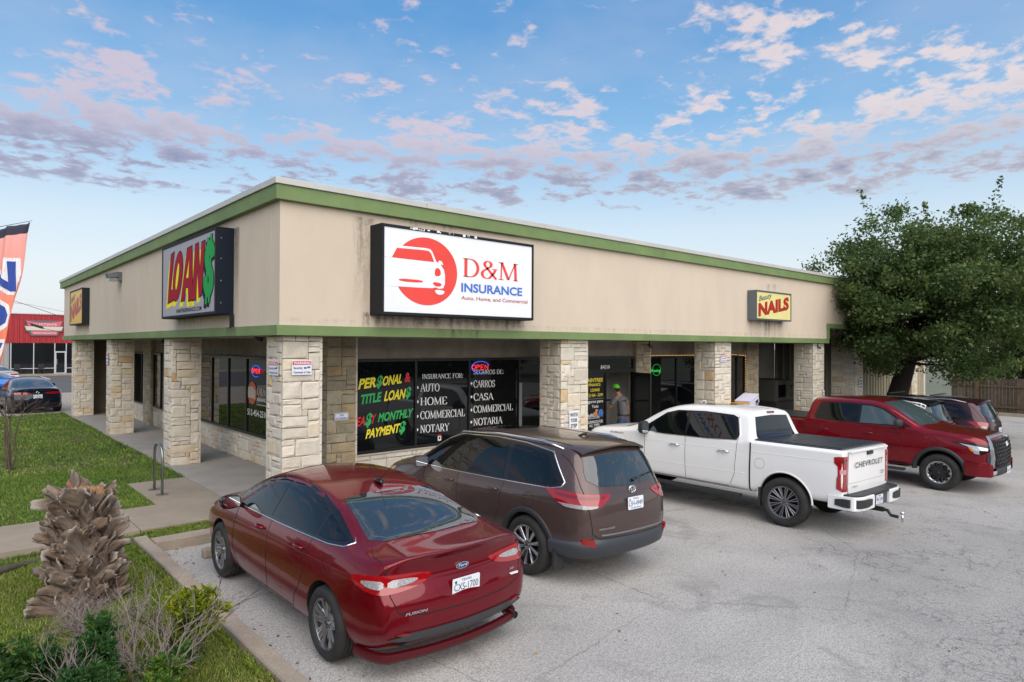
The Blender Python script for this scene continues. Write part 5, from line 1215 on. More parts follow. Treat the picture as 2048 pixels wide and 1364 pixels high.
def suv_common(c, m, trim, glass=TINT, k=1.0, zs=1.0, belt=0.0):
    T = (0, -1, 0); X = lambda L: [(x*k, y, z*zs) for x, y, z in L]
    c.patch('window_surround', X([(1.22, 1, 1.075), (.98, 1, 1.27), (.62, 1, 1.49), (.30, 1, 1.59), (-.5, 1, 1.625), (-1.1, 1, 1.61), (-1.62, 1, 1.555), (-1.92, 1, 1.24), (-1.90, 1, 1.19), (-1.75, 1, 1.155), (-.9, 1, 1.125), (.2, 1, 1.095)]), T, TRIMB, .004, .05)
    c.patch('side_window', X([(1.02, 1, 1.105), (.86, 1, 1.28), (.52, 1, 1.475), (.24, 1, 1.555), (.18, 1, 1.56), (.14, 1, 1.125)]), T, glass, .008, .05)
    c.patch('side_window', X([(.08, 1, 1.125), (.11, 1, 1.565), (-.4, 1, 1.59), (-.78, 1, 1.585), (-.86, 1, 1.15)]), T, glass, .008, .05)
    c.patch('side_window', X([(-.95, 1, 1.155), (-.90, 1, 1.585), (-1.2, 1, 1.57), (-1.57, 1, 1.515), (-1.83, 1, 1.25), (-1.80, 1, 1.195), (-1.65, 1, 1.175)]), T, glass, .008, .05)
    for P in ([(1.24, 1, 1.068), (.98, 1, 1.285), (.62, 1, 1.505), (.30, 1, 1.60), (-.5, 1, 1.637), (-1.1, 1, 1.622), (-1.63, 1, 1.567), (-1.94, 1, 1.24), (-1.91, 1, 1.18), (-1.75, 1, 1.145), (-.9, 1, 1.113), (.2, 1, 1.083)],):
        if trim: c.line('window_chrome', X(P), T, trim, .010, closed=True)
    c.patch('rear_window', X([(-2.4, .60, 1.575), (-2.4, 0, 1.60), (-2.4, -.60, 1.575), (-2.4, -.66, 1.40), (-2.4, -.67, 1.30), (-2.4, -.54, 1.22), (-2.4, 0, 1.195), (-2.4, .54, 1.22), (-2.4, .67, 1.30), (-2.4, .66, 1.40)]), (1, 0, -.1), SKYG, .008, .08, both=False)
    c.patch('windscreen', X([(.62, .58, 1.6), (.66, 0, 1.6), (.62, -.58, 1.6), (1.10, -.70, 1.2), (1.24, -.72, 1.1), (1.32, 0, 1.1), (1.24, .72, 1.1), (1.10, .70, 1.2)]), (-.5, 0, -1), glass, .006, .09, both=False)
    c.line('door_gap', X([(.98, 1, 1.06), (.95, 1, .85), (.98, 1, .6), (.90, 1, .40)]), T, GAPM, .0035)
    c.line('door_gap', X([(.11, 1, 1.08), (.08, 1, .85), (.06, 1, .6), (.08, 1, .38)]), T, GAPM, .0035)
    c.line('door_gap', X([(-.90, 1, 1.11), (-.87, 1, .92), (-.90, 1, .80), (-.80, 1, .62), (-.72, 1, .40)]), T, GAPM, .0035)
    c.line('side_crease', X([(-2.0, 1, .99), (-1.0, 1, .965), (0, 1, .93), (1.0, 1, .90)]), T, m, .008, .005)
    c.line('tailgate_gap', X([(-2.5, .70, 1.55), (-2.5, .745, 1.2), (-2.5, .735, .95), (-2.5, .70, .66), (-2.5, .60, .60), (-2.5, 0, .59), (-2.5, -.60, .60), (-2.5, -.70, .66), (-2.5, -.735, .95), (-2.5, -.745, 1.2), (-2.5, -.70, 1.58)]), (1, 0, 0), GAPM, .005, both=False)
    # roof rails
    for sd in (1, -1):
        q = [(.45, .66, 1.6), (.30, .665, 1.6), (-.5, .67, 1.6), (-1.4, .66, 1.6), (-1.75, .65, 1.6)]; w = []
        for i, p in enumerate(q):
            h, n = c.cast((p[0]*k, p[1]*sd, 2.2), (0, 0, -1)); w.append((h.x, h.y, h.z+(.0 if i in (0, 4) else .045)))
        b = B(); b.tube(w, [.012, .020, .022, .022, .012], 8); b.build('roof_rail', CHR if trim else mat('rail_grey', (.35, .35, .36), .3, .8), c.root, True)
    # roof-end spoiler
    vs = []; n = 20
    for i in range(n+1):
        y = -.62+1.24*i/n; t = abs(y/.62); h, nn = c.cast((-1.80*k, y, 2.2), (0, 0, -1)); z = h.z
        vs += [(-1.74*k, y, z+.004), (-1.98*k+.06*t**3, y, z+.0-.01*t), (-2.13*k+.10*t**3, y*1.0, z-.02-.02*t), (-2.125*k+.10*t**3, y, z-.042-.02*t), (-1.90*k, y*.96, z-.075)]
    B().add(vs, [(i*5+j, i*5+j+1, (i+1)*5+j+1, (i+1)*5+j) for i in range(n) for j in range(4)]+[(0, 1, 2, 3, 4), tuple(n*5+j for j in (4, 3, 2, 1, 0))]).build('spoiler', m, c.root, True).data.set_sharp_from_angle(angle=R_(50))
    # wiper
    h, nn = c.cast((-2.4*k, -.05, 1.245*zs), (1, 0, -.1))
    b = B(); b.tube([h+Vector((-.02, 0, 0)), h+Vector((-.035, -.06, .03))], [.022, .014], 8); b.tube([h+Vector((-.03, -.03, .02)), h+Vector((-.015, -.40, .075))], .011, 6); b.build('wiper', TRIMB, c.root, True)
def make_highlander():
    zz = lot_z(2.7); m = paint('paint_brown', (.105, .072, .066), .45, .15)
    c = Car('parked_car', 'metallic brown SUV with chrome window trim beside the red sedan', 'car', (2.69, -2.44, zz+.005), FR, suv_mesh(), m, roll=roll_at(2.7))
    c.wheels((1.395, -1.395), .845, 'suv', .262, .372, .24); c.arches((1.395, -1.395), .415, .98, .42, .385)
    suv_common(c, m, CHR); T = (0, -1, 0); A = (1, 0, 0)
    c.handle(.28, .955, m); c.handle(-.72, .985, m); c.mirror(.92, 1.085, .93, m, (.12, .125, .085), TRIMB)
    # black cladding round arches and along the sills
    for ax in (1.395, -1.395):
        ri, ro = .405, .475; a0, a1 = (-8, 188)
        out = [(ax+ro*math.cos(R_(a)), 1, .385+ro*math.sin(R_(a))) for a in range(a0, a1+1, 7)]+[(ax+ri*math.cos(R_(a)), 1, .385+ri*math.sin(R_(a))) for a in range(a1, a0-1, -7)]
        for i in range(0, 27):
            pass
        # built as a strip so that the ring stays clean
        for sd in (1, -1):
            vs = []; n = 28
            for i in range(n+1):
                a = R_(a0+(a1-a0)*i/n)
                for r_, o_ in ((ro, .0), (ro-.006, .012), (ri+.01, .016), (ri, .006), (ri, -.05)):
                    x = ax+r_*math.cos(a); z = max(.385+r_*math.sin(a), .30); h, nn = c.cast((x, sd, z), (0, -sd, 0)); vs.append((x, h.y+sd*o_, z))
            B().add(vs, [(i*5+j, i*5+j+1, (i+1)*5+j+1, (i+1)*5+j) for i in range(n) for j in range(4)]).build('arch_trim', PLAS, c.root, True)
    c.patch('sill_trim', [(.93, 1, .40), (-.93, 1, .42), (-.93, 1, .27), (.93, 1, .26)], T, PLAS, .012, .1)
    for sd in (1, -1): B().box(-1.90, -1.86, sd*.84-.09, sd*.84+.09, .18, .47).build('mud_flap', PLAS, c.root)
    D = (1, -.85, 0)
    lens = [(-1.74, .97, 1.165), (-1.95, .93, 1.15), (-2.18, .80, 1.13), (-2.30, .62, 1.12), (-2.34, .40, 1.115), (-2.34, .46, 1.045), (-2.30, .60, .965), (-2.22, .76, .95), (-2.02, .90, .965), (-1.86, .95, 1.05)]
    c.patch('tail_lamp', lens, D, LRED2, .013, .05, 1, .03)
    c.patch('lamp_lens', [(-1.93, .93, 1.01), (-2.20, .77, 1.0), (-2.30, .60, .99), (-2.29, .62, .968), (-2.22, .76, .955), (-2.03, .90, .968)], D, LWHT, .019, .05, 0, .01)
    c.patch('lamp_band', [(-1.90, .94, 1.12), (-2.21, .77, 1.10), (-2.33, .50, 1.095), (-2.33, .52, 1.07), (-2.21, .77, 1.07), (-1.94, .93, 1.09)], D, LREDD, .019, .05, 0, .01)
    c.line('lamp_gap', [(-2.42, .745, 1.15), (-2.42, .745, .94)], A, GAPM, .005)
    # bumper
    wrap_band(c, 'bumper', .55, .80, (-1.80, -1.90, -2.0), [(-.02, .615), (.012, .60), (.035, .54), (.035, .49), (.010, .40), (-.06, .35), (-.2, .33)], mat('bumper_grey_black', (.035, .04, .048), .45), lambda t: -.05*min(1, max(0, (abs(t-.5)-.33)/.1)))
    c.patch('reflector', [(-2.5, .66, .50), (-2.5, .80, .50), (-2.5, .80, .60), (-2.5, .71, .60)], A, LRED2, .062, .05, 0, .03)
    vs = []
    for i in range(21):
        y = -.60+1.2*i/20; h, _ = c.cast((-2.6, y, .62), A); vs += [(h.x+.03, y, .655), (h.x-.022, y, .650), (h.x-.030, y, .640)]
    B().add(vs, [(i*3+j, i*3+j+1, (i+1)*3+j+1, (i+1)*3+j) for i in range(20) for j in range(2)]).build('bumper_step', mat('satin_strip', (.22, .21, .20), .4, .6), c.root, True)
    h, _ = c.cast((-2.6, 0, .96), A); c.plate((h.x-.016, 0, .975), (-1, 0, .05), 'LSH-4949')
    h, _ = c.cast((-2.6, 0, 1.12), A); k = B()
    el = lambda cx, cz, a, b_, r: k.tube([(h.x-.012, cx+a*math.cos(i*math.pi/10), cz+b_*math.sin(i*math.pi/10)) for i in range(21)], r, 6)
    el(0, 1.135, .066, .046, .007); el(0, 1.135, .020, .044, .005); el(0, 1.148, .048, .016, .005); k.build('badge', CHR, c.root, True)
    h, _ = c.cast((-2.6, .52, .72), A); text_obj('model_lettering', 'HIGHLANDER', (h.x-.010, .66, .715), Vector((-.10, -1, 0)).normalized(), (0, 0, 1), .26, .024, CHR, c.root, bold=.02)
    h, _ = c.cast((-2.6, -.55, .74), A); text_obj('model_lettering', 'XLE', (h.x-.010, -.52, .76), Vector((.10, -1, 0)).normalized(), (0, 0, 1), .09, .020, CHR, c.root, bold=.02)
    c.line('fuel_flap_gap', chaikin([(-1.53, 1, .87), (-1.33, 1, .87), (-1.33, 1, 1.04), (-1.53, 1, 1.04)], 2), T, GAPM, .003, closed=True)
    h, _ = c.cast((-1.50, 0, 2), (0, 0, -1)); B().tube([(h.x+.10, 0, h.z), (h.x, 0, h.z+.035), (h.x-.06, 0, h.z+.045), (h.x-.07, 0, h.z)], [.01, .02, .01, .015], 8).build('shark_fin', m, c.root, True)
    c.patch('sunroof', [(.35, .38, 2), (.35, -.38, 2), (-.45, -.38, 2), (-.45, .38, 2)], (0, 0, -1), TINT, .004, .1, 1, .004, both=False)
    c.line('roof_gap', [(.4, .55, 2), (-1.8, .55, 2)], (0, 0, -1), GAPM, .006)
    c.patch('head_lamp', [(1.80, .88, .93), (2.12, .82, .88), (2.26, .62, .84), (2.26, .62, .77), (2.0, .86, .80)], (-1, -.9, 0), LWHT, .008, .06, 1, .02)
    c.patch('turn_lamp', [(1.84, .88, .90), (2.0, .85, .88), (2.0, .85, .82), (1.95, .86, .82)], (-1, -.9, 0), LORG, .012, .06, 1, .02)
    return c
make_highlander()
def make_suv(name, label, x, yt, z, m, rz, k, zs, trim, lamp='plain', white=False):
    c = Car(name, label, 'car', (x, yt+2.5*1.045, z), rz, suv_mesh(k, 3, zs), m)
    c.wheels((1.43, -1.43), .85, 'plain', .25, .375, .24); c.arches((1.43, -1.43), .42, .98, .42, .39)
    suv_common(c, m, trim, TINT, k, zs); c.handle(.28, .955*zs, m); c.handle(-.72, .985*zs, m); c.mirror(.92, 1.085*zs, .93, TRIMB)
    D = (1, -.85, 0)
    lo = c.patch('tail_lamp', [(-1.85, .95, 1.16), (-2.08, .88, 1.15), (-2.24, .72, 1.14), (-2.30, .62, 1.12), (-2.28, .68, 1.02), (-2.22, .76, .88), (-2.12, .86, .90), (-2.05, .90, 1.04)], D, LRED2, .015, .06, 1, .03)
    c.patch('lamp_lens', [(-2.16, .82, 1.04), (-2.24, .70, 1.03), (-2.23, .74, .92), (-2.16, .82, .92)], D, LWHT, .021, .05, 1, .01)
    wrap_band(c, 'bumper', .55, .80, (-1.80, -1.95), [(-.02, .67), (.03, .65), (.06, .57), (.05, .47), (-.02, .36), (-.2, .33)], PLAS)
    h, _ = c.cast((-2.7, 0, .86), (1, 0, 0)); c.plate((h.x-.016, 0, .88), (-1, 0, .05), 'BX7-K219' if white else 'GTR-4471')
    c.patch('tailgate_bar', [(-2.5, .40, 1.15*zs), (-2.5, -.40, 1.15*zs), (-2.5, -.40, 1.11*zs), (-2.5, .40, 1.11*zs)], (1, 0, 0), CHR, .012, .1, 0, .02, both=False)
    if lamp == 'rails':
        for sd in (1, -1):
            for xx in (.25, -.9): B().box(xx-.04, xx+.04, -.66, .66, 1.70*zs+.05, 1.70*zs+.075, .008).build('roof_bar', PLAS, c.root) if sd > 0 else None
    return c
make_suv('parked_car', 'dark maroon SUV with silver roof rails nearest the wooden fence', 20.0, -5.30, -.395, paint('paint_maroon', (.045, .014, .020), .4, .2), FR, 1.02, 1.035, None, 'rails')
c = make_suv('parked_car', 'black SUV with a white roof edge between the red pickup and the maroon SUV', 17.75, -4.75, -.395, paint('paint_black', (.010, .011, .014), .3, .2), FR, .98, 1.06, None, 'x', True)
c.patch('roof_edge_stripe', [(.2, .64, 2), (-1.9, .62, 2), (-1.9, .70, 2), (.2, .72, 2)], (0, 0, -1), mat('white_stripe', (.7, .7, .72), .3, coat=1), .012, .1)
# ---------------------------------------------------------------- pickups
def pickup_mesh(kind, lv=3):
    g = kind == 'white'
    zb = 1.395 if g else 1.37; zr = 1.93 if g else 1.96; zh = 1.36 if g else 1.36; zbelt = 1.335 if g else 1.37
    st = [rowz(-2.83, .50, .66, .98, 1.18, zb-.04, zb, zb, zb, .975, .955, .90, .80, w0=.95),
          rowz(-2.73, .50, .66, .98, 1.18, zb-.04, zb, zb, zb, 1.0, .985, .93, .80, w0=.95),
          rowz(-2.36, .50, .66, .98, 1.18, zb-.04, zb, zb, zb, 1.015, .99, .93, .80, w0=.95),
          rowz(-1.50, .50, .66, .96, 1.17, zb-.04, zb, zb, zb, 1.005, .985, .93, .80, w0=.95),
          rowz(-1.27, .46, .62, .95, 1.17, zb-.04, zb, zb, zb, 1.0, .98, .93, .80, w0=.95),
          rowz(-1.22, .46, .62, .95, 1.17, zb-.03, zb+.04, zb+.05, zb+.05, 1.0, .98, .90, .78, w0=.95),
          rowz(-1.10, .46, .60, .95, 1.16, zbelt, zr-.13, zr-.06, zr-.04, 1.0, .975, .76, .66, w0=.95),
          rowz(-.90, .46, .60, .95, 1.16, zbelt, zr-.09, zr-.02, zr, 1.0, .975, .765, .66, w0=.95),
          rowz(-.2, .46, .60, .95, 1.15, zbelt, zr-.07, zr, zr+.025, 1.0, .975, .77, .66, w0=.95),
          rowz(.45, .46, .60, .95, 1.15, zbelt-.005, zr-.08, zr-.01, zr+.01, 1.0, .975, .775, .67, w0=.95),
          rowz(.85, .46, .60, .95, 1.15, zbelt-.01, zr-.22, zr-.14, zr-.11, 1.0, .975, .80, .70, w0=.95),
          rowz(1.25, .46, .60, .95, 1.14, zbelt-.02, zr-.46, zr-.40, zr-.36, 1.0, .975, .86, .77, w0=.95),
          rowz(1.52, .46, .60, .95, 1.13, zh-.06, zh-.0, zh+.02, zh+.05, 1.0, .97, .90, .80, w0=.95),
          rowz(1.95, .46, .60, .95, 1.12, zh-.09, zh-.03, zh, zh+.01, 1.005, .96, .88, .66, w0=.95),
          rowz(2.45, .46, .60, .93, 1.08, zh-.14, zh-.07, zh-.04, zh-.03, .99, .93, .84, .60, w0=.95),
          rowz(2.74, .46, .60, .88, 1.00, zh-.24, zh-.15, zh-.12, zh-.11, .93, .87, .78, .54, w0=.95)]
    return ring_body(st, (0, 0, 0, 0, 0, 0, 0), (-.02, .02, .02, .02, 0, -.02, -.05), .035 if g else .03, .12,
                     crease_lv=((5, .75), (4, .55)), crease_st=((0, .85), (4, .8), (5, .3), (6, .5)), lv=lv)
def pickup_common(c, m, glass, kind):
    T = (0, -1, 0); g = kind == 'white'; zr = 1.93 if g else 1.96; zb = 1.34 if g else 1.375
    ft = zr-.10
    sur = [(1.28, 1, zb+.01), (1.02, 1, ft-.33), (.66, 1, ft-.09), (.40, 1, ft-.02), (-.2, 1, ft+.005), (-.80, 1, ft-.02), (-.90, 1, ft-.06), (-1.0, 1, zb+.12), (-.96, 1, zb+.03), (-.4, 1, zb+.0), (.6, 1, zb-.01)]
    c.patch('window_surround', sur, T, TRIMB, .004, .05, 0)
    c.patch('side_window', [(1.10, 1, zb+.035), (.90, 1, ft-.29), (.60, 1, ft-.11), (.36, 1, ft-.05), (.14, 1, ft-.045), (.14, 1, zb+.02)], T, glass, .008, .05)
    c.patch('side_window', [(.08, 1, zb+.02), (.08, 1, ft-.045), (-.2, 1, ft-.035), (-.76, 1, ft-.06), (-.85, 1, ft-.09), (-.94, 1, zb+.12), (-.91, 1, zb+.05), (-.4, 1, zb+.03)], T, glass if g else TINT, .008, .05)
    if g: c.line('chrome_sill', [(1.28, 1, zb), (.6, 1, zb-.018), (-.4, 1, zb-.005), (-.98, 1, zb+.03), (-1.02, 1, zb+.12), (-.92, 1, ft-.05)], T, CHR, .009)
    c.patch('rear_window', [(-1.3, .60, zr-.14), (-1.3, 0, zr-.12), (-1.3, -.60, zr-.14), (-1.3, -.72, zb+.10), (-1.3, -.66, zb+.055), (-1.3, .66, zb+.055), (-1.3, .72, zb+.10)], (1, 0, 0), TINT, .008, .08, both=False)
    c.line('window_divider', [(-1.3, .19, zr-.15), (-1.3, .21, zb+.08)], (1, 0, 0), TRIMB, .009)
    c.patch('windscreen', [(.62, .60, 2), (.68, 0, 2), (.62, -.60, 2), (1.10, -.76, 1.6), (1.42, -.79, 1.4), (1.52, 0, 1.4), (1.42, .79, 1.4), (1.10, .76, 1.6)], (-.6, 0, -1), WIN_L if not g else glass, .006, .09, both=False)
    c.patch('brake_lamp', [(-1.2, .14, zr-.05), (-1.2, -.14, zr-.05), (-1.2, -.14, zr-.085), (-1.2, .14, zr-.085)], (1, 0, 0), LREDD, .015, .1, 0, .03, both=False)
    c.line('door_gap', [(1.08, 1, zb-.01), (1.06, 1, 1.0), (1.07, 1, .7), (1.02, 1, .52)], T, GAPM, .004)
    c.line('door_gap', [(.11, 1, zb-.01), (.10, 1, 1.0), (.09, 1, .62), (.10, 1, .52)], T, GAPM, .004)
    c.line('door_gap', [(-.99, 1, zb+.1), (-.98, 1, zb-.02), (-.96, 1, 1.0), (-.94, 1, .75), (-.86, 1, .58), (-.80, 1, .52)], T, GAPM, .004)
    c.line('cab_gap', [(-1.245, 1, 1.36), (-1.245, 1, 1.0), (-1.235, 1, .50)], T, GAPM, .014)
    c.line('sill_gap', [(-.80, 1, .525), (1.02, 1, .525)], T, GAPM, .004)
    c.line('body_crease', [(-1.15, 1, .80), (0, 1, .78), (1.1, 1, .78)], T, m, .010, .006)
    c.line('body_crease', [(-2.9, 1, 1.22), (-1.3, 1, 1.20), (0, 1, 1.18), (1.6, 1, 1.17)], T, m, .010, .006)
    # frame rails and running boards
    for sd in (1, -1):
        B().box(-1.05, 1.15, sd*.97-.10, sd*.97+.06, .36, .41, .015).build('running_board', PLAS, c.root)
        B().box(-2.9, 2.5, sd*.45-.05, sd*.45+.05, .42, .56).build('frame_rail', GAPM, c.root)
def arch_lip(c, ax, zc, ri, ro, m, o1=.02):
    for sd in (1, -1):
        vs = []; n = 28; a0, a1 = -12, 192
        for i in range(n+1):
            a = R_(a0+(a1-a0)*i/n)
            for r_, o_ in ((ro, .0), (ro-.008, o1*.8), (ri+.012, o1), (ri, o1*.4), (ri, -.06)):
                x = ax+r_*math.cos(a); z = max(zc+r_*math.sin(a), .44); h, nn = c.cast((x, sd, max(z, .62)), (0, -sd, 0)); vs.append((x, h.y+sd*o_, z))
        B().add(vs, [(i*5+j, i*5+j+1, (i+1)*5+j+1, (i+1)*5+j) for i in range(n) for j in range(4)]).build('arch_trim', m, c.root, True)
def make_white():
    x0 = 8.22; m = paint('paint_white', (.80, .80, .79), .0, .03, .3)
    c = Car('pickup_truck', 'white crew-cab pickup with a black folding bed cover', 'pickup truck', (x0, -2.80, lot_z(x0)+.004), FR, pickup_mesh('white'), m, roll=roll_at(8))
    c.wheels((1.87, -1.87), .885, 'multi', .282, .412, .275); c.arches((1.87, -1.87), .475, 1.03, .46, .44)
    pickup_common(c, m, TINT, 'white'); T = (0, -1, 0); A = (1, 0, 0)
    for ax in (1.87, -1.87): arch_lip(c, ax, .44, .468, .50, m, .012)
    c.handle(.35, 1.145, CHR, ln=.24); c.handle(-.72, 1.145, CHR, ln=.24); c.mirror(1.02, 1.37, .99, PLAS, (.10, .12, .13), PLAS)
    # bed cover: three panels and two hinges
    BC = mat('bed_cover', (.020, .021, .023), .42, obj=True, bump=.15, bs=200, bd=.002); ED = mat('bed_cover_edge', (.045, .048, .052), .5)
    zb = 1.397
    for a, b in ((-2.77, -2.40), (-2.37, -1.84), (-1.81, -1.28)): B().box(a, b, -.84, .84, zb, zb+.030, .006).build('cover_panel', BC, c.root)
    for a in (-2.40, -1.84): B().box(a, a+.03, -.82, .82, zb+.002, zb+.024).build('cover_hinge', ED, c.root)
    for sd in (1, -1): B().box(-2.78, -1.28, sd*.875-.035, sd*.875+.03, zb-.004, zb+.018, .006).build('bed_rail_cap', ED, c.root)
    # tailgate
    TG = [(-2.91, .78, 1.36), (-2.91, 0, 1.37), (-2.91, -.78, 1.36), (-2.91, -.80, .80), (-2.91, -.78, .70), (-2.91, .78, .70), (-2.91, .80, .80)]
    c.patch('tailgate', TG, A, m, .010, .1, 0, .02, both=False)
    c.line('tailgate_gap', [(-2.91, .795, 1.37), (-2.91, .81, .80), (-2.91, .79, .685), (-2.91, -.79, .685), (-2.91, -.81, .80), (-2.91, -.795, 1.37)], A, GAPM, .006, both=False)
    c.line('tailgate_crease', [(-2.91, .77, .86), (-2.91, 0, .865), (-2.91, -.77, .86)], A, mat('crease_grey', (.4, .4, .4), .4), .004, -.010, both=False)
    B().box(-2.895, -2.865, -.79, .79, 1.355, 1.388, .008).build('tailgate_lip', m, c.root)
    BK = mat('badge_black', (.01, .01, .011), .3)
    b = B(); b.box(-2.898, -2.87, -.12, .12, 1.285, 1.345, .008); b.build('tailgate_handle', PLAS, c.root)
    text_obj('tailgate_lettering', 'CHEVROLET', (-2.882, .60, 1.10), (0, -1, 0), (0, 0, 1), 1.20, .095, BK, c.root, bold=.004, space=1.12)
    text_obj('model_lettering', 'SILVERADO', (-2.882, .70, .79), (0, -1, 0), (0, 0, 1), .20, .024, BK, c.root, bold=.01); text_obj('model_lettering', 'HIGH', (-2.882, -.50, .95), (0, -1, 0), (0, 0, 1), .17, .026, BK, c.root, bold=.01); text_obj('model_lettering', 'COUNTRY', (-2.882, -.50, .915), (0, -1, 0), (0, 0, 1), .17, .024, BK, c.root, bold=.01)
    # tail lamps: tall, notched
    LP = [(-2.86, .80, 1.30), (-2.79, .99, 1.30), (-2.72, 1.01, 1.285), (-2.72, 1.01, 1.19), (-2.76, .99, 1.14), (-2.76, .99, 1.00), (-2.76, 1.01, .94), (-2.76, 1.01, .78), (-2.81, .96, .74), (-2.86, .82, .74), (-2.86, .82, 1.0), (-2.86, .81, 1.2)]
    c.patch('tail_lamp', LP, (1, -1.0, 0), LRED2, .012, .06, 0, .03)
    c.patch('lamp_lens', [(-2.84, .85, 1.09), (-2.78, .98, 1.09), (-2.78, .98, 1.02), (-2.84, .85, 1.02)], (1, -1, 0), mat('lamp_pink_clear', (.55, .25, .27), .1, coat=1), .019, .05, 0, .01)
    c.patch('lamp_band', [(-2.84, .85, 1.25), (-2.78, .99, 1.25), (-2.78, .99, 1.21), (-2.84, .85, 1.20)], (1, -1, 0), LREDD, .019, .05, 0, .01)
    # rear bumper: white corners with step cut-outs, dark top and licence recess
    for sd in (1, -1):
        b = B(); pl = [(-2.60, .99), (-2.81, .99), (-3., .985), (-3.05, .90), (-3.09, .74), (-3.09, .33), (-2.81, .33)]
        pl = [(x, y*sd) for x, y in pl]
        n = len(pl); 
        def lay(z, k=1): return [(x, y, z) for x, y in pl]
        vs = lay(.46)+lay(.50)+lay(.66)+lay(.68)
        fs = []
        for q in range(3): fs += [(q*n+i, q*n+(i+1) % n, (q+1)*n+(i+1) % n, (q+1)*n+i) for i in range(n)]
        fs += [tuple(range(n))[::-1], tuple(3*n+i for i in range(n))]
        o = mk('bumper_corner', vs, fs, m, c.root); bm = bmesh.new(); bm.from_mesh(o.data); bmesh.ops.recalc_face_normals(bm, faces=bm.faces); bmesh.ops.bevel(bm, geom=[e for e in bm.edges if e.is_manifold and e.calc_face_angle(0) > .3], offset=.012, segments=2, affect='EDGES'); bm.to_mesh(o.data); bm.free()
        bp = [(-2.64, .94), (-2.81, .94), (-2.91, .94), (-3.03, .87), (-3.06, .74), (-3.06, .35), (-2.81, .35)]
        mk('bumper_step_pad', [(x, y*sd, z) for z in (.682, .700) for x, y in bp], [tuple(range(7))[::-1], tuple(range(7, 14))]+[(i, (i+1) % 7, 7+(i+1) % 7, 7+i) for i in range(7)], PLAS, c.root)
        cut = chaikin([(.50, .505), (.90, .505), (.92, .54), (.92, .615), (.88, .635), (.52, .635), (.49, .60), (.49, .53)], 1)
        # cut-out follows the corner face from the back round to the side
        vs = []; 
        path = [(-3.100, .45), (-3.104, .60), (-3.104, .745), (-3.088, .83), (-3.066, .905), (-3.0, .957), (-2.937, 1.0), (-2.85, 1.004), (-2.72, 1.004)]
        for i, (x, y) in enumerate(path):
            e = .02 if i in (0, len(path)-1) else 0
            vs += [(x-.001, sd*(y+.002), .508+e), (x-.001, sd*(y+.002), .642-e)]
        mk('step_recess', vs, [(2*i, 2*i+1, 2*i+3, 2*i+2) for i in range(len(path)-1)], PLAS, c.root)
        B().tube([(-2.78, sd*.66, .43), (-3.03, sd*.66, .43)], .045, 12).build('exhaust_tip', CHR, c.root, True)
        B().box(-1.46, -1.42, sd*.98-.12, sd*.98+.03, .28, .60).build('mud_flap', PLAS, c.root)
    b = B(); b.box(-3.05, -2.81, -.33, .33, .47, .655, .01); b.build('bumper_centre', mat('valance_grey', (.045, .05, .058), .4), c.root)
    B().box(-3.08, -2.81, -.33, .33, .657, .70, .008).build('bumper_step_pad', PLAS, c.root)
    c.plate((-3.057, .05, .565), (-1, 0, 0), 'MRX-2580')
    # tow hitch and ball
    b = B(); b.box(-3.11, -2.81, -.035, .035, .36, .43); b.tube([(-3.09, 0, .395), (-3.17, 0, .39), (-3.22, 0, .32), (-3.33, 0, .31)], .028, 8); b.build('tow_hitch', mat('hitch_black', (.01, .01, .01), .35), c.root)
    b = B(); bmm = bmesh.new(); bmesh.ops.create_uvsphere(bmm, u_segments=14, v_segments=10, radius=.033); b.addbm(bmm, Matrix.Translation((-3.39, 0, .385))); b.tube([(-3.39, 0, .24), (-3.39, 0, .36)], .018, 8); b.build('tow_ball', CHR, c.root, True)
    c.line('fuel_flap_gap', chaikin([(-1.52, 1, .93), (-1.34, 1, .93), (-1.34, 1, 1.10), (-1.52, 1, 1.10)], 2), T, mat('seam_grey', (.25, .25, .25), .5), .003, closed=True)
    c.patch('head_lamp', [(2.35, .96, 1.06), (2.70, .86, 1.04), (2.70, .86, .92), (2.45, .95, .95)], (-1, -1, 0), LWHT, .01, .06, 0, .02)
    for sd in (1,-1): text_obj('model_lettering', 'SILVERADO', (1.98 if sd>0 else 1.60, c.cast((1.8, sd, 1.23), (0, -sd, 0))[0].y+sd*.006, 1.215), (-sd*1.0, 0, 0), (0, 0, 1), .36, .035, BK, c.root, bold=.01)
    c.patch('hood_vent', [(1.50, .50, 2), (1.62, .50, 2), (1.70, .78, 2), (1.56, .80, 2)], (0, 0, -1), PLAS, .004, .1, 0, .004)
    h, _ = c.cast((.35, 0, 2.4), (0, 0, -1)); B().tube([(h.x+.10, 0, h.z), (h.x, 0, h.z+.035), (h.x-.06, 0, h.z+.055), (h.x-.07, 0, h.z)], [.01, .02, .012, .015], 8).build('shark_fin', m, c.root, True)
    c.patch('sunroof', [(.35, .42, 2), (.35, -.42, 2), (-.35, -.42, 2), (-.35, .42, 2)], (0, 0, -1), TINT, .004, .1, 1, .004, both=False)
    for y in (.52, .30, 0, -.30, -.52): c.line('roof_ridge', [(-.40, y, 2), (-1.02, y, 2)], (0, 0, -1), m, .008, .004, both=False)
    return c
make_white()
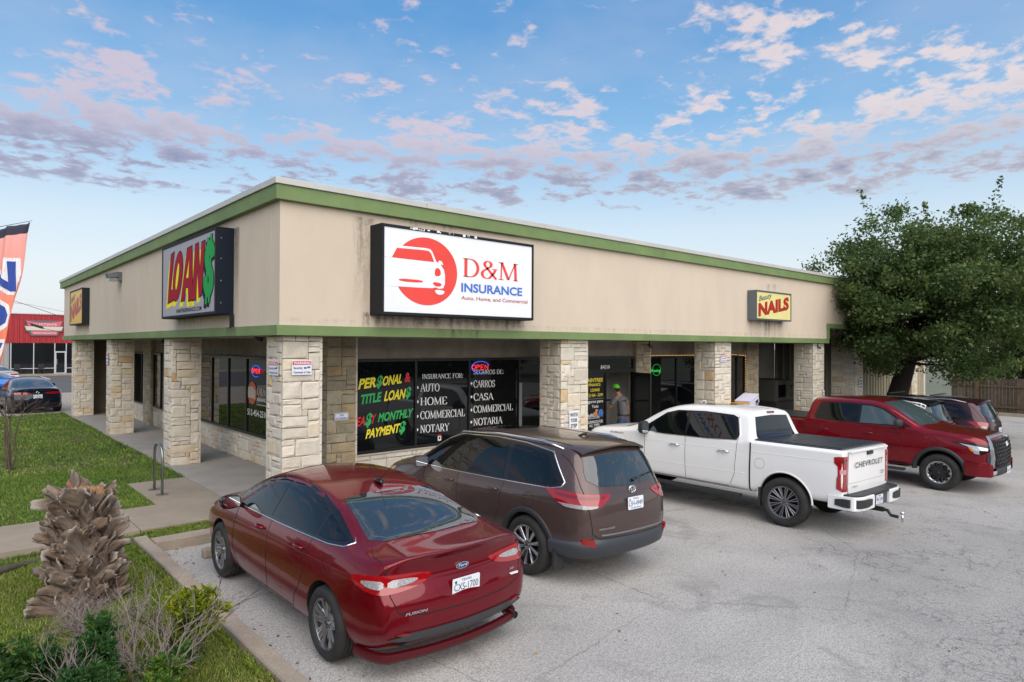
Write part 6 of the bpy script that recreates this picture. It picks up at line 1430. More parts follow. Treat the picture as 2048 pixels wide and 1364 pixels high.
def make_red_pickup():
    x0 = 14.82; m = paint('paint_red', (.20, .003, .010), .4, .12)
    yf = -5.35+1.85*1.045*0
    c = Car('pickup_truck', 'bright red crew-cab pickup backed in, with silver-edged honeycomb grille', 'pickup truck', (x0, -5.35+1.93, lot_z(x0)+.004), -FR, pickup_mesh('red'), m)
    c.wheels((1.85, -1.85), .875, 'offroad', .262, .412, .28); c.arches((1.85, -1.85), .475, 1.03, .46, .44)
    pickup_common(c, m, WIN_L, 'red'); T = (0, -1, 0); A = (-1, 0, 0)
    for ax in (1.85, -1.85): arch_lip(c, ax, .44, .468, .555, PLAS, .035)
    c.handle(.35, 1.16, m, ln=.24); c.handle(-.72, 1.16, m, ln=.24); c.mirror(1.03, 1.42, 1.0, PLAS, (.11, .14, .10), PLAS)
    BC = mat('bed_cover', (.020, .021, .023), .42); zb = 1.372
    B().box(-2.96, -1.28, -.84, .84, zb, zb+.03, .006).build('bed_cover', BC, c.root)
    # grille: chrome outer band, black honeycomb, badge
    c.patch('grille_panel', [(2.9, .60, 1.20), (2.9, 0, 1.22), (2.9, -.60, 1.20), (2.9, -.70, 1.02), (2.9, -.66, .70), (2.9, -.50, .62), (2.9, .50, .62), (2.9, .66, .70), (2.9, .70, 1.02)], A, GAPM, .03, .08, 0, .05, both=False)
    band = [(2.9, .69, 1.17), (2.9, .60, 1.245), (2.9, .3, 1.26), (2.9, 0, 1.265), (2.9, -.3, 1.26), (2.9, -.60, 1.245), (2.9, -.69, 1.17), (2.9, -.73, 1.02), (2.9, -.70, .80), (2.9, -.72, .62), (2.9, -.82, .50), (2.9, -.84, .44)]
    SIL2 = mat('satin_silver', (.42, .43, .45), .3, .7)
    w = []
    for p in band+[]:
        h, _ = c.cast(p, A); w.append(h+Vector((.02, 0, 0)))
    full = w
    vs = []; n = len(full)
    for i, p in enumerate(full):
        a = full[max(i-1, 0)]; b_ = full[min(i+1, n-1)]; d = (b_-a).normalized(); nn = Vector((0, d.z, -d.y)).normalized()
        wd = .045 if 1 < i < 8 else .055
        if i in (0, 1): wd = .05
        vs += [p+nn*wd+Vector((-.03, 0, 0)), p+nn*wd*.8+Vector((.025, 0, 0)), p-nn*wd*.8+Vector((.03, 0, 0)), p-nn*wd+Vector((-.03, 0, 0))]
    mk('grille_surround', vs, [(i*4+j, i*4+j+1, (i+1)*4+j+1, (i+1)*4+j) for i in range(n-1) for j in range(3)], SIL2, c.root)
    # the near leg of the surround
    leg = [(2.9, .69, 1.17), (2.9, .73, 1.02), (2.9, .70, .80), (2.9, .72, .62), (2.9, .82, .50), (2.9, .84, .44)]
    vs = []; w = [c.cast(p, A)[0]+Vector((.02, 0, 0)) for p in leg]; n = len(w)
    for i, p in enumerate(w):
        a = w[max(i-1, 0)]; b_ = w[min(i+1, n-1)]; d = (b_-a).normalized(); nn = Vector((0, d.z, -d.y)).normalized()
        vs += [p+nn*.055+Vector((-.03, 0, 0)), p+nn*.045+Vector((.025, 0, 0)), p-nn*.045+Vector((.03, 0, 0)), p-nn*.055+Vector((-.03, 0, 0))]
    mk('grille_surround', vs, [(i*4+j, i*4+j+1, (i+1)*4+j+1, (i+1)*4+j) for i in range(n-1) for j in range(3)], SIL2, c.root)
    k = B()
    for r_ in range(7):
        for q in range(-6, 7):
            y = q*.105+(.0525 if r_ % 2 else 0); z = .68+r_*.082
            if abs(y) > .60 or (z > 1.1 and abs(y) > .55): continue
            h, _ = c.cast((2.9, y, z), A); P_ = [(h.x+.042, y+.056*math.cos(i*math.pi/3+.0), z+.047*math.sin(i*math.pi/3)) for i in range(7)]; k.tube(P_, .008, 5)
    g_ = k.build('grille_mesh', mat('grille_black', (.015, .016, .017), .3), c.root); g_['kind'] = 'stuff'
    h, _ = c.cast((2.9, 0, 1.10), A); k = B()
    for (a, b_, dz) in ((.085, .058, 0), (.026, .055, 0), (.06, .02, .015)): k.tube([(h.x+.06, a*math.cos(i*math.pi/10), 1.10+dz+b_*math.sin(i*math.pi/10)) for i in range(21)], .009, 6)
    k.build('badge', CHR, c.root, True)
    # bumper
    vs = []; n = 24
    for i in range(n+1):
        a = -1+2*i/n; t = abs(a); y = .62*a; x = 2.90-.05*t*t
        vs += [(x-.10, y, .60), (x+.01, y, .585), (x+.02, y, .50), (x-.02, y, .42), (x-.12, y, .40)]
    B().add(vs, [(i*5+j, i*5+j+1, (i+1)*5+j+1, (i+1)*5+j) for i in range(n) for j in range(4)]).build('bumper_centre', PLAS, c.root, True)
    for sd in (1, -1):
        pl = [(2.35, 1.03), (2.60, 1.03), (2.80, .93), (2.86, .84), (2.60, .80), (2.35, .80)]
        v = [(x, y*sd, z) for z in (.42, .70) for x, y in pl]; v[6+0] = (2.35, 1.03*sd, .74)
        o = mk('bumper_corner', v, [tuple(range(6)), tuple(range(6, 12))]+[(i, (i+1) % 6, 6+(i+1) % 6, 6+i) for i in range(6)], m, c.root)
        bm = bmesh.new(); bm.from_mesh(o.data); bmesh.ops.recalc_face_normals(bm, faces=bm.faces); bmesh.ops.bevel(bm, geom=bm.edges[:], offset=.018, segments=2, affect='EDGES'); bm.to_mesh(o.data); bm.free()
    c.plate((2.925, .12, .50), (1, 0, 0), 'RTN-5104')
    # head lamps: clear with silver blade
    c.patch('head_lamp', [(2.10, 1.0, 1.15), (2.50, .97, 1.14), (2.72, .86, 1.12), (2.76, .76, 1.10), (2.76, .76, .98), (2.66, .92, .90), (2.55, .96, .92), (2.40, .98, 1.05)], (-1, -1, 0), TRIMB, .012, .05, 0, .03)
    c.patch('lamp_blade', [(2.25, 1.0, 1.125), (2.50, .97, 1.095), (2.74, .82, 1.04), (2.74, .84, .99), (2.60, .94, 1.0), (2.60, .94, .91), (2.52, .97, .92), (2.48, .98, 1.04)], (-1, -1, 0), mat('lamp_silver', (.6, .6, .62), .15, .5, coat=1), .020, .05, 0, .015)
    c.patch('turn_lamp', [(2.40, .98, 1.07), (2.48, .975, 1.05), (2.50, .97, .95), (2.46, .98, .97)], (-1, -1, 0), LORG, .022, .05, 0, .015)
    c.patch('vent_panel', [(2.74, .86, .90), (2.78, .76, .90), (2.78, .76, .72), (2.74, .86, .74)], (-1, -1, 0), PLAS, .014, .05, 0, .02)
    c.line('hood_gap', [(1.50, .86, 2), (2.0, .86, 2), (2.5, .82, 2), (2.72, .74, 2)], (0, 0, -1), GAPM, .005)
    c.line('fender_crease', [(1.15, 1, 1.22), (1.5, 1, 1.26), (2.1, 1, 1.24), (2.5, 1, 1.16)], T, m, .014, .008)
    h, _ = c.cast((1.2, 1, .97), (0, -1, 0))
    for sd in (1, -1): text_obj('model_lettering', 'TUNDRA', ((.95 if sd > 0 else .55), c.cast((.8, sd, .88), (0, -sd, 0))[0].y+sd*.006, .87), (-sd*1.0, 0, 0), (0, 0, 1), .40, .045, mat('badge_darkred', (.05, .004, .006), .4), c.root, bold=.02)
    return c
make_red_pickup()
# things carried in the red pickup's bed
t = tag(empty('cardboard_box', (14.15, -.35, 1.13), R_(18)), 'white cardboard box tilted on the bed of the bright red pickup', 'box')
t.rotation_euler = (R_(0), R_(-14), R_(8)); bx('carton', (0, .75, 0, .45, 0, .24), mat('white_card', (.62, .61, .72), .6), t, .004); bx('lid', (-.01, .76, -.01, .46, .242, .262), mat('white_card', (.62, .61, .72), .6), t, .004); bx('dark_label', (.45, .68, -.003, -.0005, .02, .12), mat('label_dark', (.05, .02, .04), .5), t)
t = tag(empty('cardboard_box', (13.35, -.35, 1.10), R_(4)), 'orange yellow carton lying on the red pickup bed beside the white box', 'box')
bx('carton', (0, .75, 0, .4, 0, .22), mat('orange_card', (.62, .30, .02), .6), t, .004); bx('lid', (.0, .75, 0, .4, .222, .23), mat('orange_card_dark', (.5, .23, .02), .6), t)
# ---------------------------------------------------------------- cars beyond the lawn
def small_sedan(label, loc, rz, m, plate_txt, sc=1.045):
    c = Car('parked_car', label, 'car', loc, rz, sedan_mesh(2), m, sc, grp='cars parked beyond the lawn')
    c.wheels((1.425, -1.425), .815, 'plain', .23, .332, .23); c.arches((1.425, -1.425), .372, .95, .42, .345); sedan_body(c, m)
    c.mirror(.86, .985, .90, m); c.handle(.18, .88, m); c.handle(-.83, .895, m)
    D = (1, -.95, 0)
    c.patch('tail_lamp', [(-2.05, .91, .90), (-2.38, .78, .93), (-2.49, .42, .90), (-2.47, .50, .84), (-2.38, .78, .82)], D, LRED2, .012, .06, 1, .03)
    c.line('boot_gap', [(-2.6, .70, 1.0), (-2.6, .715, .75), (-2.6, .62, .60), (-2.6, 0, .57), (-2.6, -.62, .60), (-2.6, -.715, .75), (-2.6, -.70, 1.0)], (1, 0, 0), GAPM, .005, both=False)
    h, _ = c.cast((-2.6, 0, .73), (1, 0, 0)); c.plate((h.x-.012, 0, .74), (-1, 0, 0), plate_txt)
    c.patch('rear_valance', [(-2.5, .70, .36), (-2.5, 0, .34), (-2.5, -.70, .36), (-2.5, -.60, .25), (-2.5, 0, .24), (-2.5, .60, .25)], (1, 0, 0), PLAS, .012, .08, 0, .02, both=False)
    h, _ = c.cast((-2.6, 0, .885), (1, 0, 0)); B().tube([(h.x-.01, .05*math.cos(i*math.pi/8), .90+.035*math.sin(i*math.pi/8)) for i in range(17)], .006, 5).build('badge', CHR, c.root)
    return c
small_sedan('black navy sedan parked beyond the lawn, seen from behind', (-.95, 26.1, .0), FR+R_(3), paint('paint_navy', (.008, .012, .024), .3, .2), 'KWB-8683', 1.03)
small_sedan('white sedan half hidden behind the feather flag', (-1.3, 47.0, .0), FR+R_(20), paint('paint_white2', (.7, .7, .7), 0, .03), 'HGT-2201')
small_sedan('bright blue car just beyond the black sedan', (-2.6, 36.5, .0), FR+R_(60), paint('paint_blue', (.01, .12, .42), .3, .2), 'LPD-9013')
# ---------------------------------------------------------------- old boxy off-road vehicle in the bay
t = tag(empty('off_road_vehicle', (21.0, 2.15, -.42)), 'dark boxy old off-road vehicle parked in the shaded bay', 'car')
OM = mat('faded_olive', (.022, .024, .02), .5, var=.3, vs=3, obj=True); t.scale = (1.0, 1, 1.08)
def prof_box(name, prof, y0, y1, m, par):
    n = len(prof); o = mk(name, [(x, y, z) for y in (y0, y1) for x, z in prof], [tuple(range(n)), tuple(range(n, 2*n))[::-1]]+[(i, n+i, n+(i+1) % n, (i+1) % n) for i in range(n)], m, par)
    bm = bmesh.new(); bm.from_mesh(o.data); bmesh.ops.recalc_face_normals(bm, faces=bm.faces); bmesh.ops.bevel(bm, geom=bm.edges[:], offset=.025, segments=2, affect='EDGES'); bm.to_mesh(o.data); bm.free(); return o
arc1 = [(-1.15+.46*math.cos(R_(a)), .48+.46*math.sin(R_(a))) for a in range(180, -1, -20)]; arc2 = [(1.15+.46*math.cos(R_(a)), .48+.46*math.sin(R_(a))) for a in range(180, -1, -20)]
prof_box('body', [(-1.85, .5)]+arc1+arc2+[(1.72, .5), (1.75, 1.18), (.62, 1.25), (.58, 1.28), (-1.85, 1.28)], -.80, .80, OM, t)
prof_box('hard_top', [(-1.82, 1.285), (.60, 1.285), (.42, 2.0), (-1.80, 2.02)], -.74, .74, mat('faded_top', (.05, .05, .042), .6), t)
for a, b in ((-1.55, -.75), (-.62, .28)):
    for sd in (-1, 1): bx('side_window', (a, b, sd*.745-.004, sd*.745+.004, 1.42, 1.86), TINT, t, .003)
mk('windscreen', [(.612, -.66, 1.36), (.612, .66, 1.36), (.455, .66, 1.92), (.455, -.66, 1.92)], [(0, 1, 2, 3)], TINT, t)
for sd in (-1, 1):
    B().lathe([(.001, 0), (.10, 0), (.11, .02)], 16, Matrix.Translation((1.77, sd*.58, 1.0)) @ Matrix.Rotation(-math.pi/2, 4, 'Z') @ Matrix.Scale(-1, 4, (0, 1, 0))).build('head_lamp', LWHT, t, True)
    bx('fender', (.62, 1.80, sd*.86-.08, sd*.86+.08, .96, 1.02), OM, t, .015)
bx('front_bumper', (1.76, 1.88, -.78, .78, .50, .66), PLAS, t, .01)
for sx in (-1.15, 1.15):
    for sd in (-1, 1):
        k = B(); k.lathe([(.20, -.11), (.38, -.11), (.41, -.08), (.41, .08), (.38, .11), (.20, .11)], 32, Matrix.Translation((sx, sd*.76, .41))); w_ = k.build('wheel', RUB, t, True)
        k = B(); k.lathe([(.001, .06*sd), (.12, .08*sd), (.20, .10*sd), (.21, .0)], 24, Matrix.Translation((sx, sd*.76, .41))); k.build('rim', mat('steel_rim', (.2, .2, .19), .5, .5), w_, True)
# ---------------------------------------------------------------- person in the doorway, leaning in, seen from behind
def skin(name, verts, edges, rad, m, parent, root=0, lv=2):
    me = bpy.data.meshes.new(name); me.from_pydata(verts, edges, []); o = bpy.data.objects.new(name, me); C.objects.link(o)
    md = o.modifiers.new('s', 'SKIN'); md.use_smooth_shade = True
    for i, r in enumerate(rad): me.skin_vertices[0].data[i].radius = r if isinstance(r, tuple) else (r, r)
    me.skin_vertices[0].data[root].use_root = True
    md2 = o.modifiers.new('u', 'SUBSURF'); md2.levels = lv; md2.render_levels = lv
    dg = bpy.context.evaluated_depsgraph_get(); r = bpy.data.meshes.new_from_object(o.evaluated_get(dg)); bpy.data.objects.remove(o); bpy.data.meshes.remove(me)
    return mko(name, r, m, parent, True)
def make_person():
    p = tag(empty('person', (10.18, 1.28, .153), 0), 'man in a bright green cap, grey shirt and blue jeans entering the doorway', 'person')
    # faces the door (+Y) and leans to the left; x right, y into the shop
    SK = mat('skin', (.28, .13, .075), .5); SH = mat('grey_shirt', (.13, .125, .14), .9, obj=True, var=.25, vs=6, bump=.4, bs=9, bd=.03); JN = mat('jeans', (.055, .10, .20), .9, obj=True, var=.45, vs=9, bump=.4, bs=12, bd=.02)
    V = [(.02, 0, .93), (.0, .02, 1.12), (-.03, .05, 1.32), (-.05, .09, 1.45), (-.075, .125, 1.54), (-.12, .17, 1.66),       # pelvis..head
         (-.10, 0, .86), (-.11, .05, .50), (-.12, .03, .10), (-.125, .13, .035),                                           # left leg
         (.11, -.01, .86), (.13, .0, .50), (.15, -.07, .10), (.15, .03, .035),                                             # right leg
         (-.22, .10, 1.38), (-.30, .22, 1.15), (-.34, .42, 1.10),                                                          # left arm reaches in
         (.15, .06, 1.37), (.24, .02, 1.12), (.27, .03, .88)]
    E = [(0, 1), (1, 2), (2, 3), (3, 4), (4, 5), (0, 6), (6, 7), (7, 8), (8, 9), (0, 10), (10, 11), (11, 12), (12, 13), (3, 14), (14, 15), (15, 16), (3, 17), (17, 18), (18, 19)]
    r = [(.10, .08), (.10, .08), (.11, .08), (.09, .07), (.055, .055), (.085, .10), .095, .065, .045, .045, .095, .065, .045, .045, .062, .045, .03, .062, .045, .03]
    skin('body', V, E, r, SK, p)
    # hands with five fingers each
    for (cx, cy, cz, dx, dy, dz) in ((.275, .035, .845, .0, .05, -1), (-.35, .46, 1.09, -.1, 1, -.1)):
        d = Vector((dx, dy, dz)).normalized(); s_ = d.orthogonal().normalized(); s_ = Vector((0, 1, 0)) if abs(d.z) > .8 else Vector((1, 0, 0)); n_ = d.cross(s_)
        V2 = [Vector((cx, cy, cz))-d*.02, Vector((cx, cy, cz))+d*.045]; E2 = [(0, 1)]; R2 = [(.032, .018), (.04, .018)]
        for i, (o_, l) in enumerate(((-.03, .065), (-.01, .08), (.01, .075), (.028, .058))):
            b0 = V2[1]+s_*o_+d*.01; V2 += [b0, b0+d*l*.55+n_*.008, b0+d*l+n_*.03]; k = len(V2); E2 += [(1, k-3), (k-3, k-2), (k-2, k-1)]; R2 += [.0095, .009, .007]
        b0 = V2[0]+s_*.038+d*.01; V2 += [b0, b0+d*.035+s_*.02+n_*.01]; k = len(V2); E2 += [(0, k-2), (k-2, k-1)]; R2 += [.012, .009]
        skin('hand', [tuple(v) for v in V2], E2, R2, SK, p, 0, 1)
    # clothes over the body
    V = [(.02, 0, .90), (.01, .01, 1.0), (.0, .02, 1.14), (-.03, .05, 1.33), (-.05, .085, 1.44), (-.24, .11, 1.38), (-.29, .18, 1.22), (.16, .06, 1.38), (.225, .03, 1.19)]
    E = [(0, 1), (1, 2), (2, 3), (3, 4), (4, 5), (5, 6), (4, 7), (7, 8)]
    skin('shirt', V, E, [(.185, .15), (.185, .15), (.18, .145), (.19, .14), (.12, .095), .08, .072, .08, .074], SH, p)
    V = [(.02, 0, .95), (.02, 0, .88), (-.10, 0, .80), (-.112, .045, .48), (-.122, .025, .07), (.12, -.01, .80), (.138, .0, .48), (.155, -.07, .07)]
    E = [(0, 1), (1, 2), (2, 3), (3, 4), (1, 5), (5, 6), (6, 7)]
    skin('jeans', V, E, [(.172, .14), (.17, .14), .115, .085, .068, .115, .085, .068], JN, p)
    B().tube([(.02+.178*math.cos(a*math.pi/10), .145*math.sin(a*math.pi/10), .945) for a in range(21)], .018, 6).build('belt', mat('belt', (.02, .015, .012), .5), p, True)
    for x, y in ((-.125, .08), (.152, -.02)): B().box(x-.05, x+.05, y-.14, y+.16, -.0, .075, .03).build('shoe', mat('shoe', (.05, .035, .025), .6), p)
    # hair, ears, face, cap
    H = Vector((-.115, .165, 1.66))
    def ball(name, c_, r3, m, cut=None, par=p):
        bm = bmesh.new(); bmesh.ops.create_uvsphere(bm, u_segments=20, v_segments=14, radius=1)
        if cut is not None: bmesh.ops.bisect_plane(bm, geom=bm.verts[:]+bm.edges[:]+bm.faces[:], plane_co=(0, 0, cut), plane_no=(0, 0, 1), clear_inner=True)
        for v in bm.verts: v.co = Vector(c_)+Vector((v.co.x*r3[0], v.co.y*r3[1], v.co.z*r3[2]))
        return bmo(name, bm, m, par, True)
    HR = mat('dark_hair', (.012, .008, .006), .8)
    ball('head', H, (.082, .10, .118), SK); ball('hair', H+Vector((.006, -.012, .008)), (.088, .10, .115), HR)
    for s_ in (-1, 1): ball('ear', H+Vector((s_*.085, .01, -.01)), (.014, .022, .032), SK)
    ball('nose', H+Vector((-.01, .105, -.01)), (.014, .022, .022), SK); ball('mouth', H+Vector((-.01, .098, -.055)), (.024, .008, .007), mat('lips', (.25, .08, .06), .5))
    for s_ in (-1, 1): ball('eye', H+Vector((s_*.03-.005, .092, .02)), (.013, .010, .010), mat('eye_white', (.6, .6, .6), .3))
    CG = mat('lime_cap', (.10, .62, .03), .7, obj=True, var=.3, vs=14)
    cap = ball('cap', H+Vector((0, 0, .045)), (.098, .115, .10), CG, -.12)
    v = []
    for i in range(13):
        a = R_(180*i/12); v += [(H.x+.092*math.cos(a), H.y+.07+.04*math.sin(a), H.z+.045), (H.x+.085*math.cos(a), H.y+.09+.11*math.sin(a), H.z+.025)]
    mk('cap_brim', v, [(2*i, 2*i+1, 2*i+3, 2*i+2) for i in range(12)], CG, cap)
    return p
make_person()
# ================================================================ PLANTS AND SMALL THINGS
def np_mesh(name, co, nf, m, parent=None, smooth=False):
    """co: (n*k,3) array with k corners per face"""
    k = nf; n = len(co)//k; me = bpy.data.meshes.new(name)
    me.vertices.add(len(co)); me.vertices.foreach_set('co', co.astype(np.float32).ravel())
    me.loops.add(len(co)); me.loops.foreach_set('vertex_index', np.arange(len(co), dtype=np.int32))
    me.polygons.add(n); me.polygons.foreach_set('loop_start', np.arange(0, n*k, k, dtype=np.int32))
    me.polygons.foreach_set('loop_total', np.full(n, k, dtype=np.int32)); me.update(calc_edges=True); me.validate()
    return mko(name, me, m, parent, smooth)
RNG = np.random.default_rng(11)
CAMN = np.array(CAM); RN = np.array(_r); DN = np.array(_d); FN = np.array(_f)
def inview(p, mg=120):
    q = p-CAMN; z = q@FN; u = 1024+1311.8*(q@RN)/z; v = 682+1311.8*(q@DN)/z
    return (z > .3) & (u > -mg) & (u < 2048+mg) & (v > -mg) & (v < 1364+mg)
def leafmat(name, a, b, c, trans=.25):
    m = bpy.data.materials.new(name); m.use_nodes = True; g = G(m.node_tree); b_ = g.n['Principled BSDF']
    geo = g.new('ShaderNodeNewGeometry'); ri = geo.outputs['Random Per Island']; pos = geo.outputs['Position']
    f = g.math('ADD', g.math('MULTIPLY', ri, .55), g.math('MULTIPLY', g.mapr(g.noise(pos, 1.1, 3), .3, .7), .45))
    col = g.ramp(f, [(0, a), (.55, b), (1, c)])
    g.set(b_.inputs['Base Color'], col); b_.inputs['Roughness'].default_value = .5; b_.inputs['Specular IOR Level'].default_value = .35
    tr = g.new('ShaderNodeBsdfTranslucent'); g.set(tr.inputs[0], col); mx = g.new('ShaderNodeMixShader'); mx.inputs[0].default_value = trans
    out = g.n['Material Output']; g.l.new(b_.outputs[0], mx.inputs[1]); g.l.new(tr.outputs[0], mx.inputs[2]); g.l.new(mx.outputs[0], out.inputs[0])
    return m
def leaves(cen, size, rng, aspect=.5, droop=0., k=4):
    """leaf-shaped quads (diamond) at centres"""
    n = len(cen); d = rng.normal(size=(n, 3)); d[:, 2] -= droop; d /= np.linalg.norm(d, axis=1)[:, None]
    e = rng.normal(size=(n, 3)); e -= (e*d).sum(1)[:, None]*d; e /= np.linalg.norm(e, axis=1)[:, None]
    s = size*(.6+.8*rng.random(n))[:, None]; nn = np.cross(d, e)
    co = np.stack([cen-d*s*.5, cen+e*s*aspect*.5+nn*s*.06, cen+d*s*.5, cen-e*s*aspect*.5+nn*s*.06], 1)
    return co.reshape(-1, 3)
# ---------------------------------------------------------------- grass
def grass():
    def area(x0, x1, y0, y1, n, h, w, zf, keep=None):
        p = np.column_stack([RNG.uniform(x0, x1, n), RNG.uniform(y0, y1, n), np.zeros(n)])
        p = p[inview(p)]
        q_ = np.array([mnoise.noise(Vector((a*1.9, b*1.9, 3)))+.5*mnoise.noise(Vector((a*5.3, b*5.3, 7))) for a, b in p[:, :2]]); p = p[(RNG.random(len(p)) < np.clip(1.0-1.6*(q_-.12), .22, 1))]
        if keep is not None: p = p[keep(p)]
        p[:, 2] = [zf(a, b) for a, b in p[:, :2]]
        n = len(p); a = RNG.uniform(0, 2*np.pi, n); hh = h*(.45+.9*RNG.random(n)); ln = hh*RNG.uniform(.1, .9, n)
        d = np.column_stack([np.cos(a), np.sin(a), np.zeros(n)]); b = RNG.uniform(0, 2*np.pi, n); l = np.column_stack([np.cos(b), np.sin(b), np.zeros(n)])
        mid = p+l*(ln*.35)[:, None]; mid[:, 2] += hh*.6
        tip = p+l*ln[:, None]; tip[:, 2] += hh
        ww = w*(.6+.8*RNG.random(n))[:, None]
        q = np.stack([p-d*ww/2, p+d*ww/2, mid+d*ww*.4, tip, mid-d*ww*.4], 1)
        return q.reshape(-1, 3)
    lz = lawn_z
    A = [area(-6, -1.97, -6.5, 1.0, 210000, .036, .007, lz), area(-9, -.11, 2.61, 7.5, 120000, .038, .011, lz, lambda p: ~((p[:, 0] > -1.21) & (p[:, 1] < 4.91))),
         area(-14, -.11, 7.5, 22.4, 110000, .05, .022, lz), area(-1.79, -.5, .43, .99, 9000, .035, .007, lambda x, y: .10)]
    # taller tufts along hard edges
    A += [area(-2.05, -1.97, -6, .6, 5000, .07, .008, lz), area(-6, -1.2, .90, 1.0, 3000, .06, .008, lz), area(-.19, -.11, 4.9, 22, 4000, .07, .012, lz)]
    def fn(g, pos, c):
        ri = g.new('ShaderNodeNewGeometry').outputs['Random Per Island']
        a = g.mapr(g.noise(pos, .8, 4, .65), .33, .66); s = g.sep(pos)
        near = g.mapr(s[1], 2.0, -1.0, 0., 1.)
        base = g.mix(a, (.085, .17, .026), (.165, .25, .038))
        base = g.mix(g.math('MULTIPLY', near, .55), base, (.24, .29, .045))
        dry = g.math('MULTIPLY', g.mapr(g.noise(pos, 2.6, 5, .7), .50, .70, 0., .75), g.math('ADD', g.math('MULTIPLY', near, .8), .15))
        base = g.mix(dry, base, (.32, .26, .11))
        return (g.mix(1.0, base, g.ramp(ri, [(0, .55), (.8, 1.15), (1, 1.5)]), 'MULTIPLY'),)
    m = mat('grass_blades', (.1, .15, .03), .6, fn=fn, spec=.3)
    o = np_mesh('grass', np.concatenate(A), 5, m); tag(o, 'short green lawn grass with dry patches by the curb and walkway', 'grass', kind='stuff')
grass()
# ---------------------------------------------------------------- big evergreen oak by the kerb
BARK = mat('bark', (.030, .024, .019), .95, bump=1, bs=14, bd=.05, var=.4, vs=6)
def big_tree(base, crown, R3, label, name='oak_tree', nclump=430, per=260, size=.11, cols=None, seed=4, tr=.36, sprigs=40, group=None):
    rng = np.random.default_rng(seed); rr = random.Random(seed)
    t = tag(empty(name, base), label, 'tree', group); b0 = Vector(base); c0 = Vector(crown)-b0
    k = B(); fork = c0*.45+Vector((0, 0, -.2)); fork = Vector((c0.x*.42, c0.y*.42, max(c0.z-R3[2]*.85, .3)))
    k.tube([Vector((-.05, 0, -.15)), Vector((0, 0, .4)), fork*.55+Vector((0, 0, .1)), fork], [tr*1.5, tr*1.12, tr, tr*.85], 14)
    cl = []
    while len(cl) < nclump:
        p = rng.normal(size=3); p /= np.linalg.norm(p); r = rng.random()**.42
        w = 1+.34*mnoise.noise(Vector(p*1.7+seed))+.20*mnoise.noise(Vector(p*4.1+seed*2)); q = p*r*w
        if q[2] < -.72 and rng.random() < .5: continue
        cl.append(q*np.array(R3))
    cl = np.array(cl)
    ends = rr.sample(range(nclump), min(60, nclump)); prev = []
    for i in ends:
        e = Vector(cl[i])+c0; m1 = fork.lerp(e, .35)+Vector((rr.uniform(-.3, .3), rr.uniform(-.3, .3), rr.uniform(0, .4))); m2 = fork.lerp(e, .7)+Vector((rr.uniform(-.3, .3), rr.uniform(-.3, .3), rr.uniform(0, .3)))
        L = (e-fork).length; k.tube([fork, m1, m2, e], [tr*.35, tr*.16, tr*.08, .012], 6)
    k.build('trunk', BARK, t, True)
    n = rng.poisson(per, nclump); cen = np.repeat(cl, n, 0); sg_ = np.repeat(rng.uniform(.20, .42, nclump), n)[:, None]*(min(R3)/3.4)
    off = rng.normal(size=cen.shape)*sg_*np.array([1, 1, .62]); pts = cen+off
    # sprigs that break the outline
    sp = []
    for _ in range(sprigs):
        p = rng.normal(size=3); p[2] = abs(p[2])*.9; p /= np.linalg.norm(p); w = 1+.34*mnoise.noise(Vector(p*1.7+seed)); s0 = p*w*np.array(R3)*.92; L = rng.uniform(.25, .7); p = p+rng.normal(size=3)*.5
        tt = rng.random((70, 1)); sp.append(s0+p*L*tt+np.array([0, 0, .3])*tt**2+rng.normal(size=(70, 3))*.13*(1.2-tt))
    pts = np.concatenate([pts]+sp)+np.array(c0)
    o = np_mesh('crown', leaves(pts, size, rng, .55), 4, cols, t); o['kind'] = 'stuff'
    return t
OAKL = leafmat('oak_leaves', (.036, .074, .022), (.092, .155, .042), (.22, .22, .07), .38)
big_tree((24.9, -.5, -.4), (23.6, -2.6, 4.95), (4.0, 4.0, 2.9), 'large leafy evergreen oak with a dark leaning trunk beside the stone pier', nclump=340, per=330, size=.125, cols=OAKL, sprigs=45)
big_tree((43, -1.5, -.5), (43, -1.5, 4.0), (4.0, 5.0, 3.0), 'dark green tree standing behind the wooden fence', nclump=160, per=160, size=.22, cols=OAKL, seed=9, tr=.25, sprigs=10, group='trees behind the wooden fence')
big_tree((46, -9.5, -.5), (46, -9.5, 4.2), (4.5, 5.0, 3.2), 'dense tree behind the far end of the wooden fence', nclump=160, per=160, size=.24, cols=OAKL, seed=14, tr=.25, sprigs=10, group='trees behind the wooden fence')
# ---------------------------------------------------------------- wooden fence
f = tag(empty('wooden_fence', (36.8, .4, -.4)), 'weathered brown board fence at the back of the car park', 'fence')
WD = mat('fence_wood', (.105, .075, .052), .9, var=.45, vs=5, island=.35, bump=.4, bs=20); WD2 = mat('fence_rail_wood', (.125, .08, .048), .9, var=.3, vs=4)
k = B(); rr = random.Random(8)
for i in range(92):
    y = -i*.150; k.box(0, .02, y-.138, y, .03, 1.86+rr.uniform(-.03, .03))
o = k.build('board', WD, f); o['kind'] = 'stuff'
for z in (.35, 1.40): bx('rail', (-.05, -.002, -13.8, 0, z, z+.09), WD2, f)
for i in range(6): bx('post', (-.15, -.052, -2.5*i-.12-1.1, -2.5*i-1.1, 0, 1.75), WD2, f)
o = bx('kerb', (36.0, 36.2, -14, .6, -.5, -.24), KERB, None, .01); tag(o, kind='structure')
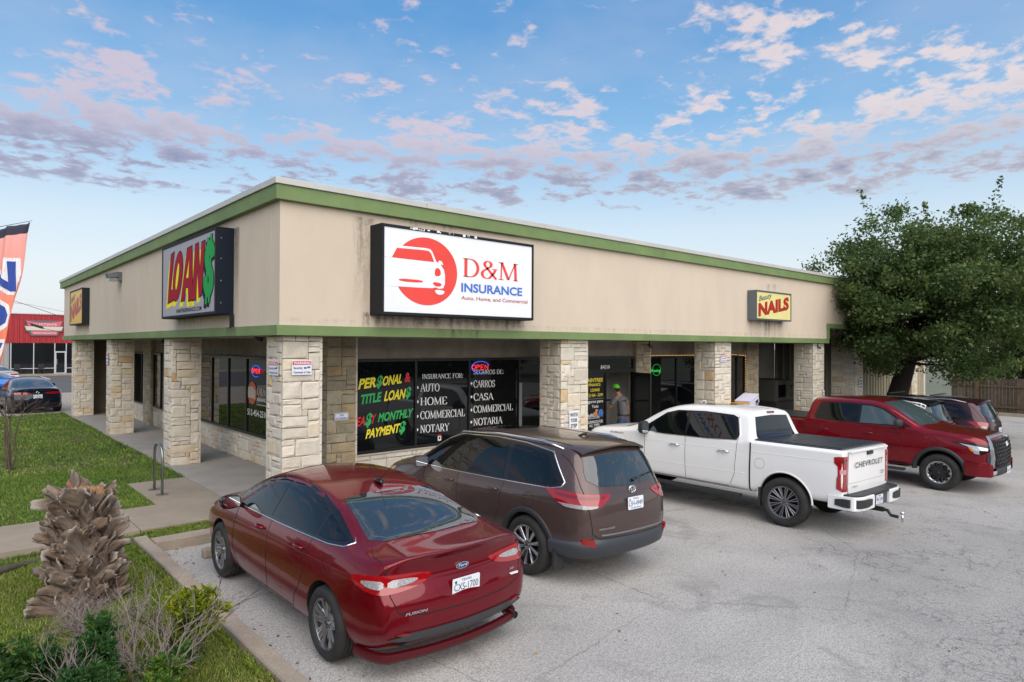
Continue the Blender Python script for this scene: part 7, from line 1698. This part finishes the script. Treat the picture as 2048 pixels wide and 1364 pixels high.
# ---------------------------------------------------------------- cut palm stump with old leaf bases
def palm_stump(loc):
    t = tag(empty('palm_stump', loc), 'cut palm stump wrapped in curling dry leaf bases on the lawn', 'palm stump'); rr = random.Random(21)
    def bootfn(g, pos, c):
        s = g.sep(pos); tip = g.mapr(s[2], .22, .33, 0., 1., True)
        fib = g.noise(g.comb(g.math('MULTIPLY', s[0], 34.), g.math('MULTIPLY', s[1], 10.), g.math('MULTIPLY', s[2], 5.)), 1., 4, .7)
        oi = g.new('ShaderNodeObjectInfo').outputs['Random']
        a = g.mix(g.mapr(fib, .38, .62), (.21, .145, .10), (.03, .019, .012)); a = g.mix(g.math('MULTIPLY', oi, .5), a, (.25, .20, .165))
        return (g.mix(g.math('MULTIPLY', tip, .65), a, (.42, .38, .34)),)
    BM = mat('palm_leaf_base', (.17, .12, .08), .85, obj=True, fn=bootfn, bump=.7, bs=45, bd=.01)
    def topfn(g, pos, c):
        fib = g.noise(g.comb(g.math('MULTIPLY', g.sep(pos)[0], 50.), 0., g.math('MULTIPLY', g.sep(pos)[2], 5.)), 1., 4, .7)
        return (g.mix(g.mapr(fib, .3, .7), (.34, .15, .075), (.14, .065, .04)),)
    BT = mat('palm_leaf_base_fresh', (.3, .15, .08), .8, obj=True, fn=topfn, bump=.5, bs=40, bd=.01)
    k = B(); H = 1.28
    k.tube([(0, 0, -.1), (0, 0, .15), (.01, 0, .6), (.0, .01, 1.0), (0, 0, H-.1)], [.33, .31, .27, .24, .22], 20); k.build('core', mat('palm_core', (.05, .035, .022), .95, bump=1, bs=30, bd=.03), t)
    protos = []
    for q in range(11):
        L = rr.uniform(.22, .36); W0 = rr.uniform(.072, .11); nl, nw = 8, 5; v = []; curl = rr.uniform(.15, .95); tw = rr.uniform(-.9, .9)
        for i in range(nl):
            s = i/(nl-1); w = W0*(1-.78*s**.9)+.020; out = .0+.42*s**2.2*L*curl; z = L*s*(1-.12*curl*s)
            for j in range(nw):
                b = (j/(nw-1)-.5)*2; x = b*w+tw*.07*s*s; cup = (1-b*b)*(.030*(1-s)+.012)
                e_ = .028 if i == nl-1 else .005; v.append((x+rr.uniform(-.005, .005), out+cup+rr.uniform(-.006, .006), z+rr.uniform(-e_, e_)))
        fs = [(i*nw+j, i*nw+j+1, (i+1)*nw+j+1, (i+1)*nw+j) for i in range(nl-1) for j in range(nw-1)]
        n = len(v); back = [(x, y-.022+.010*(z/L), z) for x, y, z in v]; v2 = v+back; fs2 = fs+[tuple(n+a for a in f_[::-1]) for f_ in fs]
        rim = [i*nw for i in range(nl)]+[(nl-1)*nw+j for j in range(1, nw)]+[i*nw+nw-1 for i in range(nl-2, -1, -1)]
        fs2 += [(a, b_, n+b_, n+a) for a, b_ in zip(rim[:-1], rim[1:])]
        me = bpy.data.meshes.new('leaf_base'); me.from_pydata(v2, [], fs2); me.polygons.foreach_set('use_smooth', [i < 2*len(fs) for i in range(len(me.polygons))]); me.materials.append(BM); protos.append(me)
    rows = 17
    for r_ in range(rows):
        z = -.02+r_*.074; rad = .31-.10*(z/H); n = 14 if r_ < 8 else 12
        for i in range(n):
            a = 2*math.pi*(i+(r_ % 2)*.5+rr.uniform(-.18, .18))/n
            o = bpy.data.objects.new('leaf_base', rr.choice(protos)); C.objects.link(o); o.parent = t
            o.location = (-math.sin(a)*rad, math.cos(a)*rad, z+rr.uniform(-.03, .03)); s = rr.uniform(.85, 1.2)
            o.rotation_euler = (rr.uniform(-.36, -.02) - (.2 if r_ < 2 else 0), (-1 if (r_+i) % 3 == 0 else 1)*rr.uniform(.55, 1.25), a+rr.uniform(-.3, .3)); o.scale = (s, s, s*rr.uniform(.85, 1.15))
    for i in range(9):                                     # last, upright ones round the cut
        a = 2*math.pi*(i+rr.uniform(-.2, .2))/9
        if -.9 < math.sin(a-2.2) and i in (6, 7): continue
        o = bpy.data.objects.new('leaf_base', rr.choice(protos).copy() if i == 0 else rr.choice(protos)); C.objects.link(o); o.parent = t
        o.location = (-math.sin(a)*.19, math.cos(a)*.19, H-.13); o.rotation_euler = (rr.uniform(-.5, .3), rr.uniform(-.5, .5), a); s = rr.uniform(.6, 1.0); o.scale = (s*1.1, s, s)
        o.material_slots[0].link = 'OBJECT'; o.material_slots[0].material = BT
    # fibrous cut face
    pts = []
    for _ in range(2600):
        a = rr.uniform(0, 6.28); r_ = .25*math.sqrt(rr.random()); p = np.array([math.cos(a)*r_, math.sin(a)*r_, H-.04+.05*(1-(r_/.25)**2)+rr.uniform(0, .03)]); pts.append(p)
    pts = np.array(pts); o = np_mesh('cut_fibre', leaves(pts, .06, np.random.default_rng(2), .10), 4, mat('palm_fibre', (.46, .29, .15), .9, island=.4), t); o['kind'] = 'stuff'
    k = B(); k.lathe([(.001, 0), (.2, 0), (.26, -.06)], 20, Matrix.Translation((0, 0, H)) @ Matrix.Rotation(math.pi/2, 4, 'X')); k.build('cut_face', mat('palm_cut', (.36, .22, .11), .9, bump=.8, bs=60), t)
palm_stump((-2.92, -1.50, .04)); bpy.data.objects['palm_stump'].scale = (.88, .88, 1)
# ---------------------------------------------------------------- shrubs
LEAFG = leafmat('privet_leaves', (.012, .045, .014), (.028, .092, .022), (.11, .19, .03), .25)
LEAFY = leafmat('golden_leaves', (.035, .09, .012), (.24, .30, .015), (.52, .46, .02), .3)
TWIG = mat('grey_twigs', (.27, .22, .20), .9, var=.35, vs=20); TWIGD = mat('dark_twigs', (.06, .045, .038), .9, var=.3, vs=20)
def shaped_leaves(cen, dirs, size, rng):
    """pointed leaves of six corners, folded a little along the midrib"""
    n = len(cen); d = dirs+rng.normal(size=(n, 3))*.35; d /= np.linalg.norm(d, axis=1)[:, None]
    e = np.cross(d, rng.normal(size=(n, 3))); e /= np.linalg.norm(e, axis=1)[:, None]; nn = np.cross(e, d); nn *= np.sign(nn[:, 2:3]+1e-9)
    s = (size*(.6+.7*rng.random(n)))[:, None]; w = s*.20
    P = lambda a, b, c: cen+d*s*a+e*w*b+nn*s*c
    left = np.stack([P(0, 0, 0), P(.3, -1, .10), P(.65, -.8, .10), P(1, 0, -.08)], 1); right = np.stack([P(0, 0, 0), P(1, 0, -.08), P(.65, .8, .10), P(.3, 1, .10)], 1)
    return np.concatenate([left, right], 1).reshape(-1, 3)
def branches(k, p, d, L, r, depth, rr, spread=.6, tips=None, curl=.2, minz=None):
    pts = [p]; q = p.copy(); dd = d.normalized(); n = 4
    for i in range(n):
        dd = (dd+Vector((rr.uniform(-curl, curl), rr.uniform(-curl, curl), rr.uniform(-curl, curl)*.6))).normalized(); q = q+dd*(L/n); pts.append(q.copy())
    k.tube(pts, [r*(1-.45*i/n) for i in range(n+1)], 5 if r > .004 else 4)
    if tips is not None: tips.append((pts[-1], dd.copy())); tips.append((pts[2], dd.copy()))
    if depth > 0:
        for i in range(rr.choice((2, 3, 3))):
            s = rr.choice((2, 3, 4)); nd = (dd+Vector((rr.uniform(-spread, spread), rr.uniform(-spread, spread), rr.uniform(-spread*.5, spread*.7)))).normalized()
            branches(k, pts[s], nd, L*rr.uniform(.55, .82), r*.62, depth-1, rr, spread, tips, curl)
def leafy_shrub(base, spots, label, seed, lm, n_leaf, size, name='shrub', twig=TWIGD, group=None):
    rr = random.Random(seed); rng = np.random.default_rng(seed); t = tag(empty(name, base), label, 'shrub', group); k = B(); cen = []; dr = []
    for (x, y, z, r_) in spots:
        p = Vector((x, y, z)); k.tube([Vector((rr.uniform(-.05, .05), rr.uniform(-.05, .05), 0)), p*.5+Vector((0, 0, .02)), p], [.014, .009, .004], 5)
        for _ in range(int(14*r_/.16)):
            d = Vector((rr.gauss(0, 1), rr.gauss(0, 1), abs(rr.gauss(0, 1))*.8+.1)).normalized(); e = p+d*r_*rr.uniform(.75, 1.1); k.tube([p, p.lerp(e, .5)+Vector((0, 0, .01)), e], [.004, .003, .002], 4)
            m_ = n_leaf; tt = rng.random(m_)**.5; c_ = np.array(p)+np.outer(tt, np.array(e-p))+rng.normal(size=(m_, 3))*.012
            dd = np.array(d)+rng.normal(size=(m_, 3))*.9; dd[:, 2] += .5; cen.append(c_); dr.append(dd)
    k.build('stems', twig, t); c_ = np.concatenate(cen); d_ = np.concatenate(dr)
    o = np_mesh('foliage', shaped_leaves(c_, d_/np.linalg.norm(d_, axis=1)[:, None], size, rng), 4, lm, t); o['kind'] = 'stuff'
    return t
rr = random.Random(5)
sp = [(rr.uniform(-.75, .45), rr.uniform(-.9, .30), rr.uniform(.25, .54), rr.uniform(.13, .21)) for _ in range(44)]
leafy_shrub((-3.62, -4.05, .03), [s for s in sp if (s[0]/.8)**2+(s[1]/.95)**2 < 1.25], 'dark green leafy shrub at the foot of the palm stump', 31, LEAFG, 46, .052)
sp = [(rr.uniform(-.35, .45), rr.uniform(-.5, .3), rr.uniform(.12, .34), rr.uniform(.10, .16)) for _ in range(14)]
leafy_shrub((-2.98, -4.45, .03), sp, 'low green and yellow shrub between the bare twigs', 33, leafmat('mixed_leaves', (.03, .10, .02), (.10, .20, .03), (.40, .40, .03), .3), 26, .05)
sp = [(rr.gauss(0, .09), rr.gauss(0, .09), rr.uniform(.24, .62), rr.uniform(.08, .13)) for _ in range(15)]
leafy_shrub((-2.40, -3.82, .03), sp, 'small golden yellow leaved shrub beside the curb', 35, LEAFY, 16, .055)
def bare(base, n, L, r, depth, label, seed, m, lean=(0, 0), spread=.6, group=None, up=1.0):
    rr = random.Random(seed); t = tag(empty('bare_shrub', base), label, 'shrub', group); k = B()
    for i in range(n):
        a = 2*math.pi*i/n+rr.uniform(-.4, .4); d = Vector((math.cos(a)*.5+lean[0], math.sin(a)*.5+lean[1], up)); branches(k, Vector((rr.uniform(-.03, .03), rr.uniform(-.03, .03), 0)), d, L*rr.uniform(.8, 1.2), r, depth, rr, spread)
    k.build('branches', m, t); return t
bare((-2.93, -3.45, .03), 9, .34, .011, 4, 'grey leafless shrub spreading in front of the palm stump', 41, TWIG, (-.05, .1), .8, up=.8)
bare((-2.86, -4.25, .03), 9, .38, .011, 4, 'dark bare branching shrub between the green and golden shrubs', 43, TWIG, (.15, .12), .55)
bare((-3.45, -4.45, .30), 5, .22, .006, 3, 'pale dead twigs sticking out of the dark green shrub', 47, TWIG, (-.1, 0), .8)
bare((-2.42, -3.55, .03), 4, .36, .009, 3, 'thin bare branches rising behind the golden shrub', 49, TWIGD, (0, .1), .55)
bare((-3.05, -2.35, .03), 22, .19, .006, 3, 'matted grey dead twigs at the base of the palm stump', 51, TWIG, (0, 0), 1.1, up=.6)
t = tag(empty('crape_myrtle', (-2.88, 8.42, .10)), 'thin leafless young tree with several grey stems on the lawn', 'tree'); k = B(); rr = random.Random(62)
for i in range(5):
    a = i*1.26; p = Vector((math.cos(a)*.05, math.sin(a)*.05, 0)); q = Vector((math.cos(a)*.12+rr.uniform(-.05, .05), math.sin(a)*.12, 1.15+rr.uniform(-.1, .15)))
    k.tube([p, p.lerp(q, .35)+Vector((rr.uniform(-.04, .04), 0, 0)), p.lerp(q, .7)+Vector((rr.uniform(-.04, .04), 0, 0)), q], [.024, .02, .017, .013], 6)
    for j in range(3): branches(k, q.copy(), Vector((math.cos(a)*.6+rr.uniform(-.6, .3), math.sin(a)*.6, 1)), .36, .009, 3, rr, .6)
k.build('stems', mat('myrtle_bark', (.12, .09, .07), .9, var=.4, vs=12), t)
t = B().tube([(-3.95, .35, .05), (-3.6, .28, .09), (-3.4, .42, .08), (-3.2, .55, .06), (-3.0, .58, .02)], [.05, .06, .045, .03, .012], 8).build('tree_root', mat('old_root', (.09, .075, .06), .95, bump=1, bs=25, bd=.03), None, True); tag(t, 'dark old root lying across the grass below the path', 'root')
# fallen leaves and grit
pts = []
rg = np.random.default_rng(3)
for (x0, x1, y0, y1, n) in ((-1.7, 1, -6, .1, 60), (-1.76, -1.5, -6, .1, 60), (1, 14, -9, -3, 110), (-1.7, -1, -.2, .12, 16), (5, 12, -9, -5, 30)):
    pts.append(np.column_stack([rg.uniform(x0, x1, n), rg.uniform(y0, y1, n), np.zeros(n)]))
pts = np.concatenate(pts); pts[:, 2] = [lot_z(a)+.006 for a in pts[:, 0]]
n = len(pts); a = rg.uniform(0, 6.28, n); s = rg.uniform(.012, .032, n)[:, None]; d = np.column_stack([np.cos(a), np.sin(a), np.zeros(n)]); e = np.column_stack([-np.sin(a), np.cos(a), np.zeros(n)])
up = np.column_stack([np.zeros(n), np.zeros(n), rg.uniform(.002, .012, n)])
o = np_mesh('fallen_leaves', np.stack([pts-d*s, pts+e*s*.4+up, pts+d*s+up, pts-e*s*.4], 1).reshape(-1, 3), 4, mat('dry_leaf', (.22, .12, .05), .8, island=.6)); tag(o, 'small dry leaves and bits scattered over the asphalt', 'leaves', kind='stuff')
# ---------------------------------------------------------------- feather flag
def flag():
    D = 15.0; mpp = D/1311.8; o = CAM+_f*D; R0 = Vector((_r.x, _r.y, 0)).normalized(); base = CAM+_f*D+R0*((-64-1024)*mpp); t = tag(empty('feather_flag', (base.x, base.y, .1)), 'coral pink feather flag with blue white-edged letters and a navy top edge', 'flag')
    P2 = lambda u, v, e=0: (R0*((u+64)*mpp))+Vector((0, 0, 2.9+(694-v)*mpp))
    def w(p, u, v): 
        n = R0.cross(Vector((0, 0, 1))); a = .05*math.sin(u*.13+v*.012)+.03*math.sin(u*.31+v*.03+1); return p+n*a*min(1, (u+64)/40)
    right = [(452, 62), (500, 51), (550, 40), (600, 28), (650, 17), (700, 8), (740, 0), (790, -16), (840, -36)]
    def top(u): return 452+max(0, (62-u))**1.35*.052
    def rx(v):
        for (v0, a), (v1, b) in zip(right[:-1], right[1:]):
            if v0 <= v <= v1: return a+(b-a)*(v-v0)/(v1-v0)
        return right[-1][1]
    V = []; F = []; FM = []; nu, nv = 26, 60
    for j in range(nv+1):
        for i in range(nu+1):
            s = i/nu; v_lin = j/nv; u = -64+(rx(452+388*v_lin)+64)*s; v = 452+(840-452)*v_lin; tp = top(u); v = max(v, tp) if v < tp else v
            tpp = top(-64+(62+64)*s); v = tpp+(840-tpp)*v_lin; u = -64+(rx(v)+64)*s
            V.append(w(P2(u, v), u, v))
    for j in range(nv):
        for i in range(nu): F.append((j*(nu+1)+i, j*(nu+1)+i+1, (j+1)*(nu+1)+i+1, (j+1)*(nu+1)+i)); FM.append(1 if j < 3 else 0)
    CLO = mat('flag_coral', (.80, .25, .20), .8, fn=lambda g, pos, c: (g.mix(g.mapr(g.sep(pos)[2], 3.6, 5.4, 0., 1.), (.80, .22, .13), (.80, .36, .33)),), obj=False); NAV = mat('flag_navy', (.03, .032, .06), .8)
    ob = mk('cloth', V, F, None, t, True, None, [CLO, NAV], FM); 
    md = ob.modifiers.new('s', 'SOLIDIFY'); md.thickness = .004
    k = B(); k.tube([(0, 0, -.1), (0, 0, 2.0), P2(-64, 600), P2(-66, 520), P2(-60, 485), P2(-40, 470), P2(0, 460), P2(62, 448)], [.02, .018, .014, .012, .010, .009, .007, .005], 6); k.build('pole', PLAS, t)
    WHL = mat('flag_white', (.75, .76, .80), .8); BLL = mat('flag_blue', (.03, .07, .33), .8)
    def letter(ch, u0, v0, wd, ht):
        for m_, bold, off in ((WHL, .085, .008), (BLL, .02, .016)):
            co, fs = text_bm(ch, None, None, bold); x0, x1 = co[:, 0].min(), co[:, 0].max(); y0, y1 = co[:, 1].min(), co[:, 1].max()
            g_ = 7 if m_ is WHL else 0; uv = []
            n = R0.cross(Vector((0, 0, 1)))
            for a, b in co:
                u = u0-g_+(a-x0)/(x1-x0)*(wd+2*g_); v = v0+g_-(b-y0)/(y1-y0)*(ht+2*g_); uv.append((u, v))
            bm = bmesh.new(); vv = [bm.verts.new((a, b, 0)) for a, b in uv]
            for f_ in fs:
                try: bm.faces.new([vv[i] for i in f_])
                except ValueError: pass
            for ax, lo, hi in ((0, -70, 60), (1, 500, 780)):
                for q in range(lo, hi, 4):
                    co_ = [0, 0, 0]; co_[ax] = q+.3; no_ = [0, 0, 0]; no_[ax] = 1
                    bmesh.ops.bisect_plane(bm, geom=bm.verts[:]+bm.edges[:]+bm.faces[:], plane_co=co_, plane_no=no_, dist=1e-4)
            for v_ in bm.verts:
                u_, w_ = v_.co.x, v_.co.y
                v_.co = w(P2(min(u_, rx(w_)-1.5), w_), u_, w_)+n*off
            if bm.faces and sum((f_.normal for f_ in bm.faces), Vector()).dot(n) < 0: bmesh.ops.reverse_faces(bm, faces=bm.faces)
            bmo('letter', bm, m_, t)
    letter('N', -42, 590, 72, 60); letter('O', -48, 668, 62, 62); letter('W', -62, 745, 68, 52)
flag()
# ---------------------------------------------------------------- red shop across the street
RY = 66.0
b_ = tag(empty('repair_shop', (0, RY, 0)), 'low red metal fronted car repair shop across the street', 'building')
REDM = mat('red_siding', (.34, .012, .02), .45, var=.12, vs=.3); GREYM = mat('grey_siding', (.28, .29, .29), .5, var=.1, vs=1)
ribbed('red_fascia', (-14, 0, 0), (1, 0, 0), 28, 3.05, 5.76, REDM, b_, .42, .06, (0, -1, 0))
bx('fascia_cap', (-14, 14, -.10, .1, 5.762, 5.84), mat('pale_cap', (.5, .42, .42), .5), b_); bx('roof', (-14, 14, .1, 12, 5.4, 5.5), GREYM, b_); bx('back_wall', (-14, 14, .35, .5, .1, 5.3), GREYM, b_)
ribbed('side_siding', (-14, .05, 0), (1, 0, 0), 15.3, .12, 3.04, GREYM, b_, .4, .05, (0, -1, 0))
ALU = mat('aluminium_frame', (.50, .50, .52), .4, .3); DG = mat('shop_glass', (.010, .012, .014), .05, spec=.6)
for a, c in ((1.36, 3.0), (3.06, 4.62), (5.62, 7.8)):
    bx('pane', (a, c, -.03, -.01, .14, .62), DG, b_); bx('pane', (a, c, -.03, -.01, .68, 3.0), DG, b_)
for x in (1.28, 3.0, 4.64, 5.56): bx('mullion', (x, x+.07, -.08, .0, .12, 3.04), ALU, b_)
for a, c in ((1.35, 3.0), (3.07, 4.64), (5.63, 7.8)): bx('rail', (a, c, -.075, 0, .62, .68), ALU, b_)
bx('pane', (4.72, 5.55, -.03, -.01, 2.28, 3.0), DG, b_)
d_ = bx('door', (4.80, 5.48, -.028, -.012, .20, 2.14), DG, b_)
for a in ((4.72, 4.80, -.06, -.005, .14, 2.26), (5.48, 5.555, -.06, -.005, .14, 2.26), (4.80, 5.48, -.06, -.005, 2.14, 2.26), (4.80, 5.48, -.06, -.005, .14, .20)): bx('door_frame', a, ALU, d_)
bx('handle', (4.83, 4.86, -.10, -.06, 1.0, 1.5), ALU, d_)
sg = tag(empty('wall_sign', (0, RY-.12, 0)), 'pink, cream and grey layered sign on the red metal shop front', 'sign')
PK = mat('sign_pink', (.62, .10, .16), .4); CR_ = mat('sign_cream', (.55, .50, .42), .4); GY = mat('sign_edge_grey', (.10, .10, .12), .4)
def sp2(nm, p, m, lay): return B().prism(p, (0, -.02*lay, 0), (1, 0, 0), (0, 0, 1), (0, -1, 0), .018).build(nm, m, sg)
sp2('backing', [(2.35, 5.18), (5.3, 5.20), (5.18, 4.66), (5.36, 4.62), (5.25, 4.16), (5.0, 4.10), (4.88, 3.74), (2.80, 3.72), (2.62, 4.10), (2.38, 4.18), (2.28, 4.66), (2.50, 4.70)], GY, 1)
sp2('upper_panel', [(2.44, 5.12), (3.4, 4.98), (4.3, 4.98), (5.22, 5.14), (5.06, 4.66), (2.62, 4.66)], PK, 2); sp2('middle_panel', [(2.34, 4.62), (5.30, 4.62), (5.18, 4.24), (2.46, 4.24)], CR_, 3); sp2('lower_panel', [(2.78, 4.18), (4.90, 4.18), (4.80, 3.84), (2.90, 3.84)], PK, 2)
def s3(txt, x, z, w_, h_, m): text_obj('lettering', txt, (x, -.075, z), (1, 0, 0), (0, 0, 1), w_, h_, m, sg, bold=.02)
s3("AUSTIN'S", 2.85, 4.72, 1.95, .20, CR_); s3('AUTOMOTIVE', 2.62, 4.32, 2.4, .20, mat('sign_maroon', (.16, .02, .04), .5)); s3('SPECIALISTS', 2.98, 3.92, 1.75, .16, CR_)
for i, x in enumerate((1.75, 3.55)):
    t = tag(empty('chair', (x, RY-.9, .145)), ['black chair by the shop window left of the mullion', 'black chair by the shop window nearer the glass door'][i], 'chair', 'black chairs outside the red shop')
    bx('seat', (-.24, .24, -.25, .25, .42, .47), BLACKF, t, .01); bx('backrest', (-.24, .24, .22, .26, .5, .92), BLACKF, t, .01)
    for sx in (-.22, .22):
        for sy in (-.22, .22): bx('leg', (sx-.02, sx+.02, sy-.02, sy+.02, 0, .42), BLACKF, t)
        bx('armrest', (sx-.03, sx+.03, -.2, .22, .62, .66), BLACKF, t)
# ---------------------------------------------------------------- far palm and overhead wires
t = tag(empty('palm_tree', (-3.0, 84, 0)), 'palm tree crown showing over the red shop roof', 'palm tree'); rr = random.Random(4)
k = B().tube([(0, 0, 0), (0, 0, 4), (.05, 0, 8.2)], [.25, .2, .16], 8).build('trunk', BARK, t)
FRD = leafmat('palm_fronds', (.03, .06, .03), (.06, .10, .05), (.12, .15, .08), .2)
for i in range(26):
    a = rr.uniform(0, 6.28); el = rr.uniform(-.5, 1.2); L = rr.uniform(1.2, 1.8); d = Vector((math.cos(a)*math.cos(el), math.sin(a)*math.cos(el), math.sin(el))); s_ = d.cross(Vector((0, 0, 1))).normalized(); v = []; fs = []
    o0 = Vector((.05, 0, 8.2)); st_ = o0+d*L*.4
    for q in range(11):
        b = (q/10-.5)*1.5; dd = (d*math.cos(b)+s_*math.sin(b)).normalized(); e = st_+dd*L*.75+Vector((0, 0, -.25*rr.random())); n_ = len(v); v += [st_-dd.cross(d.cross(s_)).normalized()*.03, st_+dd.cross(d.cross(s_)).normalized()*.03, e]; fs.append((n_, n_+1, n_+2))
    n_ = len(v); v += [o0, o0+Vector((0, 0, .03)), st_]; fs.append((n_, n_+1, n_+2)); mk('frond', v, fs, FRD, t)
def at(u, v, D): return CAM+(_f+_r*((u-1024)/1311.8)+_d*((v-682)/1311.8))*D
CBL = mat('cable_black', (.02, .02, .02), .7)
def wire(label, pts, r): 
    P_ = [at(*p) for p in pts]; t = tag(empty('overhead_wire', P_[0]), label, 'wire'); k = B(); k.tube([p-P_[0] for p in P_], r, 5); k.build('cable', CBL, t); return t, P_
wire('thick black wire sagging down to the right above the red shop', [(-60, 575, 55), (48, 608, 55), (90, 622, 54), (140, 640, 53), (260, 668, 52)], .020)
wire('thin wire above the thick one beyond the flag', [(-60, 598, 55), (60, 609, 55), (130, 624, 54), (260, 645, 53)], .010)
t, P_ = wire('black wire with a thick splice case crossing the pink sign', [(-60, 618, 52), (25, 632, 52), (62, 648, 52), (88, 657, 52), (140, 668, 51), (260, 690, 50)], .014)
B().tube([at(60, 647, 52)-P_[0], at(64, 649, 52)-P_[0], at(84, 655, 52)-P_[0], at(88, 657, 52)-P_[0]], [.03, .10, .10, .03], 8).build('splice_case', CBL, t)
# ---------------------------------------------------------------- what stands across the car park, behind the viewer: the cars and windows mirror it
rg = np.random.default_rng(9); P_ = []
for (x0, y0, x1, y1, h, n) in ((-40, -46, 50, -50, 8.5, 240), (-42, -46, -44, 60, 7.5, 240)):
    for _ in range(n):
        s = rg.random(); c_ = np.array([x0+(x1-x0)*s, y0+(y1-y0)*s, 0]); hh = h*(.75+.35*mnoise.noise(Vector((s*9, h, 0)))+.1*rg.random()); m_ = 60
        P_.append(c_+np.column_stack([rg.normal(size=m_)*1.6, rg.normal(size=m_)*1.6, hh*rg.random(m_)**.7-.5]))
P_ = np.concatenate(P_); o = np_mesh('treeline', leaves(P_, 1.3, rg, .8), 4, OAKL); tag(o, 'dark trees lining the far side of the car park', 'trees', kind='stuff')
